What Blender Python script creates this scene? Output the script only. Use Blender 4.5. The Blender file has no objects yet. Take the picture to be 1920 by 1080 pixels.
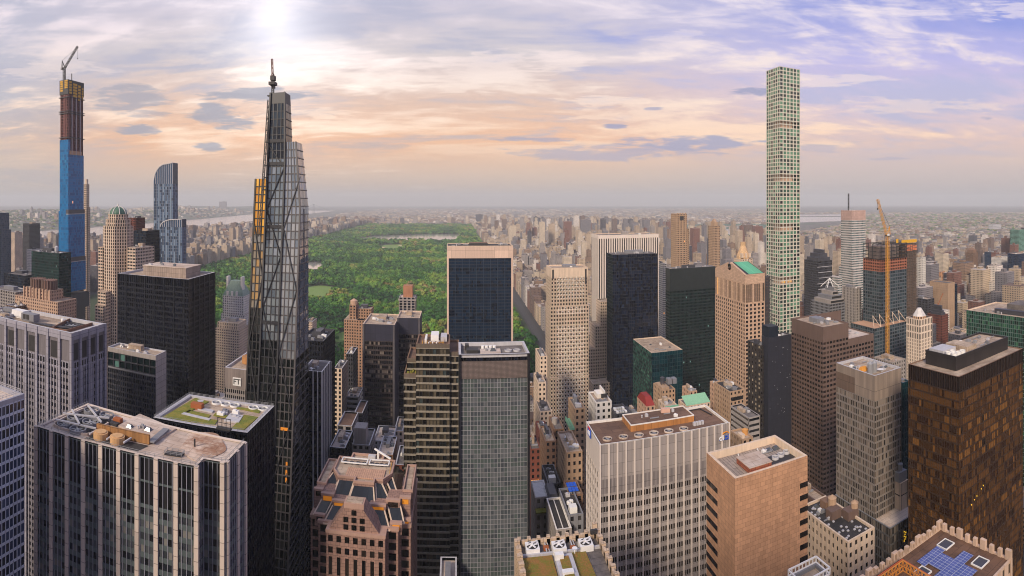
import bpy, math, random
import numpy as np
from mathutils import Vector, noise as mnoise

D = bpy.data
SC = bpy.context.scene
COL = SC.collection
random.seed(7)
RNG = np.random.default_rng(11)

# ---------------------------------------------------------------- camera
# x = crosstown east, y = uptown, z = up, metres; the viewing deck is 260 m up
F, X0, Y0, EYE = 1020.0, 855.0, 376.0, 260.0       # panorama scale (px per radian), uptown bearing, eye level
cam = D.cameras.new('camera')
cam.type = 'PANO'
cam.clip_start = 0.5
cam.clip_end = 120000
for holder in (cam, getattr(cam, 'cycles', None)):
    if holder is None:
        continue
    try:
        holder.panorama_type = 'CENTRAL_CYLINDRICAL'
        holder.central_cylindrical_range_u_min = -960 / F
        holder.central_cylindrical_range_u_max = 960 / F
        holder.central_cylindrical_range_v_min = -(1080 - Y0) / F
        holder.central_cylindrical_range_v_max = Y0 / F
        holder.central_cylindrical_radius = 1.0
    except (AttributeError, TypeError):
        pass
camo = D.objects.new('camera', cam)
COL.objects.link(camo)
camo.location = (0, 0, EYE)
camo.rotation_euler = (math.pi / 2, 0, -(960 - X0) / F)
SC.camera = camo

# ---------------------------------------------------------------- exposure
SC.view_settings.view_transform = 'Standard'
SC.view_settings.look = 'None'
SC.view_settings.exposure = 0.2
SC.view_settings.gamma = 1.0
SC.view_settings.use_curve_mapping = False
SC.render.engine = 'CYCLES'
SC.cycles.use_denoising = True
SC.cycles.filter_width = 1.05
SC.cycles.max_bounces = 5
SC.cycles.diffuse_bounces = 3
SC.cycles.glossy_bounces = 3
SC.cycles.transmission_bounces = 2
SC.cycles.volume_bounces = 0
SC.cycles.sample_clamp_indirect = 4.0


def lin(c):
    c = c / 255.0
    return c / 12.92 if c <= 0.04045 else ((c + 0.055) / 1.055) ** 2.4


def rgb(r, g, b, a=1.0):
    return (lin(r), lin(g), lin(b), a)


# ---------------------------------------------------------------- node helper
class NT:
    def __init__(self, tree):
        self.t = tree
        self.n = tree.nodes
        self.l = tree.links

    def add(self, typ, **kw):
        nd = self.n.new(typ)
        for k, v in kw.items():
            setattr(nd, k, v)
        return nd

    def put(self, sock, v):
        if isinstance(v, bpy.types.NodeSocket):
            self.l.new(v, sock)
        elif v is not None:
            sock.default_value = v

    def math(self, op, a, b=None, c=None, clamp=False):
        nd = self.add('ShaderNodeMath', operation=op, use_clamp=clamp)
        for i, v in enumerate((a, b, c)):
            if v is not None:
                self.put(nd.inputs[i], v)
        return nd.outputs[0]

    def mix(self, f, a, b, blend='MIX'):
        nd = self.add('ShaderNodeMix', data_type='RGBA', blend_type=blend)
        self.put(nd.inputs[0], f)
        self.put(nd.inputs[6], a)
        self.put(nd.inputs[7], b)
        return nd.outputs[2]

    def ramp(self, f, stops, interp='LINEAR'):
        nd = self.add('ShaderNodeValToRGB')
        cr = nd.color_ramp
        cr.interpolation = interp
        while len(cr.elements) > 1:
            cr.elements.remove(cr.elements[-1])
        cr.elements[0].position, cr.elements[0].color = stops[0]
        for p, c in stops[1:]:
            cr.elements.new(p).color = c
        self.put(nd.inputs[0], f)
        return nd.outputs[0]

    def smooth(self, v, lo, hi):
        nd = self.add('ShaderNodeMapRange', interpolation_type='SMOOTHSTEP')
        self.put(nd.inputs[0], v)
        nd.inputs[1].default_value = lo
        nd.inputs[2].default_value = hi
        return nd.outputs[0]

    def noise(self, vec, scale, detail=4.0, rough=0.55, dist=0.0):
        nd = self.add('ShaderNodeTexNoise')
        self.put(nd.inputs['Vector'], vec)
        nd.inputs['Scale'].default_value = scale
        nd.inputs['Detail'].default_value = detail
        nd.inputs['Roughness'].default_value = rough
        nd.inputs['Distortion'].default_value = dist
        return nd.outputs['Fac']

    def comb(self, x, y, z):
        nd = self.add('ShaderNodeCombineXYZ')
        for i, v in enumerate((x, y, z)):
            self.put(nd.inputs[i], v)
        return nd.outputs[0]

    def sep(self, v):
        nd = self.add('ShaderNodeSeparateXYZ')
        self.put(nd.inputs[0], v)
        return nd.outputs


# ---------------------------------------------------------------- sky
SUN_AZ, SUN_EL = math.radians(-147), math.radians(32)     # late light from the south-west, behind the deck
SKY_GAIN = 1.0
world = D.worlds.new('World')
SC.world = world
world.use_nodes = True
w = NT(world.node_tree)
w.n.clear()
tc = w.add('ShaderNodeTexCoord').outputs['Generated']
nrm = w.add('ShaderNodeVectorMath', operation='NORMALIZE')
w.put(nrm.inputs[0], tc)
sx, sy, sz = w.sep(nrm.outputs[0])
hyp = w.math('SQRT', w.math('ADD', w.math('MULTIPLY', sx, sx), w.math('MULTIPLY', sy, sy)))
A = w.math('ARCTAN2', sx, sy)                       # bearing from uptown, radians
T = w.math('DIVIDE', sz, w.math('MAXIMUM', hyp, 0.02))   # tangent of the elevation


def sa(px):
    return (px - X0) / F


def st(py):
    return (Y0 - py) / F


def tstops(lst):
    return [(min(1.0, max(0.0, st(y) + 0.05)), rgb(*c)) for y, c in lst]


Tr = w.math('ADD', T, 0.05, clamp=True)
warm = w.ramp(Tr, tstops([(420, (168, 160, 158)), (374, (180, 167, 161)), (330, (212, 182, 162)), (262, (242, 186, 144)), (200, (228, 190, 166)), (100, (216, 204, 204)), (0, (208, 200, 214)), (-500, (180, 184, 210))]))
cool = w.ramp(Tr, tstops([(420, (162, 160, 166)), (374, (174, 167, 170)), (335, (194, 176, 174)), (262, (220, 188, 180)), (190, (214, 194, 208)), (110, (186, 180, 226)), (30, (152, 158, 220)), (-300, (112, 130, 200))]))
left = w.ramp(Tr, tstops([(420, (166, 164, 164)), (374, (178, 170, 167)), (340, (196, 180, 172)), (262, (214, 188, 172)), (190, (190, 186, 194)), (60, (192, 190, 206)), (-300, (160, 168, 196))]))
base = w.mix(w.smooth(A, sa(950), sa(1650)), warm, cool)
base = w.mix(w.smooth(A, sa(330), sa(-40)), base, left)
# cloud sheet: noise on a plane overhead, so that streaks tighten toward the horizon
den = w.math('ADD', w.math('MAXIMUM', sz, 0.0), 0.07)
cpv = w.comb(w.math('DIVIDE', sx, den), w.math('MULTIPLY', w.math('DIVIDE', sy, den), 1.25), 3.7)
n_big = w.noise(cpv, 0.55, 9.0, 0.56, 0.35)
n_fine = w.noise(w.comb(w.math('DIVIDE', sx, den), w.math('MULTIPLY', w.math('DIVIDE', sy, den), 1.9), 9.1), 1.7, 8.0, 0.6, 0.5)
n_strk = w.noise(w.comb(w.math('MULTIPLY', A, 2.0), w.math('MULTIPLY', T, 15.0), 1.3), 1.6, 7.0, 0.55, 0.6)
nn = w.math('ADD', w.math('MULTIPLY', n_big, 0.5), w.math('ADD', w.math('MULTIPLY', n_fine, 0.22), w.math('MULTIPLY', n_strk, 0.28)))
band = w.math('MULTIPLY', w.smooth(T, 0.05, 0.13), 1.0)
hi = w.math('MULTIPLY', w.smooth(nn, 0.49, 0.57), band)
lo = w.math('MULTIPLY', w.smooth(nn, 0.50, 0.41), band)
litc = w.ramp(Tr, tstops([(420, (214, 190, 172)), (250, (255, 216, 184)), (160, (250, 228, 214)), (40, (240, 226, 232)), (-400, (214, 214, 232))]))
shade_l = w.ramp(Tr, tstops([(420, (176, 168, 172)), (260, (196, 176, 174)), (150, (186, 182, 196)), (-100, (180, 182, 208))]))
shade_r = w.ramp(Tr, tstops([(420, (176, 168, 176)), (260, (186, 178, 198)), (150, (184, 182, 216)), (40, (138, 150, 220)), (-100, (100, 122, 214))]))
shade = w.mix(w.smooth(A, sa(900), sa(1300)), shade_l, shade_r)
skyc = w.mix(w.math('MULTIPLY', hi, 0.95), base, litc)
skyc = w.mix(w.math('MULTIPLY', lo, 0.95), skyc, shade)
# dark lens clouds: bearing, height, half width, half height, weight
wob = w.math('SUBTRACT', w.noise(w.comb(w.math('MULTIPLY', A, 9.0), w.math('MULTIPLY', T, 46.0), 0.0), 1.3, 6.0, 0.6, 0.4), 0.5)
wob2 = w.math('SUBTRACT', w.noise(w.comb(w.math('MULTIPLY', A, 22.0), w.math('MULTIPLY', T, 150.0), 5.0), 1.3, 4.0, 0.6, 0.3), 0.5)
def lenses(lst, k1, k2):
    out = None
    for px, py, rx, ry, wt in lst:
        ex = w.math('DIVIDE', w.math('SUBTRACT', A, sa(px)), rx / F)
        ey = w.math('DIVIDE', w.math('SUBTRACT', T, st(py)), ry / F)
        e = w.math('SUBTRACT', 1.0, w.math('ADD', w.math('MULTIPLY', ex, ex), w.math('MULTIPLY', ey, ey)))
        e = w.math('ADD', e, w.math('ADD', w.math('MULTIPLY', wob, k1), w.math('MULTIPLY', wob2, k2)))
        e = w.math('MULTIPLY', w.smooth(e, 0.0, 0.9), wt)
        out = e if out is None else w.math('MAXIMUM', out, e)
    return out


lit = lenses(((900, 130, 130, 34, .8), (1010, 112, 110, 22, .7), (870, 165, 60, 14, .8), (1130, 190, 100, 14, .9), (1200, 215, 150, 20, .8), (1270, 70, 60, 16, .5), (560, 215, 120, 14, .9), (420, 245, 90, 12, .8), (90, 130, 120, 22, .5), (620, 150, 110, 22, .7), (760, 245, 140, 12, .5), (1560, 150, 120, 14, .6), (1700, 200, 160, 16, .5), (1880, 20, 70, 20, .7)), 5.5, 2.6)
skyc = w.mix(w.math('MULTIPLY', lit, 0.8), skyc, litc)
dark = lenses(((245, 185, 80, 30, .85), (262, 213, 52, 10, .7), (255, 243, 40, 15, 1), (480, 178, 110, 20, 1), (415, 218, 62, 34, 1), (395, 277, 34, 10, 1),
                           (1290, 268, 170, 15, 1), (1130, 288, 200, 16, .75), (1000, 262, 90, 6, .8), (1410, 173, 50, 8, 1), (1158, 236, 28, 6, 1), (1225, 204, 22, 4, .8),
                           (1540, 278, 60, 9, .6), (1600, 267, 60, 5, .5), (1850, 221, 16, 4, .8), (700, 275, 80, 8, .45), (1660, 298, 60, 4, .5), (60, 330, 120, 22, .4), (90, 225, 110, 40, .3)), 4.2, 1.6)
darkc = w.mix(w.smooth(A, sa(700), sa(1200)), rgb(160, 160, 174), rgb(152, 152, 184))
skyc = w.mix(w.math('MULTIPLY', dark, 0.88), skyc, darkc)
# the veiled sun's bright patch
gx = w.math('DIVIDE', w.math('SUBTRACT', A, sa(520)), 100 / F)
gy = w.math('DIVIDE', w.math('SUBTRACT', T, st(55)), 130 / F)
gd = w.math('ADD', w.math('MULTIPLY', gx, gx), w.math('MULTIPLY', gy, gy))
rag = w.math('ADD', w.math('MULTIPLY', w.math('SUBTRACT', n_fine, 0.5), 3.0), w.math('MULTIPLY', w.math('SUBTRACT', n_big, 0.5), 4.0))
gd = w.math('POWER', w.math('MULTIPLY', gd, w.math('MAXIMUM', w.math('SUBTRACT', 1.0, rag), 0.25)), 0.75)
glow = w.math('POWER', 2.718, w.math('MULTIPLY', gd, -1.0))
glow = w.math('MULTIPLY', glow, w.math('SUBTRACT', 1.0, w.math('MULTIPLY', dark, 0.6)))
glow = w.math('MULTIPLY', glow, .5)
skyc = w.mix(1.0, skyc, w.comb(glow, w.math('MULTIPLY', glow, .97), w.math('MULTIPLY', glow, .92)), 'ADD')
bg_cloud = w.add('ShaderNodeBackground')
w.put(bg_cloud.inputs[0], skyc)
bg_cloud.inputs[1].default_value = SKY_GAIN
sky = w.add('ShaderNodeTexSky')
sky.sky_type = 'NISHITA'
sky.sun_disc = False
sky.sun_elevation = SUN_EL
sky.sun_rotation = SUN_AZ
bg_air = w.add('ShaderNodeBackground')
w.put(bg_air.inputs[0], sky.outputs[0])
bg_air.inputs[1].default_value = 0.09
msh = w.add('ShaderNodeMixShader')
msh.inputs[0].default_value = 0.9                     # cloud cover
w.l.new(bg_air.outputs[0], msh.inputs[1])
w.l.new(bg_cloud.outputs[0], msh.inputs[2])
wo = w.add('ShaderNodeOutputWorld')
w.l.new(msh.outputs[0], wo.inputs[0])

# ---------------------------------------------------------------- sun
sun = D.lights.new('sun', 'SUN')
sun.energy = 3.5
sun.angle = math.radians(12)
sun.color = (1.0, 0.84, 0.67)
suno = D.objects.new('sun', sun)
COL.objects.link(suno)
sd_ = Vector((math.sin(SUN_AZ) * math.cos(SUN_EL), math.cos(SUN_AZ) * math.cos(SUN_EL), math.sin(SUN_EL)))
suno.rotation_euler = sd_.to_track_quat('Z', 'Y').to_euler()
suno.location = (0, 0, 900)

# ---------------------------------------------------------------- materials
def new_mat(name):
    m = D.materials.new(name)
    m.use_nodes = True
    m.node_tree.nodes.clear()
    t = NT(m.node_tree)
    out = t.add('ShaderNodeOutputMaterial')
    p = t.add('ShaderNodeBsdfPrincipled')
    t.l.new(p.outputs[0], out.inputs[0])
    return m, t, p


def wall(name, c, rough=0.8, var=0.18, streak=0.25, joint=None, metal=0.0, scale=0.06):
    """Masonry, concrete or metal cladding: tone drift, run-off streaks, optional panel joints in metres (w, h)."""
    m, t, p = new_mat(name)
    pos = t.add('ShaderNodeNewGeometry').outputs['Position']
    s = t.sep(pos)
    n1 = t.noise(pos, scale, 6.0, 0.6)
    n2 = t.noise(t.comb(s[0], s[1], t.math('MULTIPLY', s[2], 0.08)), 0.9, 4.0, 0.6)
    f = t.math('ADD', t.math('MULTIPLY', t.math('SUBTRACT', n1, 0.5), var * 3.3), t.math('MULTIPLY', t.math('SUBTRACT', n2, 0.5), streak * 3.0))
    f = t.math('ADD', f, 1.0)
    col = rgb(*c)
    if joint:
        uv = t.add('ShaderNodeUVMap').outputs[0]
        b = t.add('ShaderNodeTexBrick')
        b.offset = 0.5 if len(joint) > 2 and joint[2] else 0.0
        b.squash = 1.0
        t.put(b.inputs['Vector'], uv)
        b.inputs['Scale'].default_value = 1.0
        b.inputs['Mortar Size'].default_value = joint[3] if len(joint) > 3 else 0.06
        b.inputs['Mortar Smooth'].default_value = 0.2
        b.inputs['Brick Width'].default_value = joint[0]
        b.inputs['Row Height'].default_value = joint[1]
        b.inputs['Color1'].default_value = tuple(x * 1.09 for x in col[:3]) + (1,)
        b.inputs['Color2'].default_value = tuple(x * 0.86 for x in col[:3]) + (1,)
        b.inputs['Mortar'].default_value = tuple(x * 0.4 for x in col[:3]) + (1,)
        base = b.outputs['Color']
    else:
        base = col
    v = t.add('ShaderNodeVectorMath', operation='SCALE')
    t.put(v.inputs[0], base if joint else col[:3])
    t.put(v.inputs['Scale'], f)
    t.put(p.inputs['Base Color'], v.outputs[0])
    p.inputs['Roughness'].default_value = rough
    p.inputs['Metallic'].default_value = metal
    return m


def glass(name, stops, lit=0.01, litc=(255, 176, 70), rough=0.06, spec=0.5, metal=0.0, wave=0.0, power=1.2):
    """Window panes: every pane carries its own random number, which picks its tint; a few rooms have their lamps on."""
    m, t, p = new_mat(name)
    at = t.add('ShaderNodeAttribute', attribute_name='rnd').outputs['Fac']
    k = len(stops)
    c = t.ramp(at, [(0.96 * i / k, rgb(*s)) for i, s in enumerate(stops)], 'CONSTANT' if k > 3 else 'LINEAR')
    t.put(p.inputs['Base Color'], c)
    p.inputs['Roughness'].default_value = rough
    p.inputs['Specular IOR Level'].default_value = spec
    p.inputs['Metallic'].default_value = metal
    if lit > 0:
        on = t.math('GREATER_THAN', at, 1.0 - lit)
        p.inputs['Emission Color'].default_value = rgb(*litc)
        t.put(p.inputs['Emission Strength'], t.math('MULTIPLY', on, power))
    # every pane sits at a slightly different tilt, so reflections break up from pane to pane
    wn = t.add('ShaderNodeTexWhiteNoise', noise_dimensions='1D')
    t.put(wn.inputs['W'], t.math('MULTIPLY', at, 977.0))
    geo = t.add('ShaderNodeNewGeometry')
    a, b, c = (t.add('ShaderNodeVectorMath', operation=k) for k in ('SUBTRACT', 'SCALE', 'ADD'))
    t.put(a.inputs[0], wn.outputs['Color'])
    a.inputs[1].default_value = (.5, .5, .5)
    t.put(b.inputs[0], a.outputs[0])
    b.inputs['Scale'].default_value = .07
    t.put(c.inputs[0], b.outputs[0])
    t.put(c.inputs[1], geo.outputs['Normal'])
    t.put(p.inputs['Normal'], c.outputs[0])
    if wave > 0:
        pos = geo.outputs['Position']
        b = t.add('ShaderNodeBump')
        b.inputs['Strength'].default_value = wave
        b.inputs['Distance'].default_value = 0.4
        t.put(b.inputs['Height'], t.noise(pos, 0.35, 2.0, 0.5))
        t.put(b.inputs['Normal'], c.outputs[0])
        t.put(p.inputs['Normal'], b.outputs[0])
    return m


def roofing(name, c, c2, scale=0.12, rough=0.9):
    """Flat roof surfacing with patches, ponding stains and grit."""
    m, t, p = new_mat(name)
    pos = t.add('ShaderNodeNewGeometry').outputs['Position']
    n = t.noise(pos, scale, 8.0, 0.65, 0.6)
    n2 = t.noise(pos, scale * 9, 5.0, 0.7)
    f = t.smooth(t.math('ADD', t.math('MULTIPLY', n, 0.75), t.math('MULTIPLY', n2, 0.25)), 0.40, 0.62)
    b = t.add('ShaderNodeTexBrick')               # membrane seams
    t.put(b.inputs['Vector'], t.add('ShaderNodeUVMap').outputs[0])
    for k, v in (('Scale', 1.0), ('Mortar Size', .09), ('Brick Width', 7.0), ('Row Height', 2.6)):
        b.inputs[k].default_value = v
    b.inputs['Color1'].default_value = (1, 1, 1, 1)
    b.inputs['Color2'].default_value = (.84, .84, .84, 1)
    b.inputs['Mortar'].default_value = (.55, .55, .55, 1)
    spot = t.smooth(t.noise(pos, scale * 2.6, 5.0, .75, 1.2), .6, .7)
    base = t.mix(1.0, t.mix(f, rgb(*c), rgb(*c2)), b.outputs[0], 'MULTIPLY')
    t.put(p.inputs['Base Color'], t.mix(t.math('MULTIPLY', spot, .55), base, rgb(*(v * .55 for v in c2))))
    p.inputs['Roughness'].default_value = rough
    return m


def plain(name, c, rough=0.6, metal=0.0, emit=0.0):
    m, t, p = new_mat(name)
    pos = t.add('ShaderNodeNewGeometry').outputs['Position']
    n = t.noise(pos, 0.5, 4.0, 0.6)
    v = t.add('ShaderNodeVectorMath', operation='SCALE')
    v.inputs[0].default_value = rgb(*c)[:3]
    t.put(v.inputs['Scale'], t.math('ADD', 0.8, t.math('MULTIPLY', n, 0.4)))
    t.put(p.inputs['Base Color'], v.outputs[0])
    p.inputs['Roughness'].default_value = rough
    p.inputs['Metallic'].default_value = metal
    if emit:
        p.inputs['Emission Color'].default_value = rgb(*c)
        p.inputs['Emission Strength'].default_value = emit
    return m


# ---------------------------------------------------------------- mesh collector
class MB:
    def __init__(self):
        self.v, self.f, self.r = [], [], []

    def poly(self, pts, rnd=0.5):
        k = len(self.v)
        self.v.extend(tuple(p) for p in pts)
        self.f.append(tuple(range(k, k + len(pts))))
        self.r.append(rnd)

    def box(self, x0, x1, y0, y1, z0, z1, bottom=False, rnd=0.5):
        k = len(self.v)
        self.v.extend(((x0, y0, z0), (x1, y0, z0), (x1, y1, z0), (x0, y1, z0), (x0, y0, z1), (x1, y0, z1), (x1, y1, z1), (x0, y1, z1)))
        fs = [(0, 1, 5, 4), (1, 2, 6, 5), (2, 3, 7, 6), (3, 0, 4, 7), (4, 5, 6, 7)]
        if bottom:
            fs.append((3, 2, 1, 0))
        self.f.extend(tuple(k + i for i in q) for q in fs)
        self.r.extend([rnd] * len(fs))

    def prism(self, pts, z0, z1, top=True, bottom=False, rnd=0.5):
        n = len(pts)
        for i in range(n):
            a, b = pts[i], pts[(i + 1) % n]
            self.poly(((a[0], a[1], z0), (b[0], b[1], z0), (b[0], b[1], z1), (a[0], a[1], z1)), rnd)
        if top:
            self.poly([(p[0], p[1], z1) for p in pts], rnd)
        if bottom:
            self.poly([(p[0], p[1], z0) for p in reversed(pts)], rnd)

    def frustum(self, lo, hi, z0, z1, top=True, rnd=0.5):
        n = len(lo)
        for i in range(n):
            j = (i + 1) % n
            self.poly(((*lo[i], z0), (*lo[j], z0), (*hi[j], z1), (*hi[i], z1)), rnd)
        if top:
            self.poly([(*p, z1) for p in hi], rnd)

    def cyl(self, x, y, r0, z0, z1, n=16, r1=None, top=True):
        r1 = r0 if r1 is None else r1
        lo = [(x + r0 * math.cos(2 * math.pi * i / n), y + r0 * math.sin(2 * math.pi * i / n)) for i in range(n)]
        hi = [(x + r1 * math.cos(2 * math.pi * i / n), y + r1 * math.sin(2 * math.pi * i / n)) for i in range(n)]
        self.frustum(lo, hi, z0, z1, top)

    def ring(self, x, y, r, rin, z0, z1, n=20):
        for i in range(n):
            a, b = 2 * math.pi * i / n, 2 * math.pi * (i + 1) / n
            ca, sa_, cb, sb = math.cos(a), math.sin(a), math.cos(b), math.sin(b)
            self.poly(((x + r * ca, y + r * sa_, z0), (x + r * cb, y + r * sb, z0), (x + r * cb, y + r * sb, z1), (x + r * ca, y + r * sa_, z1)))
            self.poly(((x + rin * cb, y + rin * sb, z0), (x + rin * ca, y + rin * sa_, z0), (x + rin * ca, y + rin * sa_, z1), (x + rin * cb, y + rin * sb, z1)))
            self.poly(((x + r * ca, y + r * sa_, z1), (x + r * cb, y + r * sb, z1), (x + rin * cb, y + rin * sb, z1), (x + rin * ca, y + rin * sa_, z1)))

    def bar(self, a, b, w=0.3, h=None):
        a, b = Vector(a), Vector(b)
        d = b - a
        if d.length < 1e-6:
            return
        d.normalize()
        up = Vector((0, 0, 1)) if abs(d.z) < 0.95 else Vector((1, 0, 0))
        s = d.cross(up).normalized() * (w / 2)
        u = s.cross(d).normalized() * ((h or w) / 2)
        k = len(self.v)
        for p in (a, b):
            for q in (-s - u, s - u, s + u, -s + u):
                self.v.append(tuple(p + q))
        fs = [(0, 1, 5, 4), (1, 2, 6, 5), (2, 3, 7, 6), (3, 0, 4, 7), (3, 2, 1, 0), (4, 5, 6, 7)]
        self.f.extend(tuple(k + i for i in q) for q in fs)
        self.r.extend([0.5] * 6)

    def mesh(self, name, mat, off=(0, 0, 0), uv=True):
        me = D.meshes.new(name)
        V = np.array(self.v, dtype=np.float64) - np.array(off)
        nf = len(self.f)
        tot = np.array([len(q) for q in self.f], dtype=np.int32)
        idx = np.fromiter((i for q in self.f for i in q), dtype=np.int32, count=int(tot.sum()))
        _, first, inv = np.unique(np.round(V * 500).astype(np.int64), axis=0, return_index=True, return_inverse=True)
        V, idx = V[first], inv.ravel()[idx].astype(np.int32)      # faces that meet share their corners
        me.vertices.add(len(V))
        me.vertices.foreach_set('co', V.astype(np.float32).ravel())
        me.loops.add(len(idx))
        me.loops.foreach_set('vertex_index', idx)
        me.polygons.add(nf)
        st_ = np.zeros(nf, dtype=np.int32)
        st_[1:] = np.cumsum(tot)[:-1]
        me.polygons.foreach_set('loop_start', st_)
        me.polygons.foreach_set('use_smooth', np.zeros(nf, dtype=bool))
        me.update(calc_edges=True)
        at = me.attributes.new('rnd', 'FLOAT', 'FACE')
        at.data.foreach_set('value', np.array(self.r, dtype=np.float32))
        if uv:
            nr = np.zeros(nf * 3, dtype=np.float32)
            me.polygons.foreach_get('normal', nr)
            nr = nr.reshape(-1, 3)
            fl = np.repeat(nr, tot, axis=0)
            P = V[idx]
            tl = np.hypot(fl[:, 0], fl[:, 1])
            tl[tl < 1e-6] = 1
            flat = np.abs(fl[:, 2]) > 0.75
            u_ = np.where(flat, P[:, 0], (-fl[:, 1] * P[:, 0] + fl[:, 0] * P[:, 1]) / tl)
            v_ = np.where(flat, P[:, 1], P[:, 2])
            L = me.uv_layers.new(name='UVMap')
            L.data.foreach_set('uv', np.stack([u_, v_], 1).astype(np.float32).ravel())
        if mat is not None:
            me.materials.append(mat)
        return me


ROOT = {}


def link(name, me, parent=None):
    o = D.objects.new(name, me)
    COL.objects.link(o)
    if parent is not None:
        o.parent = parent
        ROOT[o.name] = ROOT.get(parent.name, (0, 0, 0))
    return o


def part(name, mb, mat, parent):
    """One part: its own mesh object under the thing (or under another part)."""
    return link(name, mb.mesh(name, mat, ROOT.get(parent.name, (0, 0, 0))), parent)


def tag(o, label=None, cat=None, group=None, kind=None):
    for k, v in (('label', label), ('category', cat), ('group', group), ('kind', kind)):
        if v:
            o[k] = v
    return o


def thing(name, label, cat, loc, group=None):
    o = D.objects.new(name, None)
    COL.objects.link(o)
    o.location = loc
    o.empty_display_size = 5
    ROOT[o.name] = tuple(loc)
    return tag(o, label, cat, group)


def structure(name, mb, mat):
    return tag(link(name, mb.mesh(name, mat)), kind='structure')


# ---------------------------------------------------------------- where things stand
def az(px):
    return (px - X0) / F


def cx(px, u):
    return u * math.tan(az(px))


def zt(px, py, u):
    return EYE - (py - Y0) / F * u / math.cos(az(px))


def gp(px, py, z):
    """Plan position of a point at height z seen in direction px, py."""
    d = (EYE - z) * F / (py - Y0)
    return (d * math.sin(az(px)), d * math.cos(az(px)))


def plan(xl, xr, y, u0, side=None, depth=None, whole=False):
    """Plan (SW, SE, NE, NW) and height of a block whose south wall runs from xl to xr at u0 and whose near top corner is at height y."""
    c0, c1 = cx(xl, u0), cx(xr, u0)
    if whole and xl >= X0:        # xl..xr spans the near side wall too
        c0 = min(cx(xl, u0 + depth), c1 - max(6, (c1 - c0) * .45))
    elif whole and xr < X0:
        c1 = max(cx(xr, u0 + depth), c0 + max(6, (c1 - c0) * .45))
    if xl >= X0:
        h = zt(xl, y, u0)
        u1 = u0 + depth if depth else c0 / math.tan(az(side))
    else:
        h = zt(xr, y, u0)
        u1 = u0 + depth if depth else c1 / math.tan(az(side))
    return [(c0, u0), (c1, u0), (c1, u1), (c0, u1)], h


def inset(pts, d):
    """Offset a counter-clockwise polygon inward."""
    n = len(pts)
    out = []
    for i in range(n):
        p0, p1, p2 = Vector(pts[i - 1]), Vector(pts[i]), Vector(pts[(i + 1) % n])
        e1, e2 = (p1 - p0).normalized(), (p2 - p1).normalized()
        n1, n2 = Vector((-e1.y, e1.x)), Vector((-e2.y, e2.x))
        b = n1 + n2
        k = d / max(0.25, 0.5 * b.length_squared) if b.length > 1e-6 else d
        out.append(tuple(p1 + b * k))
    return out


HERO_PLANS = []      # (x0, x1, y0, y1) kept free of the filler blocks
HERO_BOX = []


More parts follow.
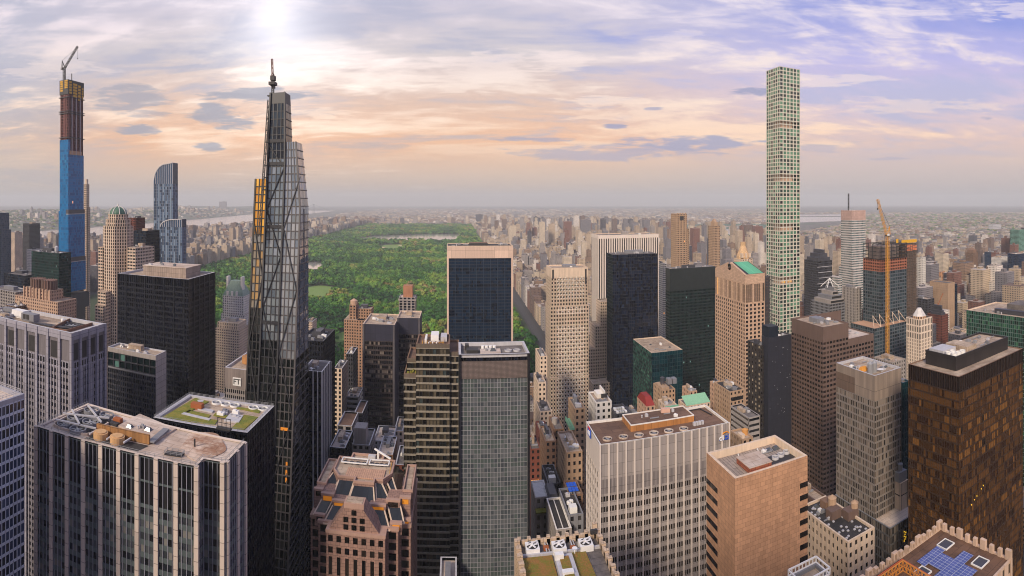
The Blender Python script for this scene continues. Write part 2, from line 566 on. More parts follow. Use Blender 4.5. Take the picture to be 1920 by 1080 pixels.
class Bld:
    """A building: an Empty that parents its walls, glazing, roof and roof gear."""

    def __init__(self, name, label, cat, pts, group=None, keep=True):
        x = sum(p[0] for p in pts) / len(pts)
        y = sum(p[1] for p in pts) / len(pts)
        self.o = thing(name, label, cat, (x, y, 0), group)
        self.m = {}
        self.win = []
        self.pts = pts
        self.rs = random.Random(int(abs(x) * 13 + abs(y) * 7) + len(label))
        if keep:
            HERO_PLANS.append((min(p[0] for p in pts) - 4, max(p[0] for p in pts) + 4, min(p[1] for p in pts) - 4, max(p[1] for p in pts) + 4))

    def mb(self, name, mat):
        k = (name, mat.name)
        if k not in self.m:
            self.m[k] = (MB(), mat)
        return self.m[k][0]

    def facade(self, p0, p1, z0, z1, bay=3.0, fl=3.8, pf=0.25, sf=0.3, rec=0.6, sp=0.25, wm=None, sm=None, gm=None, wn='facade', gn='glazing',
               win=False, skip=None, pmaj=0, cl=0.45, sill=0.5, clamp=None, vcol=0.0):
        """One wall face: panes on a recessed plane, piers out at the wall line, spandrels set back by sp."""
        p0, p1 = Vector(p0), Vector(p1)
        L = (p1 - p0).length
        if L < 0.5 or z1 - z0 < 0.5:
            return
        t = (p1 - p0) / L
        n = Vector((t.y, -t.x))
        nc = max(1, round(L / bay))
        nr = max(1, round((z1 - z0) / fl))
        bw, fh = L / nc, (z1 - z0) / nr
        hp = bw * pf / 2
        # a wall seen edge-on keeps shallower reveals than the pane is wide
        mid = (p0 + p1) / 2
        s_ = abs(n.dot(mid)) / max(mid.length, 1)
        rec = min(rec, max(.04, .4 * bw * (1 - pf) * s_ / max(.05, math.sqrt(max(0, 1 - s_ * s_)))))
        sp = min(sp, rec * .8)
        if win:
            rec, sp = min(rec, .3), min(sp, .1)
        sh = fh * sf
        rs = self.rs

        def P(a, dep, z):
            q = p0 + t * a - n * dep
            return (q.x, q.y, z)
        G = None if win else self.mb(gn, gm)
        ph = rs.random() * 100
        for r in range(nr):
            fr = rs.random()
            for c in range(nc):
                if skip and skip(c, r, nc, nr):
                    continue
                blob = mnoise.noise((c * 0.35 + ph, r * 0.45, ph)) * 0.5 + 0.5
                v = rs.random() * (1 - cl) + cl * (0.5 * blob + 0.5 * fr)
                if rs.random() < 0.04:
                    v = rs.random()
                if vcol:
                    v = v * (1 - vcol) + vcol * ((c * .618 + ph) % 1)
                if clamp:
                    v = min(max(v, clamp[0]), clamp[1])
                k = 1 if win else 0
                a0, a1 = c * bw + hp * .96 * k, (c + 1) * bw - hp * .96 * k
                b0, b1 = z0 + r * fh + sh * sill * .98 * k, z0 + (r + 1) * fh - sh * (1 - sill) * .98 * k
                if win:
                    q = p0 + t * ((a0 + a1) / 2) - n * rec
                    self.win.append((q.x, q.y, (b0 + b1) / 2, a1 - a0, b1 - b0, math.atan2(t.y, t.x), v, gm))
                else:
                    G.poly((P(a0, rec, b0), P(a1, rec, b0), P(a1, rec, b1), P(a0, rec, b1)), v)
        W = self.mb(wn, wm)
        if pf > 0:
            for c in range(nc + 1):
                k = 2.2 if pmaj and c % pmaj == 0 else 1.0
                a0, a1 = c * bw - hp * k, c * bw + hp * k
                out = -0.35 if pmaj and c % pmaj == 0 else 0.0
                lo_e, hi_e = c == 0, c == nc
                a0, a1 = max(a0, 0), min(a1, L)
                if lo_e or hi_e:
                    out = 0.0
                W.poly((P(a0, out, z0), P(a1, out, z0), P(a1, out, z1), P(a0, out, z1)))
                if not lo_e:
                    W.poly((P(a0, rec, z0), P(a0, out, z0), P(a0, out, z1), P(a0, rec, z1)))
                if not hi_e:
                    W.poly((P(a1, out, z0), P(a1, rec, z0), P(a1, rec, z1), P(a1, out, z1)))
        if sf > 0:
            S = self.mb(wn, sm or wm) if sm is None else self.mb('spandrel', sm)
            for r in range(nr + 1):
                b0, b1 = z0 + r * fh - sh * (1 - sill), z0 + r * fh + sh * sill
                b0, b1 = max(b0, z0), min(b1, z1)
                S.poly((P(0, sp, b0), P(L, sp, b0), P(L, sp, b1), P(0, sp, b1)))
                S.poly((P(0, sp, b1), P(L, sp, b1), P(L, rec, b1), P(0, rec, b1)))
                S.poly((P(0, rec, b0), P(L, rec, b0), P(L, sp, b0), P(0, sp, b0)))

    def solid(self, p0, p1, z0, z1, mat, name='facade', dep=0.0):
        p0, p1 = Vector(p0), Vector(p1)
        t = (p1 - p0).normalized()
        n = Vector((t.y, -t.x))
        a, b = p0 - n * dep, p1 - n * dep
        self.mb(name, mat).poly(((a.x, a.y, z0), (b.x, b.y, z0), (b.x, b.y, z1), (a.x, a.y, z1)))

    def roof(self, pts, z, mat, par=1.2, pw=0.7, pm=None, name='roof'):
        """Flat roof below a parapet: coping and inner face as one part, deck as another."""
        if par > 0 and pm is not None:
            inn = inset(pts, pw)
            C = MB()
            n = len(pts)
            for i in range(n):
                j = (i + 1) % n
                C.poly(((*pts[i], z), (*pts[j], z), (*inn[j], z), (*inn[i], z)))
                C.poly(((*inn[j], z - par), (*inn[i], z - par), (*inn[i], z), (*inn[j], z)))
            part('parapet', C, pm, self.o)
            pts, z = inn, z - par
        self.own(name, mat, lambda m: m.poly([(*p, z) for p in pts]))

    def tower(self, pts, z0, h, st=None, edges=None, roof=None, par=1.2, pw=0.7, pm=None, zones=None, back=None):
        """Walls of every side of the plan. zones: (z from, z to, style or ('solid', material, part))."""
        n = len(pts)
        zs = zones or [(z0, h, st)]
        for i in range(n):
            p0, p1 = pts[i], pts[(i + 1) % n]
            e = Vector(p1) - Vector(p0)
            nor = Vector((e.y, -e.x)).normalized()
            mid = (Vector(p0) + Vector(p1)) / 2
            seen = nor.dot(-mid) > 0 or abs(nor.x) > 0.8 and abs(mid.x) < 25
            for a, b, s in zs:
                if edges and i in edges:
                    s = edges[i] if not isinstance(edges[i], list) else None
                    if s is None:
                        continue
                if isinstance(s, tuple):
                    self.solid(p0, p1, a, b, s[1], s[2] if len(s) > 2 else 'facade', s[3] if len(s) > 3 else 0.0)
                elif seen:
                    self.facade(p0, p1, a, b, **s)
                else:
                    ss = dict(s)
                    ss.update(bay=max(s.get('bay', 3) * 2, 8), fl=max(s.get('fl', 3.8) * 2, 8), win=False)
                    self.facade(p0, p1, a, b, **ss)
        if roof:
            self.roof(pts, h, roof, par, pw, pm)

    def lump(self, name, mat, *boxes):
        """A small roof part of its own made of one or more boxes."""
        m = MB()
        for b in boxes:
            m.box(*b)
        return part(name, m, mat, self.o)

    def own(self, name, mat, fn):
        m = MB()
        fn(m)
        return part(name, m, mat, self.o)

    def done(self, cap=100):
        for (nm, _), (m, mat) in self.m.items():
            if m.f:
                part(nm, m, mat, self.o)
        if self.win:
            ox, oy, _ = ROOT[self.o.name]
            # those that show largest become parts, the rest one part
            def big(q):
                d = math.hypot(q[0], q[1], q[2] - EYE)
                face = abs(math.sin(q[5]) * q[0] - math.cos(q[5]) * q[1]) / max(1.0, math.hypot(q[0], q[1]))
                vis = 1.0 if (q[2] - EYE) / math.hypot(q[0], q[1]) > -0.62 else 0.2
                return -q[3] * q[4] / d ** 2 * face * vis
            self.win.sort(key=big)
            cache = {}
            for q in self.win[:cap]:
                key = (round(q[3], 2), round(q[4], 2), round(q[6] * 12), q[7].name)
                if key not in cache:
                    m = MB()
                    w_, h_ = q[3] / 2, q[4] / 2
                    m.poly(((-w_, 0, -h_), (w_, 0, -h_), (w_, 0, h_), (-w_, 0, h_)), key[2] / 12)
                    m.poly(((-w_, 0.1, h_), (w_, 0.1, h_), (w_, 0.1, -h_), (-w_, 0.1, -h_)), key[2] / 12)
                    cache[key] = m.mesh('window', q[7])
                o = link('window', cache[key], self.o)
                o.location = (q[0] - ox, q[1] - oy, q[2])
                o.rotation_euler = (0, 0, q[5])
            rest = {}
            for q in self.win[cap:]:
                m = rest.setdefault(q[7].name, (MB(), q[7]))[0]
                c_, s_ = math.cos(q[5]) * q[3] / 2, math.sin(q[5]) * q[3] / 2
                m.poly(((q[0] - c_, q[1] - s_, q[2] - q[4] / 2), (q[0] + c_, q[1] + s_, q[2] - q[4] / 2), (q[0] + c_, q[1] + s_, q[2] + q[4] / 2), (q[0] - c_, q[1] - s_, q[2] + q[4] / 2)), q[6])
            for m, mat in rest.values():
                part('window', m, mat, self.o)['kind'] = 'stuff'
        return self.o


def lettering(text, size, depth, mat, parent, loc, rotz, name='lettering', sx=1.0, bold=0.0):
    cu = D.curves.new(name, 'FONT')
    cu.body = text
    cu.size = size
    cu.extrude = depth
    cu.offset = bold
    cu.align_x = 'CENTER'
    cu.align_y = 'CENTER'
    tmp = D.objects.new('tmp_text', cu)
    COL.objects.link(tmp)
    dg = bpy.context.evaluated_depsgraph_get()
    me = D.meshes.new_from_object(tmp.evaluated_get(dg))
    D.objects.remove(tmp)
    me.materials.clear()
    me.materials.append(mat)
    o = link(name, me, parent)
    rx = ROOT.get(parent.name, (0, 0, 0))
    o.location = (loc[0] - rx[0], loc[1] - rx[1], loc[2] - rx[2])
    o.rotation_euler = (math.pi / 2, 0, rotz)
    o.scale = (sx, 1, 1)
    return o


# ---------------------------------------------------------------- shared materials
M = dict(
    black_steel=wall('black_steel', (18, 22, 34), 0.45, 0.1, 0.15),
    dark_grey=wall('dark_grey_metal', (62, 62, 68), 0.5, 0.12, 0.2),
    mid_grey=wall('grey_metal', (120, 120, 124), 0.55, 0.12, 0.2),
    pale_grey=wall('pale_grey_metal', (178, 176, 178), 0.55, 0.1, 0.2),
    aluminium=wall('aluminium', (150, 150, 160), 0.4, 0.1, 0.25),
    white=wall('white_cladding', (214, 208, 200), 0.6, 0.08, 0.15),
    white_paint=plain('white_paint', (222, 220, 216), 0.5),
    steel=plain('galvanised_steel', (150, 150, 152), 0.45, 0.3),
    dark_gear=plain('dark_machinery', (46, 44, 44), 0.6),
    rust=plain('rusty_metal', (150, 84, 44), 0.8),
    limestone=wall('limestone', (200, 178, 156), 0.85, 0.12, 0.25),
    cream=wall('cream_stone', (206, 184, 160), 0.85, 0.12, 0.25),
    tan=wall('tan_brick', (166, 138, 112), 0.9, 0.15, 0.25),
    tan_dark=wall('brown_brick', (122, 94, 74), 0.9, 0.15, 0.25),
    pinkish=wall('pink_granite', (180, 148, 124), 0.8, 0.1, 0.15),
    grey_stone=wall('grey_stone', (150, 142, 136), 0.85, 0.12, 0.25),
    red_brick=wall('red_brick', (112, 62, 50), 0.9, 0.15, 0.25),
    brown_stone=wall('brown_granite', (102, 82, 72), 0.75, 0.12, 0.2),
    gold=plain('yellow_crown_paint', (205, 150, 40), 0.5),
    copper=wall('green_copper', (116, 168, 138), 0.7, 0.1, 0.2),
    grass_roof=None, roof_tan=roofing('tan_roofing', (186, 166, 144), (146, 126, 108)), roof_grey=roofing('grey_roofing', (120, 112, 106), (88, 82, 80)),
    roof_dark=roofing('dark_roofing', (62, 58, 56), (46, 44, 44)), roof_pale=roofing('pale_roofing', (206, 190, 176), (178, 156, 138), 0.05),
    roof_brown=roofing('brown_roofing', (120, 92, 74), (96, 72, 58), 0.08),
    g_black=glass('black_glass', [(8, 11, 20), (11, 15, 28), (16, 21, 36), (7, 9, 15), (26, 32, 48)], 0.004, rough=0.08, spec=0.4),
    g_navy=glass('navy_glass', [(10, 26, 44), (12, 32, 54), (16, 40, 64), (8, 20, 36), (30, 54, 74)], 0, rough=0.1, spec=0.45),
    g_dark=glass('dark_glass', [(18, 20, 22), (28, 28, 30), (40, 40, 42), (14, 15, 18), (62, 60, 58)], 0.01, rough=0.1),
    g_green=glass('green_glass', [(10, 36, 36), (14, 46, 44), (18, 56, 52), (8, 28, 30), (90, 130, 120)], 0.03, (150, 220, 200), 0.08, power=0.35),
    g_mid=glass('office_glass', [(34, 38, 44), (52, 56, 60), (76, 80, 82), (24, 26, 30), (120, 118, 112)], 0.012, rough=0.1),
    g_blue=glass('blue_film_glass', [(10, 98, 150), (14, 110, 164), (18, 120, 174), (10, 88, 136), (50, 138, 182)], 0.004, rough=0.15, spec=0.5),
    g_bronze=glass('bronze_glass', [(58, 38, 20), (80, 54, 26), (48, 30, 18), (92, 62, 32), (66, 44, 24), (120, 82, 40), (34, 25, 18)], 0.002, rough=0.1, spec=0.5, wave=.06),
)


def unit_fan(B, x, y, z, r, h, mat, blades=6, hub=True, frame=None):
    """Round cooling fan: collar ring, dark well and blades."""
    ringo = B.own('fan_ring', mat, lambda m: m.ring(x, y, r, r * 0.86, z, z + h))

    def well(m):
        m.cyl(x, y, r * 0.86, z + 0.02, z + 0.05, 20)
    part('fan_well', mbf(well), M['dark_gear'], ringo)

    def bl(m):
        for i in range(blades):
            a = 2 * math.pi * i / blades + 0.3
            m.bar((x, y, z + h * 0.6), (x + r * 0.84 * math.cos(a), y + r * 0.84 * math.sin(a), z + h * 0.6), r * 0.22, 0.08)
        m.cyl(x, y, r * 0.2, z + 0.05, z + h * 0.8, 10)
    part('fan_blades', mbf(bl), M['steel'], ringo)
    return ringo


def mbf(fn):
    m = MB()
    fn(m)
    return m


def gear(B, x0, x1, y0, y1, z, n, seed=0, pent=True, scale=1.0):
    """Roof gear on a deck: a stair bulkhead, air handlers, ducts, vent pipes; every one its own part."""
    rs = random.Random(seed)
    W, H = x1 - x0, y1 - y0
    if W < 3 or H < 3:
        return
    if pent:
        pw, pd = W * rs.uniform(.3, .5), H * rs.uniform(.3, .5)
        a, b = x0 + rs.uniform(.1, .4) * W, y0 + rs.uniform(.35, .5) * H
        B.lump('penthouse', rs.choice([M['roof_tan'], M['mid_grey'], M['dark_grey']]), (a, a + pw, b, b + pd, z, z + rs.uniform(2.5, 4.5) * scale))
    for i in range(n):
        a, b = rs.uniform(x0, x1 - 2), rs.uniform(y0, y1 - 2)
        k = rs.random()
        if k < 0.45:
            sx_, sy_ = rs.uniform(1.5, 4) * scale, rs.uniform(1.5, 3) * scale
            hh = rs.uniform(1, 2.2) * scale
            B.lump('air_handler', rs.choice([M['pale_grey'], M['steel'], M['white_paint'], M['mid_grey']]), (a, a + sx_, b, b + sy_, z, z + hh), (a + .2, a + sx_ * .6, b + .2, b + sy_ * .8, z + hh, z + hh + .35))
        elif k < 0.7:
            B.lump('duct', M['steel'], (a, min(a + rs.uniform(3, 8) * scale, x1), b, b + 0.8 * scale, z + .2, z + 1.0 * scale))
        elif k < 0.85:
            B.own('vent_pipe', M['pale_grey'], lambda m, a=a, b=b: (m.cyl(a, b, .45 * scale, z, z + 1.6 * scale, 10), m.cyl(a, b, .7 * scale, z + 1.6 * scale, z + 2.0 * scale, 10)))
        else:
            B.own('skylight', M['g_mid'], lambda m, a=a, b=b: m.frustum([(a, b), (a + 2.4, b), (a + 2.4, b + 2), (a, b + 2)], [(a + .6, b + .6), (a + 1.8, b + .6), (a + 1.8, b + 1.4), (a + .6, b + 1.4)], z, z + 1.0))


def water_tank(B, x, y, z, r=2.0, mat=None):
    mat = mat or M['tan_dark']

    def tk(m):
        for sx_ in (-1, 1):
            for sy_ in (-1, 1):
                m.bar((x + sx_ * r * .6, y + sy_ * r * .6, z), (x + sx_ * r * .6, y + sy_ * r * .6, z + 2.5), 0.35)
        m.cyl(x, y, r, z + 2.5, z + 2.5 + r * 2, 14)
        m.cyl(x, y, r * 1.08, z + 2.5 + r * 2, z + 2.5 + r * 2.7, 14, 0.15)
    B.own('water_tank', mat, tk)


def style(wm, gm, bay=3, fl=3.8, pf=.25, sf=.3, rec=.6, sp=.25, **k):
    d = dict(wm=wm, gm=gm, bay=bay, fl=fl, pf=pf, sf=sf, rec=rec, sp=sp)
    d.update(k)
    return d

def sedum(name, c, c2):
    m, t, p = new_mat(name)
    pos = t.add('ShaderNodeNewGeometry').outputs['Position']
    n = t.noise(pos, 0.35, 8.0, 0.7, 0.4)
    n2 = t.noise(pos, 2.2, 5.0, 0.7)
    f = t.smooth(t.math('ADD', t.math('MULTIPLY', n, 0.6), t.math('MULTIPLY', n2, 0.4)), 0.38, 0.62)
    t.put(p.inputs['Base Color'], t.mix(f, rgb(*c), rgb(*c2)))
    p.inputs['Roughness'].default_value = 0.95
    b = t.add('ShaderNodeBump')
    b.inputs['Strength'].default_value = 0.7
    b.inputs['Distance'].default_value = 0.4
    t.put(b.inputs['Height'], n2)
    t.put(p.inputs['Normal'], b.outputs[0])
    return m


M['grass_roof'] = sedum('sedum', (92, 108, 34), (138, 126, 50))
M['grass_roof2'] = sedum('sedum_autumn', (112, 112, 34), (150, 104, 52))
M['pier_beige'] = wall('beige_pier_stone', (202, 186, 172), 0.8, 0.06, 0.12, (50, 4.0, 0, 0.12))
M['louvre'] = wall('mechanical_louvre', (92, 80, 74), 0.6, 0.15, 0.3, (1.2, 0.5, 0, 0.12))


def piers(B, p0, p1, z0, z1, pos, w_, proud, mat, depth=0.8):
    p0, p1 = Vector(p0), Vector(p1)
    t = (p1 - p0).normalized()
    n = Vector((t.y, -t.x))
    for a in pos:
        q = [p0 + t * (a - w_ / 2) + n * proud, p0 + t * (a + w_ / 2) + n * proud, p0 + t * (a + w_ / 2) - n * depth, p0 + t * (a - w_ / 2) - n * depth]
        B.own('pier', mat, lambda m: m.prism([tuple(v) for v in q], z0, z1))


def railing(B, pts, z, h=1.1, step=3.0, mat=None):
    def f(m):
        for i in range(len(pts) - 1):
            a, b = Vector(pts[i]), Vector(pts[i + 1])
            L = (b - a).length
            for zz in (h * .55, h):
                m.bar((*a, z + zz), (*b, z + zz), 0.09)
            for k in range(int(L / step) + 1):
                q = a + (b - a) * (k * step / L)
                m.bar((*q, z), (*q, z + h), 0.09)
    B.own('railing', mat or M['steel'], f)


# ============================================================ front left: pale roofed slab with beige piers
Z = 180.0
ptsA = [gp(67, 801, Z), gp(368, 877, Z), gp(382, 863, Z), gp(424, 870, Z), gp(461.5, 830, Z), gp(165, 758, Z)]
B = Bld('office_tower', 'dark glass office slab with beige piers and a pale roof holding a fan pit', 'office tower', ptsA)
sA = style(M['aluminium'], M['g_mid'], bay=1.55, fl=3.9, pf=.1, sf=.42, rec=.25, sp=.1, sm=wall('teal_grey_panel', (82, 92, 92), .5), cl=.35)
sAm = ('solid', M['louvre'], 'louvre_band', .3)
for i in range(6):
    a, b = ptsA[i], ptsA[(i + 1) % 6]
    if i in (4,):
        B.solid(a, b, 40, Z, M['dark_grey'])
        continue
    B.facade(a, b, 40, Z - 15, **sA)
    sB_ = dict(sA)
    sB_.update(gm=M['g_dark'], fl=7.5, sf=.08)
    B.facade(a, b, Z - 15, Z, **sB_)
LA = (Vector(ptsA[1]) - Vector(ptsA[0])).length
piers(B, ptsA[0], ptsA[1], 40, Z + .4, [LA * k / 9 for k in range(10)], 1.4, .3, M['pier_beige'])
LE = (Vector(ptsA[4]) - Vector(ptsA[3])).length
piers(B, ptsA[3], ptsA[4], 40, Z + .4, [1.1, LE * .55, LE - .8], 1.3, .5, M['pier_beige'])
LN = (Vector(ptsA[3]) - Vector(ptsA[2])).length
piers(B, ptsA[2], ptsA[3], 40, Z + .4, [LN - 1.2], 1.4, .45, M['pier_beige'])
B.roof(ptsA, Z + .45, M['roof_pale'], .6, 1.0, M['pier_beige'])
Zr = Z - .1
railing(B, [inset(ptsA, .5)[k] for k in (5, 0, 1, 2, 3, 4)], Z + .4)


def rp(px, py, z=None):
    return gp(px, py, Zr if z is None else z)


def rounded(pts, r=3.0, k=4):
    out = []
    n = len(pts)
    for i in range(n):
        p0, p1, p2 = Vector(pts[i - 1]), Vector(pts[i]), Vector(pts[(i + 1) % n])
        a, b = p1 + (p0 - p1).normalized() * r, p1 + (p2 - p1).normalized() * r
        for j in range(k + 1):
            s = j / k
            out.append(tuple(a * (1 - s) ** 2 + p1 * 2 * s * (1 - s) + b * s * s))
    return out


pit = rounded([rp(93, 799), rp(165, 821), rp(222, 785), rp(160, 766)], 4)
B.own('fan_pit', M['roof_dark'], lambda m: m.poly([(*p, Zr + .03) for p in pit]))  # flat dark sheet; its colour stands in for the shade of a sunken floor


def curb(m, poly, z, h, w_):
    inn = inset(poly, w_)
    n = len(poly)
    for i in range(n):
        j = (i + 1) % n
        m.poly(((*poly[i], z), (*poly[j], z), (*poly[j], z + h), (*poly[i], z + h)))
        m.poly(((*poly[i], z + h), (*poly[j], z + h), (*inn[j], z + h), (*inn[i], z + h)))
        m.poly(((*inn[j], z), (*inn[i], z), (*inn[i], z + h), (*inn[j], z + h)))


B.own('pit_curb', M['roof_pale'], lambda m: curb(m, pit, Zr, .9, .5))
for px, py, r in ((141, 788, 3.1), (170, 796, 3.1), (172, 774, 3.0), (146, 810, 3.0), (200, 783, 2.7), (120, 800, 2.5)):
    x, y = rp(px, py)
    unit_fan(B, x, y, Zr + .05, r, 1.3, M['mid_grey'], 6)
for (ax_, ay_), (bx_, by_) in (((105, 795), (180, 812)), ((118, 783), (205, 792)), ((135, 776), (150, 806)), ((165, 768), (190, 800))):
    a, b = rp(ax_, ay_), rp(bx_, by_)
    B.own('pit_beam', M['pale_grey'], lambda m: m.bar((*a, Zr + 1.6), (*b, Zr + 1.6), .6, .5))
# open tank well with a long tan screen wall
a, b, c_ = rp(181, 811), rp(279, 834), rp(262, 845)
B.own('screen_wall', wall('tan_screen', (150, 108, 64), 0.8, .15, .5, (3, 3, 0, .1)), lambda m: m.prism([a, b, (b[0] + .2, b[1] + .6), (a[0] + .2, a[1] + .6)], Zr, Zr + 3.2))
wl = [rp(158, 822), rp(258, 846), rp(279, 836), rp(181, 813)]
B.own('tank_well', M['roof_dark'], lambda m: m.poly([(*p, Zr + .05) for p in wl]))
for px, py in ((189, 822), (220, 830)):
    x, y = rp(px, py)
    B.own('cooling_tank', wall('tan_tank', (190, 150, 104), .7), lambda m: (m.cyl(x, y, 2.5, Zr, Zr + 2.2, 18), m.cyl(x, y, 1.9, Zr + 2.2, Zr + 2.5, 18)))
for (px, py), (qx, qy) in (((200, 832), (216, 822)), ((232, 838), (246, 829)), ((168, 822), (182, 814))):
    a2, b2 = rp(px, py), rp(qx, qy)
    B.own('well_beam', M['pale_grey'], lambda m: m.bar((*a2, Zr + 1.4), (*b2, Zr + 1.4), .5))
# flat upper deck, hatch, pole, small plant
dk = [rp(222, 800), rp(285, 832), rp(330, 806), rp(262, 778)]
B.own('raised_deck', M['roof_pale'], lambda m: m.prism(dk, Zr, Zr + .5))
dk2 = [rp(300, 846), rp(322, 826), rp(316, 806), rp(278, 832)]
B.own('grating_run', M['mid_grey'], lambda m: m.bar((*rp(283, 834), Zr + .9), (*rp(312, 809), Zr + .9), 2.2, .5))
hx = [rp(308, 853), rp(340, 858), rp(346, 851), rp(314, 846)]
B.own('roof_hatch', M['dark_gear'], lambda m: m.prism(hx, Zr, Zr + .35))
railing(B, hx + hx[:1], Zr + .3, 1.0, 2.0)
st_ = rounded([rp(335, 845), rp(372, 870), rp(428, 845), rp(408, 812), rp(360, 810)], 3)
B.own('rust_stain_deck', roofing('rust_stained_roof', (206, 184, 164), (150, 110, 84), .09), lambda m: m.prism(st_, Zr, Zr + .18))
x, y = rp(365, 838)
B.own('vent_pipe', M['dark_gear'], lambda m: m.cyl(x, y, .3, Zr, Zr + 2.6, 8))
x, y = rp(221, 792)
B.lump('air_handler', M['rust'], (x - 1.5, x + 1.5, y - 1, y + 1, Zr, Zr + 1.6))
x, y = rp(212, 796)
B.lump('air_handler', M['dark_gear'], (x - 2.2, x + 2.2, y - 1, y + 1, Zr, Zr + .9))
gear(B, rp(240, 800)[0], rp(300, 800)[0], rp(240, 812)[1], rp(250, 795)[1], Zr + .5, 4, 5, False, .6)
x, y = rp(420, 808)


def rig(m):
    m.box(x - 2.6, x + 2.6, y - .9, y + .9, Z + .4, Z + 1.0)
    for k in range(4):
        m.bar((x - 2.4 + 1.6 * k, y, Z + 1), (x - 2.4 + 1.6 * k, y, Z + 4.2), .18)
    m.bar((x - 2.6, y, Z + 4.2), (x + 2.6, y, Z + 4.2), .2)
    m.bar((x - 2.6, y, Z + 2.6), (x + 2.6, y, Z + 2.6), .15)


B.own('washing_rig', M['dark_gear'], rig)
B.done()

# ============================================================ dark slab with the sedum roof behind it
Z = 178.0
ptsB = [gp(287, 785, Z), gp(464, 814, Z), gp(515, 763, Z), gp(355, 741, Z)]
B = Bld('office_tower', 'black glass office block with yellow green sedum beds on its flat roof', 'office tower', ptsB)
sB = style(M['black_steel'], M['g_black'], bay=1.6, fl=3.9, pf=.22, sf=.3, rec=.4, sp=.25)
B.tower(ptsB, 20, Z, sB)
B.roof(ptsB, Z + .5, M['roof_tan'], .8, 1.6, M['pale_grey'])
Zs = Z - .25


def qpoly(*pp):
    return [gp(px, py, Zs) for px, py in pp]


for pl_ in (((305, 783), (403, 797), (408, 789), (345, 778), (392, 754), (366, 747)), ((346, 775), (355, 770), (395, 779), (390, 785)),
            ((432, 806), (456, 808), (484, 783), (458, 779)), ((443, 766), (486, 775), (489, 770), (447, 764)), ((400, 780), (424, 784), (427, 780), (404, 775))):
    q = qpoly(*pl_)
    area = sum(q[i - 1][0] * q[i][1] - q[i][0] * q[i - 1][1] for i in range(len(q)))
    q = q if area > 0 else q[::-1]
    B.own('sedum_bed', M['grass_roof'], lambda m: m.prism(q, Zs - .05, Zs + .3))
for pl_ in (((340, 778), (345, 775), (395, 787), (392, 790)), ((364, 767), (398, 775), (401, 771), (367, 764)), ((420, 790), (448, 794), (456, 781), (432, 777))):
    q = qpoly(*pl_)
    area = sum(q[i - 1][0] * q[i][1] - q[i][0] * q[i - 1][1] for i in range(len(q)))
    q = q if area > 0 else q[::-1]
    B.own('roof_walk', M['pale_grey'], lambda m: m.prism(q, Zs - .04, Zs + .5))
for px, py in ((406, 756.5), (423, 759), (440, 761.5), (475, 766), (493, 768)):
    x, y = gp(px, py, Zs)
    unit_fan(B, x, y, Zs, 2.0, .7, M['white_paint'], 5)
x, y = gp(376, 762, Zs)
B.own('dish', M['pale_grey'], lambda m: (m.cyl(x, y, .3, Zs, Zs + 1.4, 8), m.cyl(x, y, .4, Zs + 1.4, Zs + 2.3, 12, 1.3)))
x, y = gp(370, 766, Zs)
B.lump('penthouse', M['rust'], (x - 2.4, x + 2.4, y - 1.2, y + 1.2, Zs, Zs + 2.2))
gear(B, gp(395, 785, Zs)[0], gp(450, 785, Zs)[0], gp(420, 783, Zs)[1], gp(420, 770, Zs)[1], Zs, 7, 3, False, .7)
railing(B, [inset(ptsB, .4)[k] for k in (1, 2, 3, 0, 1)], Z + .5, 1.0, 2.5)
B.done()

# ============================================================ silver pier tower at the left edge
Z = 190.0
c1 = gp(134, 625, Z)
c2 = gp(200, 607, Z)
ptsC = [(gp(-60, 603, Z)[0], c1[1]), c1, (c1[0], c2[1]), (gp(-60, 603, Z)[0], c2[1])]
B = Bld('office_tower', 'grey office tower with silver vertical ribs and a big air conditioning yard on its roof', 'office tower', ptsC)
M['silver'] = wall('silver_rib_cladding', (152, 148, 156), .5, .08, .2, (40, 4, 0, .1))
M['spandrel_grey'] = wall('grey_spandrel', (112, 106, 108), .6, .12, .25)
sC = style(M['silver'], M['g_dark'], bay=2.1, fl=3.8, pf=.3, sf=.42, rec=.5, sp=.3, sm=M['spandrel_grey'], pmaj=4, cl=.4)
sCt = style(M['silver'], M['g_dark'], bay=8.4, fl=17, pf=.16, sf=.3, rec=.9, sp=.3, sm=M['silver'], pmaj=1)
for i in range(4):
    a, b = ptsC[i], ptsC[(i + 1) % 4]
    if i in (0, 1):
        B.facade(a, b, 30, Z - 20, **sC)
        B.solid(a, b, Z - 20, Z - 4, M['spandrel_grey'], 'louvre_band', .4)
        LL = (Vector(b) - Vector(a)).length
        B.facade(a, b, Z - 20, Z - 15.5, bay=2.1, fl=4.5, pf=.3, sf=.35, rec=.35, sp=.2, wm=M['silver'], gm=M['g_dark'])
        nn_ = max(1, round(LL / 8.4))
        piers(B, a, b, 30, Z, [LL * k / nn_ for k in range(nn_ + 1)], 1.5, .55, M['silver'])
        B.solid(a, b, Z - 4, Z, M['silver'], 'cornice', -.2)
        for k in range(nn_):
            if i == 1 or k % 2:
                t0 = Vector(a) + (Vector(b) - Vector(a)) * ((k + .22) / nn_)
                t1 = Vector(a) + (Vector(b) - Vector(a)) * ((k + .78) / nn_)
                q = B.m
                B.m = {}
                B.solid(tuple(t0), tuple(t1), Z - 15, Z - 6, M['dark_gear'], 'vent_panel', .37)
                part('vent_panel', *list(B.m.values())[0], B.o)
                B.m = q
    else:
        B.solid(a, b, 30, Z, M['spandrel_grey'])
B.roof(ptsC, Z + .02, M['roof_tan'], 2.0, 1.6, M['pale_grey'])
Zc = Z - 2


def rc(px, py, z=Zc):
    return gp(px, py, z)


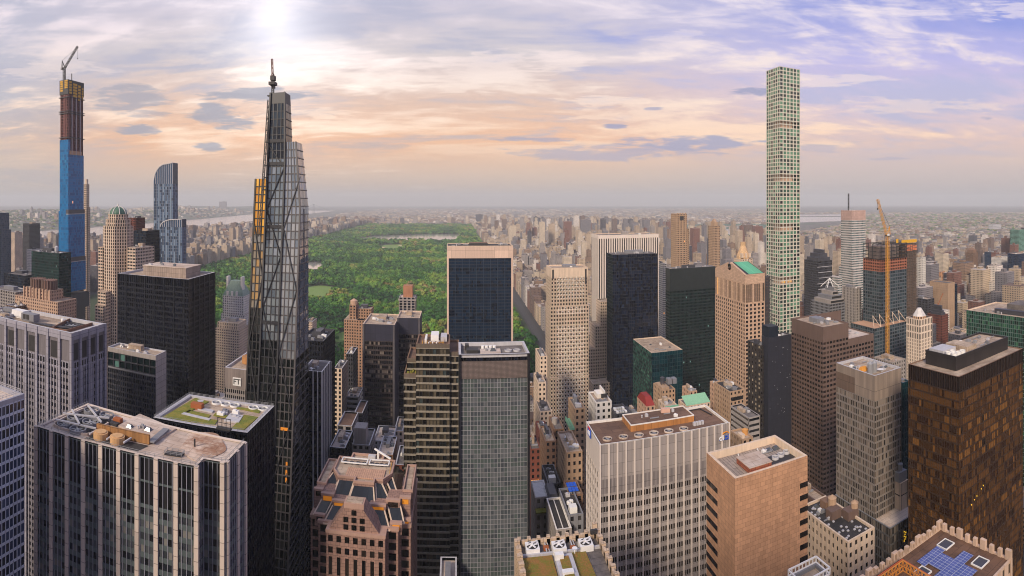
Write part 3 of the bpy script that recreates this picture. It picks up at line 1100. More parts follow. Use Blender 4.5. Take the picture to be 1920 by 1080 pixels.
x, y = rc(38, 595)
B.own('air_handler', M['white_paint'], lambda m: (m.box(x - 5, x + 5, y - 2.6, y + 2.6, Zc + 1, Zc + 4.6), m.box(x - 4, x + 4, y - 2, y + 2, Zc, Zc + 1)))
x, y = rc(57, 602)
cu_ = B.lump('chiller', M['mid_grey'], (x - 5.2, x + 5.2, y - 2.6, y + 2.6, Zc + .8, Zc + 4.6), (x - 5, x + 5, y - 2.2, y + 2.2, Zc, Zc + .8))
for dx in (-2.6, 0.2):
    part('chiller_louvre', mbf(lambda m: m.box(x + dx - 1.1, x + dx + 1.2, y - 2.68, y - 2.5, Zc + 1.3, Zc + 4.2)), M['dark_gear'], cu_)
wy = [rc(95, 620), rc(125, 624), rc(178, 609), rc(132, 601)]
B.own('fan_yard', M['roof_dark'], lambda m: m.poly([(*p, Zc + .05) for p in wy]))
B.own('yard_wall', wall('rusty_yard_wall', (120, 88, 70), .8), lambda m: curb(m, wy, Zc, 1.7, .5))
x, y = rc(136, 613)
unit_fan(B, x, y, Zc + .1, 4.2, 1.2, M['dark_grey'], 7)
for k in range(7):
    x, y = rc(70 + 6 * k, 608 + 1.2 * k)
    B.own('pipe_run', M['dark_grey'], lambda m: m.bar((x - 5, y - 2, Zc + .8), (x + 9, y + 3, Zc + .8), .5))
gear(B, rc(-20, 600)[0], rc(30, 600)[0], rc(0, 603)[1], rc(0, 592)[1], Zc, 5, 9, True)
gear(B, rc(80, 608)[0], rc(120, 608)[0], rc(100, 606)[1], rc(100, 598)[1], Zc, 5, 19, False)
B.done()

# ============================================================ white grid block cut by the frame
Z = 195.0
n1 = gp(46, 741, Z)
ptsD = [(n1[0] - 60, n1[1] - 34), (n1[0], n1[1] - 34), n1, (n1[0] - 60, n1[1])]
B = Bld('office_tower', 'blue grey office wall with a fine white grid, beside the silver ribbed tower', 'office tower', ptsD)
sD = style(wall('white_grid_metal', (190, 194, 206), .45), glass('slate_glass', [(34, 42, 60), (44, 54, 76), (26, 32, 46), (60, 70, 92)], .002, rough=.1), bay=1.7, fl=3.7, pf=.16, sf=.24, rec=.14, sp=.0, cl=.3)
B.tower(ptsD, 60, Z - 1, sD)
B.solid(ptsD[1], ptsD[2], Z - 1, Z + .5, M['aluminium'], 'cornice')
B.solid(ptsD[0], ptsD[1], Z - 1, Z + .5, M['aluminium'], 'cornice')
B.solid(ptsD[2], ptsD[3], Z - 1, Z + .5, M['aluminium'], 'cornice')
B.roof(ptsD, Z + .5, M['roof_pale'], 1.6, .8, M['aluminium'])
railing(B, [inset(ptsD, .8)[k] for k in (1, 2, 3)], Z + .5, 1.4, 1.6, M['pale_grey'])
B.done()

# ============================================================ low dark block with a blank stone end
pts, h = plan(202, 292, 667, 300, side=312)
B = Bld('office_tower', 'mid height dark glass block with a blank pale stone end wall', 'office tower', pts)
sE = style(M['dark_grey'], glass('blue_black_glass', [(24, 30, 42), (34, 40, 54), (18, 22, 30), (50, 56, 68)], .01, rough=.1), bay=1.8, fl=3.7, pf=.22, sf=.3, rec=.4, sp=.25)
B.facade(pts[0], pts[1], 10, h - 14, **sE)
B.facade(pts[0], pts[1], h - 13, h - 3, bay=4.6, fl=5, pf=.1, sf=.14, rec=.8, sp=.2, wm=M['dark_grey'], gm=M['g_green'], clamp=(.6, .9), gn='clerestory')
B.solid(pts[0], pts[1], h - 14, h - 13, M['mid_grey'], 'fascia', .1)
B.solid(pts[0], pts[1], h - 3, h, M['grey_stone'], 'fascia')
B.solid(pts[1], pts[2], 10, h, wall('end_wall_stone', (176, 164, 154), .85, .1, .2, (7, 3.7, 0, .12)), 'end_wall')
B.solid(pts[2], pts[3], 10, h, M['grey_stone'])
B.solid(pts[3], pts[0], 10, h, M['grey_stone'])
B.roof(pts, h + .01, M['roof_tan'], 1.0, .8, M['pale_grey'])
gear(B, pts[0][0] + 4, pts[1][0] - 4, pts[0][1] + 2, pts[2][1] - 2, h - 1, 9, 21, True, .8)
B.done()

# ============================================================ big black cube
pts, h = plan(220, 353, 524, 350, side=404)
B = Bld('office_tower', 'huge black box tower with faint vertical ribs and a tan roof penthouse', 'office tower', pts)
sF = style(M['black_steel'], M['g_black'], bay=1.7, fl=3.9, pf=.2, sf=.34, rec=.35, sp=.2, pmaj=5, cl=.55)
B.tower(pts, 10, h - 6, sF)
B.tower(pts, h - 6, h, style(M['black_steel'], M['g_black'], bay=1.7, fl=6, pf=.2, sf=.1, pmaj=5))
B.roof(pts, h + .02, M['roof_tan'], 1.6, 1.2, M['pale_grey'])
x0_, x1_, y0_, y1_ = pts[0][0], pts[1][0], pts[0][1], pts[2][1]
B.lump('penthouse', wall('penthouse_metal', (150, 134, 122), .7, .15, .3, (2, 6, 0, .1)), (x0_ + 16, x1_ - 9, y0_ + 13, y1_ - 9, h - 1.6, h + 6))
B.lump('penthouse_roof', M['roof_pale'], (x0_ + 15.5, x1_ - 8.5, y0_ + 12.5, y1_ - 8.5, h + 6, h + 6.5))
gear(B, x0_ + 18, x1_ - 12, y0_ + 15, y1_ - 12, h + 6.5, 6, 31, False, .8)
gear(B, x0_ + 4, x1_ - 4, y0_ + 3, y0_ + 10, h - 1.6, 5, 32, False, .6)
B.done()

# ============================================================ dark glass tower at the frame's edge
pts, h = plan(-40, 17, 400, 700, depth=30, whole=True)
B = Bld('office_tower', 'slate blue glass tower cut by the picture edge, a lower wing beside it', 'office tower', pts)
sG = style(wall('slate_frame', (66, 80, 98), .5), glass('slate_tower_glass', [(50, 66, 86), (66, 84, 104), (90, 100, 114), (42, 54, 72)], .002, spec=.8), bay=2, fl=3.8, pf=.14, sf=.25)
B.tower(pts, 0, h, sG)
B.roof(pts, h, M['roof_grey'], 0)
pw = [(pts[1][0], pts[1][1] + 6), (pts[1][0] + 6, pts[1][1] + 6), (pts[1][0] + 6, pts[2][1]), (pts[1][0], pts[2][1])]
hw = zt(19, 432, 706)
B.tower(pw, 0, hw, sG)
B.roof(pw, hw, M['roof_grey'], 0, name='wing_roof')
B.done()

for nm, lab, xl, xr, y, u0, dep, wm, gm, kw in (
    ('apartment_tower', 'slender dark brown tower in front of the western river', 43, 70, 420, 1000, 40, M['dark_grey'], M['g_dark'], dict(bay=2.2, fl=3.2, pf=.3, sf=.42)),
    ('apartment_tower', 'pale beige apartment tower between the slate glass tower and the dark brown one', 21, 36, 436, 1080, 30, M['limestone'], M['g_mid'], dict(bay=3, fl=3.2, pf=.45, sf=.45)),
    ('apartment_tower', 'white apartment tower just behind the flat green glass block', 50, 64, 469, 760, 30, M['white'], M['g_mid'], dict(bay=3, fl=3.2, pf=.5, sf=.45)),
    ('apartment_tower', 'narrow grey brown tower tucked behind the blue clad skyscraper', 99, 113, 440, 1150, 30, M['grey_stone'], M['g_dark'], dict(bay=3, fl=3.2, pf=.4, sf=.42)),
    ('apartment_tower', 'tall pale stepped tower showing as a strip behind the blue clad skyscraper', 157, 165, 345, 770, 9, M['limestone'], M['g_dark'], dict(bay=2.6, fl=3.4, pf=.45, sf=.4)),
    ('office_tower', 'navy glass office block standing behind the green domed tower', 247, 299, 434, 590, 34, M['black_steel'], M['g_navy'], dict(bay=2, fl=3.7, pf=.16, sf=.3)),
    ('office_tower', 'flat topped brown brick tower rising behind the navy glass block', 240, 271, 409, 660, 26, M['red_brick'], M['g_dark'], dict(bay=2.4, fl=3.6, pf=.4, sf=.4)),
):
    pts, h = plan(xl, xr, y, u0, depth=dep, whole=True)
    B = Bld(nm, lab, 'apartment tower' if nm[0] == 'a' else 'office tower', pts)
    B.tower(pts, 0, h, style(wm, gm, **kw))
    B.roof(pts, h + .02, M['roof_grey'], 1, .8, wm)
    gear(B, pts[0][0] + 1, pts[1][0] - 1, pts[0][1] + 2, pts[2][1] - 2, h - 1, 4, int(u0) + int(xl), True, 1.1)
    if xl == 157:
        ps = [(pts[1][0], pts[0][1] + 4), (pts[1][0] + 2, pts[0][1] + 2), (pts[1][0] + 2, pts[2][1]), (pts[1][0], pts[2][1])]
        B.tower(ps, 0, h - 42, style(wm, gm, **kw))
        B.roof(ps, h - 42, M['roof_grey'], 0, name='setback_roof')
        B.lump('crown', wm, (pts[0][0] + 1, pts[0][0] + 5, pts[0][1] + 2, pts[0][1] + 7, h, h + 9))
    B.done(0)

# ============================================================ green glass block
pts, h = plan(59, 133, 477, 520, depth=24, whole=True)
B = Bld('office_tower', 'flat topped dark green glass office block in front of the blue skyscraper', 'office tower', pts)
B.tower(pts, 0, h, style(wall('green_mullion', (30, 50, 50), .4), M['g_green'], bay=1.8, fl=3.8, pf=.14, sf=.34, rec=.3, sp=.15, sm=wall('green_spandrel', (22, 42, 42), .35), cl=.75))
B.roof(pts, h + .02, M['roof_grey'], 1, .8, M['dark_grey'])
gear(B, pts[0][0] + 3, pts[1][0] - 3, pts[0][1] + 2, pts[2][1] - 2, h - 1, 9, 41, True, 1.2)
water_tank(B, pts[1][0] - 12, pts[0][1] + 9, h - 1, 2.6, M['pale_grey'])
B.done()
pts, h = plan(8, 46, 517, 560, depth=40)
B = Bld('office_building', 'low dark teal block at the foot of the slate glass tower', 'office building', pts)
B.tower(pts, 0, h, style(M['black_steel'], M['g_navy'], bay=2.5, fl=3.8, pf=.14, sf=.3))
B.roof(pts, h + .02, M['roof_grey'], 1, .8, M['dark_grey'])
gear(B, pts[0][0] + 2, pts[1][0] - 2, pts[0][1] + 4, pts[2][1] - 4, h - 1, 7, 43)
B.done()
for k, (xl, xr, y, u0, wm, lab) in enumerate(((-20, 30, 548, 430, M['grey_stone'], 'low grey block with plant on its roof, beside the tan brick tower'), (12, 30, 575, 400, M['tan_dark'], 'small square brown block right under the tan brick tower'), (-20, 14, 588, 380, M['grey_stone'], 'low grey roof at the picture edge above the silver tower'))):
    pts, h = plan(xl, xr, y, u0, depth=26)
    B = Bld('office_building', lab, 'office building', pts)
    B.tower(pts, 0, h, style(wm, M['g_dark'], bay=3, fl=3.6, pf=.4, sf=.4))
    B.roof(pts, h + .02, M['roof_grey'], 1, .8, M['pale_grey'])
    gear(B, pts[0][0] + 2, pts[1][0] - 2, pts[0][1] + 2, pts[2][1] - 2, h - 1, 5, 50 + k)
    B.done()

# ============================================================ tan stepped tower with a ribbed round crown
u0 = 415
pts, h = plan(28, 108, 567, u0, depth=30)
B = Bld('apartment_tower', 'tan brick stepped tower with a dark ribbed rounded crown', 'apartment tower', pts)
sH = style(M['pinkish'], M['g_dark'], bay=2.8, fl=3.4, pf=.55, sf=.5, win=True, cl=.2)
B.tower(pts, 60, h, sH)
B.roof(pts, h + .02, M['roof_tan'], 1, .8, M['pinkish'])
p2 = [(cx(42, u0) + 0, u0 + 3), (cx(90, u0), u0 + 3), (cx(90, u0), u0 + 24), (cx(42, u0), u0 + 24)]
h2 = zt(90, 545, u0 + 3)
B.tower(p2, h - 1, h2, sH)
for k in range(9):
    xx = p2[0][0] + (p2[1][0] - p2[0][0]) * k / 8
    B.lump('buttress', M['pinkish'], (xx - .7, xx + .7, u0 + 1.9, u0 + 3.4, h - 1, h2 + 1.2))
B.roof(p2, h2, M['roof_tan'], 0, name='setback_roof')
xc, xd = cx(56, u0) + 1, cx(77, u0) + 1
h3 = zt(66, 522, u0 + 10)
crown_m = wall('crown_brown', (110, 78, 66), .8, .1, .3)
for xx in (xc, xd):
    B.own('crown', crown_m, lambda m: m.cyl(xx, u0 + 12, 8.0, h2, h3, 18))

    def ribs(m):
        for i in range(18):
            a = 2 * math.pi * i / 18
            m.bar((xx + 8.1 * math.cos(a), u0 + 12 + 8.1 * math.sin(a), h2), (xx + 8.1 * math.cos(a), u0 + 12 + 8.1 * math.sin(a), h3 + .7), .9)
    B.own('crown_rib', M['brown_stone'], ribs)
B.done(90)

# ============================================================ blue clad skyscraper under construction
u0, u1 = 640, 678
xa, xE = cx(112, u0), cx(128, u0)
P4 = [(xa, u0), (xE, u0), (xE, u1), (xa, u1)]
B = Bld('skyscraper', 'unfinished supertall tower clad in blue film below a bare rust brown frame and yellow crown', 'skyscraper', P4)
zL, zR = zt(120, 262, u0), zt(130, 289, u0)
ztop, zyel = zt(130, 147, u0), zt(130, 172, u0)
blue_m = wall('blue_mullion', (22, 92, 148), .4)
sJ = style(blue_m, M['g_blue'], bay=2.0, fl=4.2, pf=.1, sf=.12, rec=.2, sp=.1, cl=.7)


def grow(d, n=0):
    return [(xa - d * .3, u0 - d), (xE + d, u0 - d), (xE + d, u1 + d * .3), (xa - d * .3, u1 + d * .3)]


zs1, zs2_ = zt(130, 396, u0), zt(130, 486, u0)
B.tower(P4, zs1 - 1, zR, sJ)
B.tower(grow(2), zs2_ - 1, zs1, sJ)
B.roof(grow(2), zs1, M['mid_grey'], 0, name='setback_roof')
B.tower(grow(3.5), 118, zs2_, sJ)
B.roof(grow(3.5), zs2_, M['mid_grey'], 0, name='setback_roof')
up_ = [(xa, u0 - .05), (xE + .05, u0 - .05), (xE + .05, u0 + 5), (xa, u0 + 5)]
B.tower(up_, zR, zL, sJ)
B.roof(up_, zL, M['mid_grey'], 0)
B.lump('base_deck', M['dark_grey'], (xa - 6, xE + 8, u0 - 8, u1 + 4, 114, zt(130, 580, u0)), (xa - 3, xE + 4, u0 - 5, u1, 20, 114))
for k, zb_ in enumerate((zs1, zs2_)):
    g_ = 2.3 + 1.5 * k
    B.lump('mechanical_band', M['dark_grey'], (xE - 3, xE + g_, u0 - g_, u1, zb_ - 4, zb_ + 2.5))
    B.lump('band_edge', M['pale_grey'], (xE - 3, xE + g_ + .2, u0 - g_ - .2, u1, zb_ - 5, zb_ - 4))
frame_m = wall('raw_frame', (116, 76, 72), .85, .15, .3)
B.tower(inset(P4, .7), zR - 1, zyel, style(frame_m, glass('open_floor', [(66, 38, 40), (92, 54, 52), (50, 32, 36), (120, 78, 72)], 0, rough=.7, spec=.1), bay=3.2, fl=4.4, pf=.3, sf=.26, rec=1.2, sp=.3, gn='open_floors', wn='floor_frame', pmaj=3))
B.lump('raw_slab', wall('raw_concrete', (176, 140, 110), .85), (xE - 2, xE + .3, u0 + 3, u1 - 5, zR, zR + 6))
for zz in (zyel - 8, zyel - 30, zyel - 33, zR + 26):
    B.lump('safety_deck', M['dark_grey'], (xa - 1.2, xE + 1.4, u0 - 1.2, u1 + 1, zz, zz + 1.0))
for k in range(3):
    B.lump('hoist_rail', M['pale_grey'], (xE + .1, xE + .8, u0 + 8 + 10 * k, u0 + 9 + 10 * k, zR, zyel - 6))
scr = M['dark_gear']
B.lump('crown_screen', scr, (xa - .2, xE + .3, u0 - .3, u1 + .3, zyel - 3, ztop - 1))
yel = plain('yellow_formwork', (196, 148, 34), .6)
for (s_, a_, b_, c_, d_) in ((0, .1, .4, .1, .95), (0, .6, .95, .3, .95), (1, .05, .2, -.1, .9), (1, .3, .55, -.3, .8), (1, .62, .78, -.5, .75), (1, .86, .96, -.4, .6)):
    for q in range(5):
        z0_, z1_ = (zyel + (ztop - zyel) * (c_ + (d_ - c_) * (q + e_) / 5) for e_ in (0, .72))
        if s_:
            B.lump('formwork_panel', yel, (xE + .35, xE + .7, u0 + (u1 - u0) * a_, u0 + (u1 - u0) * b_, z0_, z1_))
        else:
            B.lump('formwork_panel', yel, (xa + (xE - xa) * a_, xa + (xE - xa) * b_, u0 - .8, u0 - .35, z0_, z1_))
B.lump('mast_stub', scr, (xa + 12, xa + 13, u0 + 14, u0 + 15, ztop - 1, zt(128, 134, u0)))
B.done(0)


def lattice(m, a, b, w_, seg, th):
    """Square lattice member from a to b."""
    a, b = Vector(a), Vector(b)
    d = (b - a).normalized()
    up = Vector((0, 0, 1)) if abs(d.z) < .9 else Vector((0, 1, 0))
    s = d.cross(up).normalized() * (w_ / 2)
    u = s.cross(d).normalized() * (w_ / 2)
    cs = (-s - u, s - u, s + u, -s + u)
    for c_ in cs:
        m.bar(a + c_, b + c_, th)
    n = max(1, int((b - a).length / seg))
    for i in range(n):
        p, q = a + (b - a) * (i / n), a + (b - a) * ((i + 1) / n)
        for k in range(4):
            c1_, c2_ = cs[k], cs[(k + 1) % 4]
            m.bar(p + (c1_ if i % 2 else c2_), q + (c2_ if i % 2 else c1_), th * .7)
            m.bar(q + c1_, q + c2_, th * .6)


def luffing_crane(label, base, top, pivot_h, tip, aframe, mat, w_=2.2, th=.45, hook=14, cw=7):
    """Tower crane: lattice mast, slewing deck with cab and counterweights, A-frame, raised jib, pendant line, hook."""
    x, y, z0 = base
    t = thing('tower_crane', label, 'crane', base)
    m = MB()
    lattice(m, base, (x, y, top), w_, w_ * 1.3, th)
    part('mast', m, mat, t)
    tp = Vector(tip)
    d = Vector((tp.x - x, tp.y - y, 0)).normalized()
    dk = part('slewing_deck', mbf(lambda q: q.bar(Vector((x, y, top + .6)) + d * 2.5, Vector((x, y, top + .6)) - d * cw, w_ * 1.2, 1.4)), M['dark_gear'], t)
    part('counterweight', mbf(lambda q: q.bar(Vector((x, y, top - .2)) - d * (cw - 2.6), Vector((x, y, top - .2)) - d * cw, w_ * 1.3, 3.2)), M['mid_grey'], t)
    s = Vector((-d.y, d.x, 0))
    part('cab', mbf(lambda q: q.bar(Vector((x, y, top + 1.4)) + s * 2.2, Vector((x, y, top + 1.4)) + s * 2.2 + d * 2.6, 1.8, 2.2)), M['white_paint'], dk)
    m = MB()
    root = Vector((x, y, top + 1.4)) + d * 2
    lattice(m, root, tip, w_ * .75, w_ * 1.3, th * .8)
    part('jib', m, mat, t)
    ap = Vector((x, y, top + aframe)) - d * (cw * .75)
    m = MB()
    for k in (-1, 1):
        m.bar(Vector((x, y, top + 1)) + s * k + d, ap, th)
        m.bar(Vector((x, y, top + 1)) + s * k - d * (cw * .8), ap, th)
    part('mast_frame', m, mat, t)
    m = MB()
    m.bar(ap, root + (tp - root) * .92, .22)
    part('pendant_line', m, M['dark_gear'], t)
    m = MB()
    m.bar(tp, tp - Vector((0, 0, hook)), .2)
    m.box(tp.x - .5, tp.x + .5, tp.y - .5, tp.y + .5, tp.z - hook - 1.8, tp.z - hook, True)
    part('hook_line', m, M['dark_gear'], t)
    return t


xm, ym = cx(120.5, 652), 652
luffing_crane('dark luffing crane on top of the blue clad unfinished tower', (xm, ym, ztop - 1), zt(120, 128, 652), 0, (cx(145.5, 652), 652, zt(145.5, 87, 652)), 13, M['dark_gear'], 3.0, .6, 18, 6)

# ============================================================ green domed tower
u0 = 480
octo = lambda xc_, yc_, r: [(xc_ + r * math.cos(math.pi / 8 + i * math.pi / 4), yc_ + r * math.sin(math.pi / 8 + i * math.pi / 4)) for i in range(8)]
xc_, yc_ = cx(221.5, 500), 500
r_ = (cx(243, 500) - cx(199, 500)) / 2 / .924
pt8 = octo(xc_, yc_, r_)
pt8 = sorted(pt8, key=lambda p: math.atan2(p[1] - yc_, p[0] - xc_))
B = Bld('skyscraper', 'octagonal beige tower crowned by a ribbed green copper dome', 'skyscraper', pt8)
sK = style(M['limestone'], M['g_dark'], bay=2.6, fl=3.5, pf=.42, sf=.34, rec=.7, sp=.45, cl=.3)
hk = zt(221, 425, 482)
B.tower(pt8, 0, hk, sK)
B.roof(pt8, hk, M['roof_tan'], 0)
p2 = octo(xc_, yc_, r_ * .82)
p2 = sorted(p2, key=lambda p: math.atan2(p[1] - yc_, p[0] - xc_))
h2 = zt(221, 412, 486)
B.tower(p2, hk - 1, h2, sK)
B.roof(p2, h2, M['roof_tan'], 0, name='setback_roof')
p3 = sorted(octo(xc_, yc_, r_ * .66), key=lambda p: math.atan2(p[1] - yc_, p[0] - xc_))
h3 = zt(221, 402, 488)
B.tower(p3, h2 - 1, h3, sK)
B.roof(p3, h3, M['roof_tan'], 0, name='setback_roof')
rd = r_ * .56
hd = zt(221, 387, 495) - h3


def dome(m):
    prev = None
    for k in range(9):
        a = k / 8 * math.pi / 2
        rr, zz = rd * math.cos(a) + .02, h3 + hd * math.sin(a)
        ring_ = [(xc_ + rr * math.cos(2 * math.pi * i / 16), yc_ + rr * math.sin(2 * math.pi * i / 16), zz) for i in range(16)]
        if prev:
            for i in range(16):
                m.poly((prev[i], prev[(i + 1) % 16], ring_[(i + 1) % 16], ring_[i]))
        prev = ring_


dm = B.own('dome', wall('dome_copper', (70, 104, 84), .6, .12, .3), dome)


def dribs(m):
    for i in range(8):
        b = 2 * math.pi * i / 8
        q = [Vector((xc_ + (rd + .25) * math.cos(b) * math.cos(a), yc_ + (rd + .25) * math.sin(b) * math.cos(a), h3 + (hd + .25) * math.sin(a))) for a in [k / 6 * math.pi / 2 for k in range(7)]]
        for k in range(6):
            m.bar(q[k], q[k + 1], .7)


part('dome_rib', mbf(dribs), M['white'], dm)
part('finial', mbf(lambda m: (m.cyl(xc_, yc_, 1.0, h3 + hd, h3 + hd + 2.2, 8), m.cyl(xc_, yc_, .25, h3 + hd + 2, h3 + hd + 6, 6, .05))), M['white'], dm)
for xl, xr, y, dy, nm in ((184, 200, 463, 4, 'wing'), (238, 262, 464, 6, 'wing')):
    hw = zt((xl + xr) / 2, y, 490)
    a_, b_ = cx(xl, 490), cx(xr, 490)
    pw = [(a_, 490 + dy), (a_ + 3, 486), (b_ - 3, 486), (b_, 490 + dy), (b_, 520), (a_, 520)]
    B.tower(pw, 0, hw, style(M['limestone'], M['g_mid'], bay=3.2, fl=3.5, pf=.2, sf=.45, rec=.7, sp=.1, cl=.3, wn='wing_wall'))
    B.roof(pw, hw, M['roof_tan'], 0, name='wing_roof')
    gear(B, a_ + 2, b_ - 2, 496, 515, hw, 4, int(xl), True, .9)
for xl, xr, y in ((180, 192, 545), (178, 190, 570)):
    hw = zt(186, y, 478)
    a_, b_ = cx(xl, 476), cx(xr + 8, 476)
    pw = [(a_, 480), (a_ + 4, 474 - (570 == y) * 3), (b_, 474 - (570 == y) * 3), (b_, 500), (a_, 500)]
    B.tower(pw, 0, hw, style(M['limestone'], M['g_mid'], bay=3.2, fl=3.5, pf=.2, sf=.45, rec=.7, sp=.1, wn='wing_wall'))
    B.roof(pw, hw, M['roof_tan'], 0, name='wing_roof')
B.done(0)

# ============================================================ blue grey tower with the waterfall roof
u0 = 640
g57 = glass('striped_blue_glass', [(34, 52, 74), (52, 74, 100), (88, 110, 134), (24, 38, 58), (120, 138, 156), (40, 60, 84)], .002, rough=.08)
mul57 = wall('silver_mullion', (112, 122, 138), .4)


def curved_block(B, xl, xr, u0, u1, zs, z_lo, bay, name, roofm, kx=2.6):
    """Block whose top curves down along its west side, with ribs carried over the roof."""
    L = xr - xl
    n = 12
    prof = [(xl + L * (1 - math.cos(t * math.pi / 2)) * .62, zs + (z_lo) * math.sin(t * math.pi / 2)) for t in [k / n for k in range(n + 1)]]
    prof.append((xr, zs + z_lo * 1.06))
    m = MB()
    for i in range(len(prof) - 1):
        (a, za), (b, zb) = prof[i], prof[i + 1]
        m.poly(((a, u0, za), (b, u0, zb), (b, u1, zb), (a, u1, za)))
    rf = part(name, m, roofm, B.o)
    g = MB()
    g.poly([(xl, u0, zs)] + [(xr, u0, zs)] + [(a, u0, za) for a, za in reversed(prof)][:-1], .2)
    g.poly([(xr, u0, zs), (xr, u1, zs), (xr, u1, prof[-1][1]), (xr, u0, prof[-1][1])], .1)
    part('gable_glass', g, g57, B.o)
    r = MB()
    for k in range(int((u1 - u0) / kx) + 1):
        yy = u0 + k * kx
        for i in range(len(prof) - 1):
            r.bar((prof[i][0], yy, prof[i][1]), (prof[i + 1][0], yy, prof[i + 1][1]), .7)
    part('roof_rib', r, M['pale_grey'], rf)
    e = MB()
    for i in range(len(prof) - 1):
        e.bar((prof[i][0], u0 - .3, prof[i][1]), (prof[i + 1][0], u0 - .3, prof[i + 1][1]), 1.1)
    nb = int(L / bay)
    for k in range(1, nb + 1):
        xx = xl + L * k / nb
        zz = max(z for x_, z in prof if x_ <= xx + .01)
        e.bar((xx, u0 - .2, zs), (xx, u0 - .2, zz), .55)
    part('gable_trim', e, M['pale_grey'], rf)


xa, xb = cx(288, u0), cx(324, u0)
zs, ze = zt(288, 345, u0), zt(327, 305, u0)
B = Bld('skyscraper', 'blue striped glass tower whose roof curves down like a wave', 'skyscraper', [(xa, u0), (xb, u0), (xb, u0 + 14), (xa, u0 + 14)])
sL = style(mul57, g57, bay=2.4, fl=3.9, pf=.22, sf=.1, rec=.3, sp=.2, cl=.35, vcol=.75)
ptsL = [(xa, u0), (xb, u0), (xb, u0 + 14), (xa, u0 + 14)]
B.tower(ptsL, 0, zs, sL)
curved_block(B, xa, xb, u0, u0 + 14, zs, (ze - zs) / 1.06, 2.9, 'curved_roof', M['dark_grey'])
xa2, xb2 = cx(301, 600), cx(341, 600)
zs2, ze2 = zt(301, 425, 600), zt(347, 411, 600)
ptsL2 = [(xa2, 600), (xb2, 600), (xb2, 612), (xa2, 612)]
HERO_PLANS.append((xa2, xb2, 595, 640))
B.tower(ptsL2, 0, zs2, sL)
curved_block(B, xa2, xb2, 600, 612, zs2, (ze2 - zs2) / 1.06, 2.9, 'wing_roof', M['pale_grey'])
B.done(0)

# ============================================================ chateau roofed hotel and its cream neighbour
u0 = 700
pts, h = plan(414, 458, 592, u0, depth=34)
B = Bld('hotel_tower', 'white hotel tower with a steep green roof between two tall chimneys', 'hotel', pts)
sN = style(M['white'], M['g_dark'], bay=3.0, fl=3.4, pf=.55, sf=.5, win=True, cl=.2)
B.tower(pts, 0, h, sN)
hm = zt(436, 555, u0)
mid = [(pts[0][0] + 2, u0 + 2), (pts[1][0] - 2, u0 + 2), (pts[1][0] - 2, u0 + 30), (pts[0][0] + 2, u0 + 30)]
B.tower(mid, h - .5, hm, sN)
B.roof(pts, h, M['roof_tan'], 0)
ht = zt(436, 528, u0)
ri = [(mid[0][0] + 9, u0 + 9), (mid[1][0] - 9, u0 + 9), (mid[1][0] - 9, u0 + 20), (mid[0][0] + 9, u0 + 20)]
B.own('roof_slope', wall('weathered_copper', (126, 146, 130), .7, .15, .4), lambda m: m.frustum(mid, ri, hm, ht))
for xx in (mid[0][0] + 5, mid[1][0] - 5):
    B.lump('chimney', M['white'], (xx - 1.5, xx + 1.5, u0 + 7, u0 + 15, hm, zt(436, 520, u0)))
for k in range(3):
    xx = mid[0][0] + 6 + k * 7
    B.lump('dormer', M['white'], (xx, xx + 3, u0 + 1.8, u0 + 6, hm - .5, hm + 6))
B.done(80)
pts, h = plan(403, 448, 608, 640, depth=34)
B = Bld('hotel_tower', 'cream hotel block with rows of small windows in front of the green roofed tower', 'hotel', pts)
B.tower(pts, 0, h - 8, style(M['cream'], M['g_dark'], bay=3.2, fl=3.3, pf=.42, sf=.48, win=True, cl=.2))
up = inset(pts, 2.5)
B.tower(up, h - 8, h, style(M['cream'], M['g_dark'], bay=3.2, fl=4, pf=.6, sf=.4))
B.roof(up, h + .02, M['roof_tan'], 1, .8, M['cream'])
B.roof(pts, h - 8, M['roof_tan'], 0, name='setback_roof')
gear(B, up[0][0] + 1, up[1][0] - 1, up[0][1] + 2, up[2][1] - 2, h - 1, 5, 61)
B.done(80)

# ============================================================ block with the two letter sign
pts, h = plan(421, 486, 697, 300, depth=46)
B = Bld('office_building', 'pale grey office block carrying a square white sign with black letters', 'office building', pts)
sO = style(M['grey_stone'], M['g_dark'], bay=1.3, fl=3.6, pf=.3, sf=.4, rec=.5, sp=.3)
B.tower(pts, 0, h - 12, sO)
for i in (0, 1, 2, 3):
    B.solid(pts[i], pts[(i + 1) % 4], h - 12, h, wall('ribbed_panel', (140, 128, 122), .8, .1, .2, (.7, 20, 0, .12)) if i == 0 else M['grey_stone'], 'top_band')
B.roof(pts, h + .02, M['roof_tan'], 1.4, .9, M['pale_grey'])
sgx0, sgx1 = cx(437, 300), cx(452, 300)
sgz0, sgz1 = zt(444, 723, 300), zt(444, 708, 300)
sg = B.lump('sign', M['white_paint'], (sgx0, sgx1, 299.5, 299.95, sgz0, sgz1))
lettering('FT', (sgz1 - sgz0) * .92, .06, M['dark_gear'], sg, ((sgx0 + sgx1) / 2, 299.4, (sgz0 + sgz1) / 2), 0, bold=.05)
B.own('tank', wall('orange_tank', (170, 120, 70), .8), lambda m: m.cyl(cx(463, 315), 318, 4.2, h - 1.2, h + 3, 18))
gear(B, pts[0][0] + 3, pts[1][0] - 8, 306, 340, h - 1.4, 8, 67, True, .8)
B.done(0)

# ============================================================ dark leaning diagrid tower, three slabs
def lean(z):
    return 251 + .119 * (z - 112)


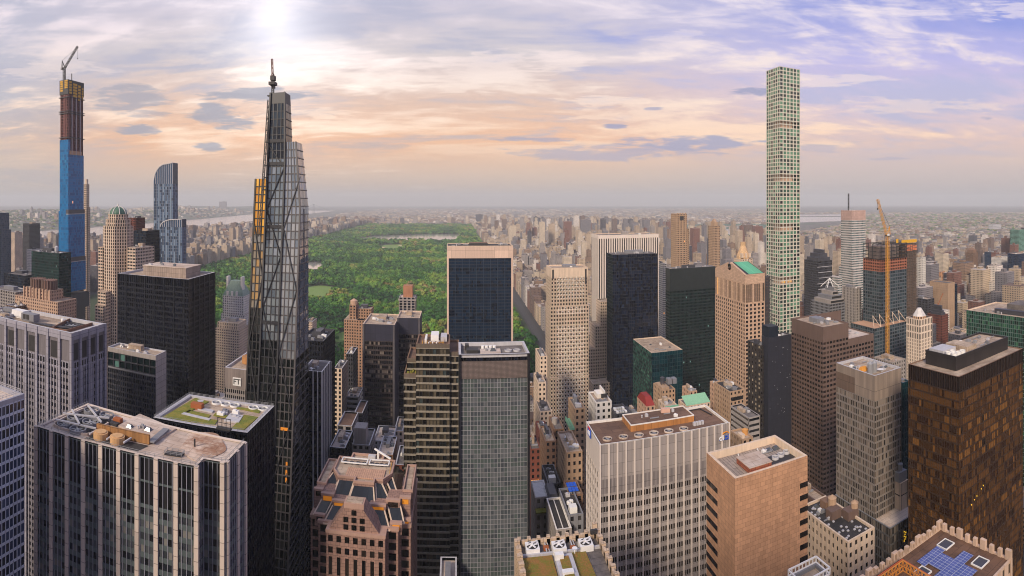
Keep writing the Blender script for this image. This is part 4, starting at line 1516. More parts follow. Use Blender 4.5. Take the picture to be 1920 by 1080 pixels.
def slab(B, x0, x1, z0, z1, back, bay, fl, gms, frame, zs=None, dx=0.0):
    """Slab whose south wall leans back; panes, frame bars and the big diagonals are separate parts."""
    nc, nr = max(2, round((x1 - x0) / bay)), round((z1 - z0) / fl)

    def E(z):
        return x1 - (dx * max(0.0, (z - zs) / (z1 - zs)) if zs else 0.0)
    Fm = B.mb('frame', frame)
    rs = B.rs
    for r in range(nr):
        za, zb = z0 + (z1 - z0) * r / nr, z0 + (z1 - z0) * (r + 1) / nr
        gm = gms(za)
        G = B.mb('glazing', gm)
        for c in range(nc):
            (a, b), (d, e) = ((x0 + (E(z) - x0) * c / nc, x0 + (E(z) - x0) * (c + 1) / nc) for z in (za, zb))
            G.poly(((a, lean(za), za), (b, lean(za), za), (e, lean(zb), zb), (d, lean(zb), zb)), rs.random())
        Fm.bar((x0, lean(za) - .1, za), (E(za), lean(za) - .1, za), .3, .55)
        # east side
        ye = back - lean(za)
        ne = max(1, round(ye / bay))
        for c in range(ne):
            ya, yb = lean(za) + ye * c / ne, lean(za) + ye * (c + 1) / ne
            yc, yd = (back - (back - y) * (back - lean(zb)) / ye for y in (ya, yb))
            G.poly(((E(za), ya, za), (E(za), yb, za), (E(zb), yd, zb), (E(zb), yc, zb)), rs.random())
        Fm.bar((E(za) + .1, lean(za), za), (E(za) + .1, back, za), .3, .5)
    for c in range(nc + 1):
        q = [(x0 + (E(z) - x0) * c / nc, lean(z) - .12, z) for z in (z0, zs or (z0 + z1) / 2, z1)]
        for i in (0, 1):
            Fm.bar(q[i], q[i + 1], .42 if 0 < c < nc else .8)
    for k in range(1, 5):
        yy = back - k * (back - lean(z0)) / 5
        zz = min(zs or z1, 112 + (yy - 251) / .119)
        Fm.bar((x1 + .1, yy, z0), (x1 + .1, yy, zz), .35)
    # roof and other sides
    B.own('roof', M['mid_grey'], lambda m: m.poly(((x0, lean(z1), z1), (E(z1), lean(z1), z1), (E(z1), back, z1), (x0, back, z1))))
    W = B.mb('back_wall', M['dark_grey'])
    W.poly(((x1, back, z0), (x0, back, z0), (x0, back, z1), (E(z1), back, z1), (x1, back, zs or (z0 + z1) / 2)))
    W.poly(((x0, back, z0), (x0, lean(z0), z0), (x0, lean(z1), z1), (x0, back, z1)))


xl_, xm_, xn_, xr_ = -104.2, -97.6, -88.0, -79.0
B = Bld('skyscraper', 'tapering dark glass tower braced by big diagonals, with a yellow strip at its side', 'skyscraper', [(xl_, 245), (xr_, 245), (xr_, 287), (xl_, 287)])
M['brace'] = wall('dark_bronze_brace', (42, 42, 46), .5, .1, .15)
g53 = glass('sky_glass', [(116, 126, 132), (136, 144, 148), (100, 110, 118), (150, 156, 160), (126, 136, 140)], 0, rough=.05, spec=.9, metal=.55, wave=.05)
g53d = glass('shaded_sky_glass', [(12, 15, 16), (18, 22, 22), (26, 30, 30), (10, 13, 14), (36, 38, 36)], 0, rough=.06, spec=.6, wave=.05)  # lower panes: the loss of sky reflection is painted as a darker tint
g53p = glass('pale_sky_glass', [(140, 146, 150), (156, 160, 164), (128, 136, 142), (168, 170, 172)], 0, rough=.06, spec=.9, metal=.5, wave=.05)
g53k = glass('bare_top_glass', [(18, 26, 36), (26, 36, 48), (12, 16, 22), (40, 52, 62)], 0, rough=.08, spec=.5)
gyel = glass('yellow_film_glass', [(204, 144, 30), (220, 160, 44), (190, 128, 24), (226, 172, 66)], 0, rough=.25, spec=.6, metal=.25)
gorg = glass('thin_yellow_glass', [(176, 144, 96), (150, 138, 118), (180, 146, 96), (140, 138, 132)], 0, rough=.08, spec=.8, metal=.45)
ztM, ztR, ztY = zt(523, 173, 275), zt(555, 265, 271), zt(488, 335, 269)
zlow = zt(520, 585, 262)
zopen = zt(520, 306, 268)
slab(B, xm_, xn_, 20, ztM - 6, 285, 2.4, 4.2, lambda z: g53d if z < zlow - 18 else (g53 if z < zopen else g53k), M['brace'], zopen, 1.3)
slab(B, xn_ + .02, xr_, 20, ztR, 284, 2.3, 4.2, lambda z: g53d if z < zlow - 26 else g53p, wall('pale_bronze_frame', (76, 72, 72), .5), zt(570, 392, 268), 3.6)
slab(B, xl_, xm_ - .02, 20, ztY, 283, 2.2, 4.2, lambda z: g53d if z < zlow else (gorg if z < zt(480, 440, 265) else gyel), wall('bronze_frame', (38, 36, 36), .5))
# blank head of the main slab
zh = ztM - 6
xh, xt = xn_ - 1.3, xn_ - 1.6
B.own('head', M['brace'], lambda m: m.frustum([(xm_, lean(zh) - .15), (xh, lean(zh) - .15), (xh, 285), (xm_, 285)], [(xm_, lean(ztM) - .15), (xt, lean(ztM) - .15), (xt, 285), (xm_, 285)], zh, ztM))


def brace(zz, x0, x1, flip):
    for i in range(len(zz) - 1):
        a, b = (x0, x1) if (i % 2) ^ flip else (x1, x0)
        B.own('diagonal_brace', M['brace'], lambda m: m.bar((a, lean(zz[i]) - .45, zz[i]), (b, lean(zz[i + 1]) - .45, zz[i + 1]), .62, .4))


zz = [zt(520, y, 262) for y in (900, 790, 690, 578, 480, 392, 312, 268)]
brace(zz, xm_ + .4, xn_ - .4, False)
zz = [zt(545, y, 262) for y in (880, 770, 660, 545, 430, 330)]
brace(zz, xn_ + .5, xr_ - .4, True)
zz = [zt(480, y, 262) for y in (760, 640, 520, 420)]
brace(zz, xl_ + .3, xm_ - .3, False)
for xx, xu in ((xm_, xm_), (xn_, xt)):
    B.own('corner_column', M['brace'], lambda m: (m.bar((xx, lean(20) - .4, 20), (xx, lean(zopen) - .4, zopen), 1.4, .8), m.bar((xx, lean(zopen) - .4, zopen), (xu, lean(ztM) - .4, ztM), 1.4, .8)))
for y in (262, 306, 425, 600):
    zq = zt(523, y, 268)
    B.own('belt_beam', M['brace'], lambda m: m.bar((xm_, lean(zq) - .5, zq), (xn_, lean(zq) - .5, zq), .5, 1.8))
# builders' hoist up the west edge
B.own('hoist_mast', M['dark_gear'], lambda m: lattice(m, (xm_ - .9, lean(200) - .9, ztY - 30), (xm_ - .9, lean(ztM) - .9, ztM - 4), 1.0, 1.6, .18))
for k in range(9):
    zq = ztY - 6 + k * 6.3
    B.lump('scaffold_landing', M['dark_gear'], (xm_ - 1.6, xm_ - .2, lean(zq) - 1.2, lean(zq) + .8, zq, zq + .5))
litm = plain('lit_room', (200, 124, 40), .5, emit=.3)
for xw, yw, ww, hh in ((535, 803, 4.2, 1.5), (541, 866, .9, 2.6), (541, 880, .9, 2.6), (541, 893, .9, 2.2)):
    zq = zt(xw, yw, 256)
    xx = cx(xw, 256)
    B.own('lit_window', litm, lambda m: m.box(xx - ww / 2, xx + ww / 2, lean(zq) - .35, lean(zq) - .15, zq - hh / 2, zq + hh / 2))
B.done(0)
zc0, zc1 = ztM - 1, zt(513, 113, 279)
t = thing('tower_crane', 'slim mast crane seen end on above the dark braced tower', 'crane', (cx(512, 279), 279, zc0))
m = MB()
xq = cx(511.5, 279)
lattice(m, (xq, 279, zc0), (xq, 279, zc0 + 12), 1.1, 1.4, .22)
part('mast', m, M['dark_gear'], t)
m = MB()
lattice(m, (xq, 279, zc0 + 9), (xq + .6, 276, zc1), .8, 1.1, .18)
part('jib', m, wall('red_white_jib', (120, 84, 76), .6), t)
part('slewing_deck', mbf(lambda m: (m.box(xq - 1.8, xq + 1.6, 277, 282, zc0 + 6, zc0 + 7.6), m.box(xq - 1.2, xq + 1.2, 278, 281, zc0 + 8.5, zc0 + 11))), M['dark_gear'], t)
part('counterweight', mbf(lambda m: m.box(xq - 1.4, xq - .2, 281, 284, zc0 + 5, zc0 + 8)), M['dark_gear'], t)

# ============================================================ blocks between the braced tower and the park
pts, h = plan(566, 604, 697, 290, side=620)
B = Bld('office_tower', 'black glass slab with thin white vertical fins beside the braced tower', 'office tower', pts)
B.facade(pts[0], pts[1], 0, h - 3, **style(M['black_steel'], M['g_black'], bay=3.0, fl=3.8, pf=.1, sf=.3, rec=.3, sp=.15))
B.facade(pts[1], pts[2], 0, h - 3, **style(M['dark_grey'], glass('blue_shade_glass', [(40, 44, 66), (54, 58, 82), (30, 34, 50), (70, 72, 92)], .004), bay=1.6, fl=3.8, pf=.3, sf=.2, rec=.4, sp=.3))
LS = pts[1][0] - pts[0][0]
piers(B, pts[0], pts[1], 0, h, [LS * .3, LS * .56, LS * .78, LS - .3], .5, .4, M['white'], .4)
LE = pts[2][1] - pts[1][1]
piers(B, pts[1], pts[2], 0, h, [LE * k / 5 for k in range(6)], .45, .4, M['white'], .3)
for i in range(4):
    B.solid(pts[i], pts[(i + 1) % 4], h - 3, h, M['dark_gear'] if i < 2 else M['dark_grey'], 'top_band', -.05)
B.solid(pts[2], pts[3], 0, h - 3, M['dark_grey'])
B.solid(pts[3], pts[0], 0, h - 3, M['dark_grey'])
B.roof(pts, h + .02, M['roof_grey'], 1.0, .6, M['white'])
gear(B, pts[0][0] + 2, pts[1][0] - 2, pts[0][1] + 2, pts[2][1] - 2, h - 1, 8, 71, True, .7)
B.done()
pts, h = plan(560, 606, 640, 360, side=628)
B = Bld('office_tower', 'plain charcoal office block behind the white finned slab', 'office tower', pts)
B.tower(pts, 0, h, style(M['black_steel'], M['g_dark'], bay=2.0, fl=3.7, pf=.3, sf=.36, clamp=(0, .62)))
B.roof(pts, h + .02, M['roof_dark'], 1.2, .7, M['dark_grey'])
gear(B, pts[0][0] + 3, pts[1][0] - 2, pts[0][1] + 3, pts[2][1] - 3, h - 1, 9, 72, True, 1.0)
B.done()
for nm, cat, lab, xl, xr, y, u0, sd, wm, gm, kw in (
    ('apartment_building', 'apartment building', 'small pale building at the park edge beside the braced tower', 573, 590, 604, 700, 594, M['limestone'], M['g_mid'], dict(bay=3, fl=3.3, pf=.5, sf=.5)),
    ('apartment_tower', 'apartment tower', 'slim brown tower with white piers and a rooftop box at the park edge', 748, 778, 558, 700, 781, M['grey_stone'], M['g_black'], dict(bay=5.2, fl=3.5, pf=.3, sf=.2)),
    ('office_tower', 'office tower', 'cream masonry tower with dark window strips standing in the canyon', 626, 648, 692, 430, 652, M['cream'], M['g_dark'], dict(bay=2.8, fl=3.5, pf=.5, sf=.35)),
    ('office_tower', 'office tower', 'narrow charcoal slab between the cream tower and the stepped brick one', 649, 662, 664, 470, 664, M['dark_grey'], M['g_dark'], dict(bay=2.2, fl=3.6, pf=.35, sf=.3)),
    ('office_building', 'office building', 'banded low white building across the canyon floor', 648, 679, 745, 450, 681, M['white'], M['g_dark'], dict(bay=8, fl=4.2, pf=.06, sf=.5)),
    ('office_building', 'office building', 'low block with a plain brown flat roof in the canyon', 632, 668, 800, 350, 672, M['grey_stone'], M['g_dark'], dict(bay=4, fl=4, pf=.3, sf=.4)),
    ('office_building', 'office building', 'dark low block beside the brown flat roof in the canyon', 664, 683, 775, 380, 685, M['dark_grey'], M['g_dark'], dict(bay=3, fl=4, pf=.3, sf=.4)),
    ('office_building', 'office building', 'black glass low block with white roof plant behind the pink stepped tower', 618, 655, 842, 300, 662, M['black_steel'], M['g_black'], dict(bay=3, fl=4, pf=.1, sf=.3)),
    ('office_building', 'office building', 'grey concrete block with a tall square core in the canyon', 660, 700, 836, 320, 704, M['grey_stone'], M['g_dark'], dict(bay=3.4, fl=3.8, pf=.4, sf=.45)),
    ('office_building', 'office building', 'white roofed row building near the striped tower foot', 708, 739, 853, 310, 745, M['tan_dark'], M['g_dark'], dict(bay=3, fl=3.6, pf=.5, sf=.5)),
    ('office_building', 'office building', 'dim brick row building pressed against the striped tower foot', 741, 757, 872, 300, 760, M['red_brick'], M['g_dark'], dict(bay=3, fl=3.6, pf=.5, sf=.5)),
    ('office_building', 'office building', 'small pale building with arched top windows below the grey office tower', 739, 757, 808, 370, 759, M['cream'], M['g_dark'], dict(bay=4, fl=4.5, pf=.5, sf=.5)),
    ('office_building', 'office building', 'small pale flat roof wedged low between the banded tower and the glass tower', 822, 851, 1135, 176, 854, M['pale_grey'], M['g_dark'], dict(bay=3, fl=3.6, pf=.5, sf=.5)),
    ('office_building', 'office building', 'white plant roof in front of the grey office tower', 700, 740, 828, 350, 744, M['pale_grey'], M['g_dark'], dict(bay=3, fl=3.6, pf=.5, sf=.5)),
):
    pts, h = plan(xl, sd, y, u0, depth=24, whole=True)
    B = Bld(nm, lab, cat, pts)
    B.tower(pts, 0, h, style(wm, gm, win=(u0 < 440 and xl > 620 and wm is M['cream']), **kw))
    rm = M['roof_brown'] if 'brown flat' in lab else (M['roof_pale'] if 'white' in lab or 'pale flat' in lab else M['roof_grey'])
    B.roof(pts, h + .02, rm, 1, .6, M['pale_grey'])
    if xl == 748:
        B.lump('rooftop_box', wall('copper_brick', (160, 112, 84), .85), (pts[0][0] + 5, pts[1][0] - 4, pts[0][1] + 5, pts[2][1] - 5, h - 1, h + 14))
        B.lump('cornice', M['grey_stone'], (pts[0][0] - 1, pts[1][0] + 1, pts[0][1] - 1, pts[2][1] + 1, h - 4, h - 2.5))
    elif 'core' in lab:
        B.lump('core', M['grey_stone'], (pts[0][0] + 1, pts[0][0] + 8, pts[0][1] + 2, pts[0][1] + 11, h - 1, h + 9))
        gear(B, pts[0][0] + 9, pts[1][0] - 2, pts[0][1] + 2, pts[2][1] - 2, h - 1, 7, int(xl), False, .8)
    elif 'brown flat' not in lab:
        gear(B, pts[0][0] + 1, pts[1][0] - 1, pts[0][1] + 1, pts[2][1] - 2, h - 1, 8 if 'plant' in lab or 'white' in lab else 4, int(xl), True, .8)
    B.done(40)

# stepped brick apartment tower at the park edge
u0 = 600
pts, h = plan(645, 668, 600, u0, depth=30)
B = Bld('apartment_tower', 'stepped brown brick apartment tower with a small turret, at the park edge', 'apartment tower', pts)
sP = style(wall('warm_brick', (158, 124, 98), .9), M['g_dark'], bay=3, fl=3.3, pf=.5, sf=.48, win=True, cl=.2)
B.tower(pts, 0, h, sP)
B.roof(pts, h, M['roof_tan'], 0)
for xl, xr, y, dy in ((654, 666, 572, 4), (664, 694, 579, 8)):
    hh = zt((xl + xr) / 2, y, u0 + dy)
    q = [(cx(xl, u0), u0 + dy), (cx(xr, u0), u0 + dy), (cx(xr, u0), u0 + dy + 18), (cx(xl, u0), u0 + dy + 18)]
    B.tower(q, h - .5 if xl == 654 else 0, hh, sP)
    B.roof(q, hh + .02, M['roof_tan'], 1, .6, M['tan'])
    gear(B, q[0][0] + 1, q[1][0] - 1, q[0][1] + 1, q[2][1] - 1, hh - 1, 3, int(xl), True)
q = [(cx(668, u0) + .1, u0 - 2), (cx(684, u0), u0 - 2), (cx(684, u0), u0 + 7), (cx(668, u0) + .1, u0 + 7)]
hh = zt(676, 600, u0)
B.tower(q, 0, hh, sP)
B.roof(q, hh + .02, M['roof_dark'], 1, .5, M['tan'])
B.own('turret', M['pinkish'], lambda m: (m.cyl(cx(660, u0), u0 + 12, 4.2, zt(660, 572, u0 + 4) - .5, zt(660, 567, u0), 12), m.cyl(cx(660, u0), u0 + 12, 4.2, zt(660, 567, u0), zt(660, 563, u0), 12, .4)))
B.done(90)

# ============================================================ L shaped charcoal grid tower
u0 = 420
xa, xb, xc_ = cx(680, u0), cx(740, u0), cx(787, u0)
hL, hR = zt(740, 609, u0), zt(787, 596, u0 + 16)
pL = [(xa, u0), (xb, u0), (xb, u0 + 40), (xa, u0 + 40)]
pR = [(xb + .05, u0 + 15), (cx(787, u0 + 15), u0 + 15), (cx(787, u0 + 15), u0 + 44), (xb + .05, u0 + 44)]
B = Bld('office_tower', 'L shaped charcoal office tower with bands of small blinds, park behind it', 'office tower', [(xa, u0), (xc_, u0), (xc_, u0 + 44), (xa, u0 + 44)])
gch = glass('blind_glass', [(16, 17, 22), (24, 25, 30), (14, 15, 19), (30, 30, 34), (120, 110, 100), (84, 78, 74)], .006, rough=.12)
sQ = style(wall('charcoal_brown', (56, 46, 44), .6), gch, bay=1.7, fl=3.7, pf=.12, sf=.36, rec=.35, sp=.1, cl=.7)
fin = wall('charcoal_pier', (86, 82, 84), .55)
for p, hh, nm in ((pL, hL, 'a'), (pR, hR, 'b')):
    B.tower(p, 0, hh - 13, sQ)
    for i in range(4):
        B.solid(p[i], p[(i + 1) % 4], hh - 13, hh, wall('blue_black_panel', (46, 46, 60), .5, .1, .15, (4, 13, 0, .1)) if i == 0 else M['dark_grey'], 'top_band', .05)
    B.roof(p, hh + .02, M['roof_tan'], 1, .7, M['limestone'])
piers(B, pL[0], pL[1], 0, hL, [.7, xb - xa - .7], 1.4, .5, fin)
piers(B, pR[0], pR[1], 0, hR, [.8, pR[1][0] - pR[0][0] - .5], 1.2, .5, fin)
piers(B, pL[1], pL[2], 0, hL, [2, 7, 12], 1.2, .4, fin)
gear(B, xa + 4, xb - 3, u0 + 6, u0 + 36, hL - 1, 14, 81, True, 1.0)
gear(B, xb + 3, xc_ - 3, u0 + 22, u0 + 40, hR - 1, 4, 82, True, .7)
B.done()

# ============================================================ bronze banded tower with stepped wings
u0 = 270
B = Bld('apartment_tower', 'dark tower with pale horizontal window bands and stepped wings, yellow rail on its roof', 'apartment tower', [(cx(757, u0), u0), (cx(861, u0), u0), (cx(861, u0), u0 + 34), (cx(757, u0), u0 + 34)])
gbz = glass('bronze_band_glass', [(22, 22, 20), (34, 32, 28), (18, 18, 18), (52, 48, 40), (92, 84, 70), (26, 30, 32), (60, 70, 70)], .004, rough=.1)
bandm = wall('pale_band', (136, 128, 114), .6, .1, .2)
sR = style(wall('bronze_mullion', (50, 44, 40), .5), gbz, bay=1.6, fl=3.5, pf=.1, sf=.25, rec=.5, sp=-.05, sm=bandm, cl=.55)
hm = zt(842, 645, u0)
for xl, xr, y, dy, dep in ((780, 843, 645, 0, 20), (757, 790, 701, 1, 26), (838, 861, 660, 1.5, 24), (763, 786, 672, 8, 22)):
    hh = zt((xl + xr) / 2, y, u0 + dy)
    q = [(cx(xl, u0 + dy), u0 + dy), (cx(xr, u0 + dy), u0 + dy), (cx(xr, u0 + dy), u0 + dy + dep), (cx(xl, u0 + dy), u0 + dy + dep)]
    B.tower(q, 0, hh - 2, sR)
    for i in range(4):
        B.solid(q[i], q[(i + 1) % 4], hh - 2, hh, wall('bronze_fascia', (96, 84, 72), .6), 'fascia', -.02)
    B.roof(q, hh + .02, M['roof_brown'], 1.2, .6, M['tan_dark'])
    if xl == 780:
        q0 = q
hq = hm - 1.2
x0_, x1_ = q0[0][0], q0[1][0]
B.lump('penthouse', M['white_paint'], (x0_ + 7, x0_ + 11, u0 + 8, u0 + 17, hq, hq + 3.5), (x0_ + 4, x0_ + 5, u0 + 5, u0 + 16, hq, hq + 2.2))
B.lump('penthouse', M['pale_grey'], (x0_ + 12, x1_ - 1.5, u0 + 9, u0 + 18, hq, hq + 2.4))
railing(B, [(x0_ + 3, u0 + 2), (x0_ + 3, u0 + 6)], hq, 1.4, 1, M['gold'])
railing(B, [(x0_ + 4, u0 + 4), (x1_ - 3, u0 + 4), (x1_ - 3, u0 + 9)], hq, 1.6, 1.5, M['gold'])
for k in range(3):
    B.own('vent_pipe', M['white_paint'], lambda m: m.bar((x0_ + 6 + 2 * k, u0 + 3.4, hq + .8), (x0_ + 7.6 + 2 * k, u0 + 7, hq + .8), .5))
rs = random.Random(4)
for k in range(10):
    B.own('terrace_plant', M['grass_roof'], lambda m: m.cyl(cx(759, 271) + rs.random() * 7, 272 + rs.random() * 20, .8, zt(770, 701, 271) - 1.2, zt(770, 701, 271) + .4, 7, .3))
B.done()

# ============================================================ navy slab in a pale stone frame
pts, h = plan(838, 962, 462, 655, depth=42)
B = Bld('skyscraper', 'wide navy glass slab framed in pale travertine, standing before the park', 'skyscraper', pts)
trav = wall('travertine', (206, 178, 158), .7, .06, .12, (17.4, 40, 0, .14))
sS = style(M['black_steel'], M['g_navy'], bay=1.7, fl=3.9, pf=.1, sf=.3, rec=.3, sp=.1, cl=.8, sm=wall('navy_spandrel', (16, 28, 42), .4))
x0_, x1_ = pts[0][0], pts[1][0]
ht = h - 14
B.facade((x0_ + 2.2, 655.8), (x1_ - 2.2, 655.8), 0, ht, **sS)
for k in range(1, 9):
    xx = x0_ + 2.2 + (x1_ - x0_ - 4.4) * k / 9
    B.own('fin', wall('navy_fin', (34, 52, 70), .5), lambda m: m.box(xx - .25, xx + .25, 655.3, 655.9, 0, ht))
B.lump('frame_side', trav, (x0_, x0_ + 2.2, 655, 697, 0, ht))
B.lump('frame_side', trav, (x1_ - 2.2, x1_, 655, 697, 0, ht))
B.lump('frame_head', trav, (x0_, x1_, 655.02, 697, ht, h))
B.solid((x1_ - 2.2, 696), (x0_ + 2.2, 696), 0, ht, M['black_steel'], 'back_wall')
B.lump('roof', M['roof_dark'], (x0_ + 1, x1_ - 1, 656, 696, h, h + .1))
B.lump('penthouse', M['tan_dark'], (x0_ + 28, x0_ + 50, 676, 688, h, h + 3))
B.lump('penthouse', M['dark_gear'], (x0_ + 27, x0_ + 50, 668, 671, h, h + 3))
curbm = MB()
curb(curbm, pts, h, 1.0, .8)
part('parapet', curbm, M['limestone'], B.o)
gear(B, x0_ + 4, x0_ + 26, 660, 690, h + .1, 6, 91, False, 1.1)
gear(B, x0_ + 56, x1_ - 4, 660, 690, h + .1, 6, 92, False, 1.1)
B.done()

# ============================================================ glass front tower with a mesh head, black frame
u0 = 200
xl, xr = cx(860, u0), cx(993, u0)
h = zt(993, 663, u0)
pts = [(xl, u0), (xr, u0), (xr, u0 + 17), (xl, u0 + 17)]
B = Bld('apartment_tower', 'grey glass tower in a black frame with a wide metal mesh band near its top', 'apartment tower', pts)
frm = wall('black_frame', (26, 27, 32), .4, .08, .1)
zA, zB = zt(925, 672, u0), zt(925, 710, u0)
gtw = glass('pale_curtain_glass', [(70, 76, 80), (78, 84, 88), (66, 72, 76), (88, 92, 94), (72, 82, 80), (62, 68, 72), (80, 90, 88)], 0, rough=.07, spec=.6, wave=.04)
B.facade((xl + .7, u0 + .5), (xr - .8, u0 + .5), 20, zB, **style(wall('thin_mullion', (150, 150, 152), .4), gtw, bay=1.25, fl=1.75, pf=.1, sf=.12, rec=.12, sp=.02, cl=.85, sm=wall('slab_edge', (118, 118, 120), .5)))
B.solid((xl + .7, u0 + .5), (xr - .8, u0 + .5), zB, zA - 1, wall('metal_mesh', (122, 108, 102), .55, .06, .1, (.45, .45, 0, .1)), 'mesh_band', -.25)
B.facade((xl + .7, u0 + .5), (xr - .8, u0 + .5), zA - 1, h - .2, **style(frm, M['g_black'], bay=1.2, fl=12, pf=.2, sf=.05, rec=.25, sp=.1))
B.lump('frame_side', frm, (xl, xl + .7, u0 - .5, u0 + 17, 0, h + .3))
B.lump('frame_side', frm, (xr - .8, xr, u0 - .5, u0 + 17, 0, h + .3))
B.lump('side_wall', frm, (xr + .002, xr + .15, u0 + .2, u0 + 16.8, 0, h))
B.solid((xr, u0 + 17), (xl, u0 + 17), 0, h, M['dark_grey'], 'back_wall', .1)
B.roof([(xl, u0 - .5), (xr, u0 - .5), (xr, u0 + 17.05), (xl, u0 + 17.05)], h + .32, M['roof_grey'], 1.4, .9, M['pale_grey'])
hz = h - 1.08
for k in range(4):
    B.own('vent_drum', M['white_paint'], lambda m: m.cyl(xl + 9.4 + 1.5 * k, u0 + 11, .62, hz, hz + 1.5, 12))
B.lump('air_handler', M['dark_gear'], (xl + 3, xl + 7.5, u0 + 5, u0 + 9, hz, hz + 1.4), (xl + 2.5, xl + 4, u0 + 10, u0 + 13, hz, hz + 2))
B.lump('roof_deck', M['roof_pale'], (xl + 8.2, xl + 16, u0 + 4, u0 + 9.6, hz, hz + .7))
for k in range(2):
    unit_fan(B, xl + 19 + 3.4 * k, u0 + 8, hz, 1.4, .6, M['pale_grey'], 5)
gear(B, xl + 8.5, xl + 15, u0 + 4.4, u0 + 9, hz + .7, 4, 95, False, .4)
B.done()

# ============================================================ pink postmodern tower with glass gables
Z = 150.0
u0 = 186
pk = wall('pink_masonry', (150, 118, 104), .8, .08, .15, (1.6, 1.2, 1, .07))
pkd = wall('pink_coping', (168, 136, 120), .8, .06, .1)
gpk = glass('dim_window', [(12, 11, 10), (20, 18, 16), (30, 24, 20), (10, 9, 9), (40, 34, 30)], .04, (240, 160, 40), .1, power=.9)
gpd = glass('sloped_glass', [(18, 20, 26), (26, 30, 36), (14, 16, 20), (34, 38, 44), (22, 26, 32)], 0, rough=.06, spec=.55)
xw, xe = cx(570, u0), cx(766, u0)
Lw = xe - xw
B = Bld('office_tower', 'pink stone postmodern tower stepping up in gables of sloped glass', 'office tower', [(xw, u0), (xe, u0), (xe, u0 + 52), (xw, u0 + 52)])
yb = u0 + 42
zm = zt(660, 1004, u0)      # shoulder of the centre bay
zf = zt(660, 903, u0 + 18)  # roof plateau
xm = (xw + xe) / 2
# plan steps: (x half width, south line, top)
steps = ((Lw / 2, u0 + 9, zt(660, 980, u0 + 9)), (Lw / 2 * .78, u0 + 4.5, zt(660, 990, u0 + 4)), (Lw / 2 * .56, u0, zm))
sPK = style(pk, gpk, bay=3.6, fl=3.8, pf=.34, sf=.3, rec=.8, sp=.2, win=True, cl=.1, sm=None)
prev = None
for k, (hw_, ys, zz) in enumerate(steps):
    x0_, x1_ = xm - hw_, xm + hw_
    if k == 2:
        LC = x1_ - x0_
        B.facade((x0_, ys), (x1_, ys), 20, zz - 8, wm=pk, gm=gpk, bay=LC / 7, fl=7.0, pf=.56, sf=.1, rec=.8, sp=.35, win=True, cl=.1)
        B.facade((x0_, ys), (x1_, ys), zz - 8, zz, wm=pk, gm=gpk, bay=LC / 7, fl=4.0, pf=.44, sf=.42, rec=.8, sp=.05, win=True, cl=.1)
    else:
        for a, b in ((x0_, xm - steps[k + 1][0]), (xm + steps[k + 1][0], x1_)):
            B.facade((a, ys), (b, ys), 20, zz, **{**sPK, 'bay': b - a})
    yn = steps[k - 1][1] if k else yb
    for xx, s in ((x0_, -1), (x1_, 1)):
        a, b = ((xx, yn), (xx, ys)) if s < 0 else ((xx, ys), (xx, yn))
        if k == 0:
            B.facade(a, b, 20, zz, **{**sPK, 'bay': 4.2, 'pf': .5})
        else:
            B.solid(a, b, 20, zz, pk)
    B.lump('ledge', pkd, (x0_ - .25, x1_ + .25, ys - .25, ys + 4.4 if k else yb, zz, zz + 1.1))
B.solid((xe, yb), (xw, yb), 20, steps[0][2], pk, 'back_wall')
# upper storeys: gable of the centre, sloped glass hips and lower stone wings
zg = zt(652, 915, u0 + 8)


def gable(cxm, hw_, ys, z0, z1, top_hw, yt):
    """Stone stepped gable with sloping sides."""
    m = MB()
    m.poly(((cxm - hw_, ys, z0), (cxm + hw_, ys, z0), (cxm + top_hw, ys, z1), (cxm - top_hw, ys, z1)))
    m.poly(((cxm + hw_, ys, z0), (cxm + hw_, yt, z0), (cxm + top_hw, yt, z1), (cxm + top_hw, ys, z1)))
    m.poly(((cxm - hw_, yt, z0), (cxm - hw_, ys, z0), (cxm - top_hw, ys, z1), (cxm - top_hw, yt, z1)))
    m.poly(((cxm - top_hw, ys, z1), (cxm + top_hw, ys, z1), (cxm + top_hw, yt, z1), (cxm - top_hw, yt, z1)))
    m.poly(((cxm + hw_, yt, z0), (cxm - hw_, yt, z0), (cxm - top_hw, yt, z1), (cxm + top_hw, yt, z1)))
    return m


hw1, zz1 = steps[2][0], steps[2][2] + 1.1
zgt = zz1 + 8.0
part('gable', gable(xm - .6, hw1 * .86, u0 + .6, zz1, zgt, hw1 * .3, u0 + 8), pk, B.o)
for r, n in ((0, 3), (1, 3), (2, 1)):
    for k in range(n):
        xx = xm - .6 + (k - (n - 1) / 2) * 2.9
        q = B.own('window', gpk, lambda m: m.box(xx - .85, xx + .85, u0 + .45, u0 + .58, zz1 + .4 + r * 2.6, zz1 + 2.2 + r * 2.6, rnd=.2))
B.lump('gable_cap', pkd, (xm - .6 - hw1 * .34, xm - .6 + hw1 * .34, u0 + .3, u0 + 5, zgt, zgt + 1.8))
B.lump('gable_roof', M['roof_tan'], (xm - .6 - hw1 * .28, xm - .6 + hw1 * .28, u0 + .8, u0 + 4.5, zgt + 1.8, zgt + 1.95))


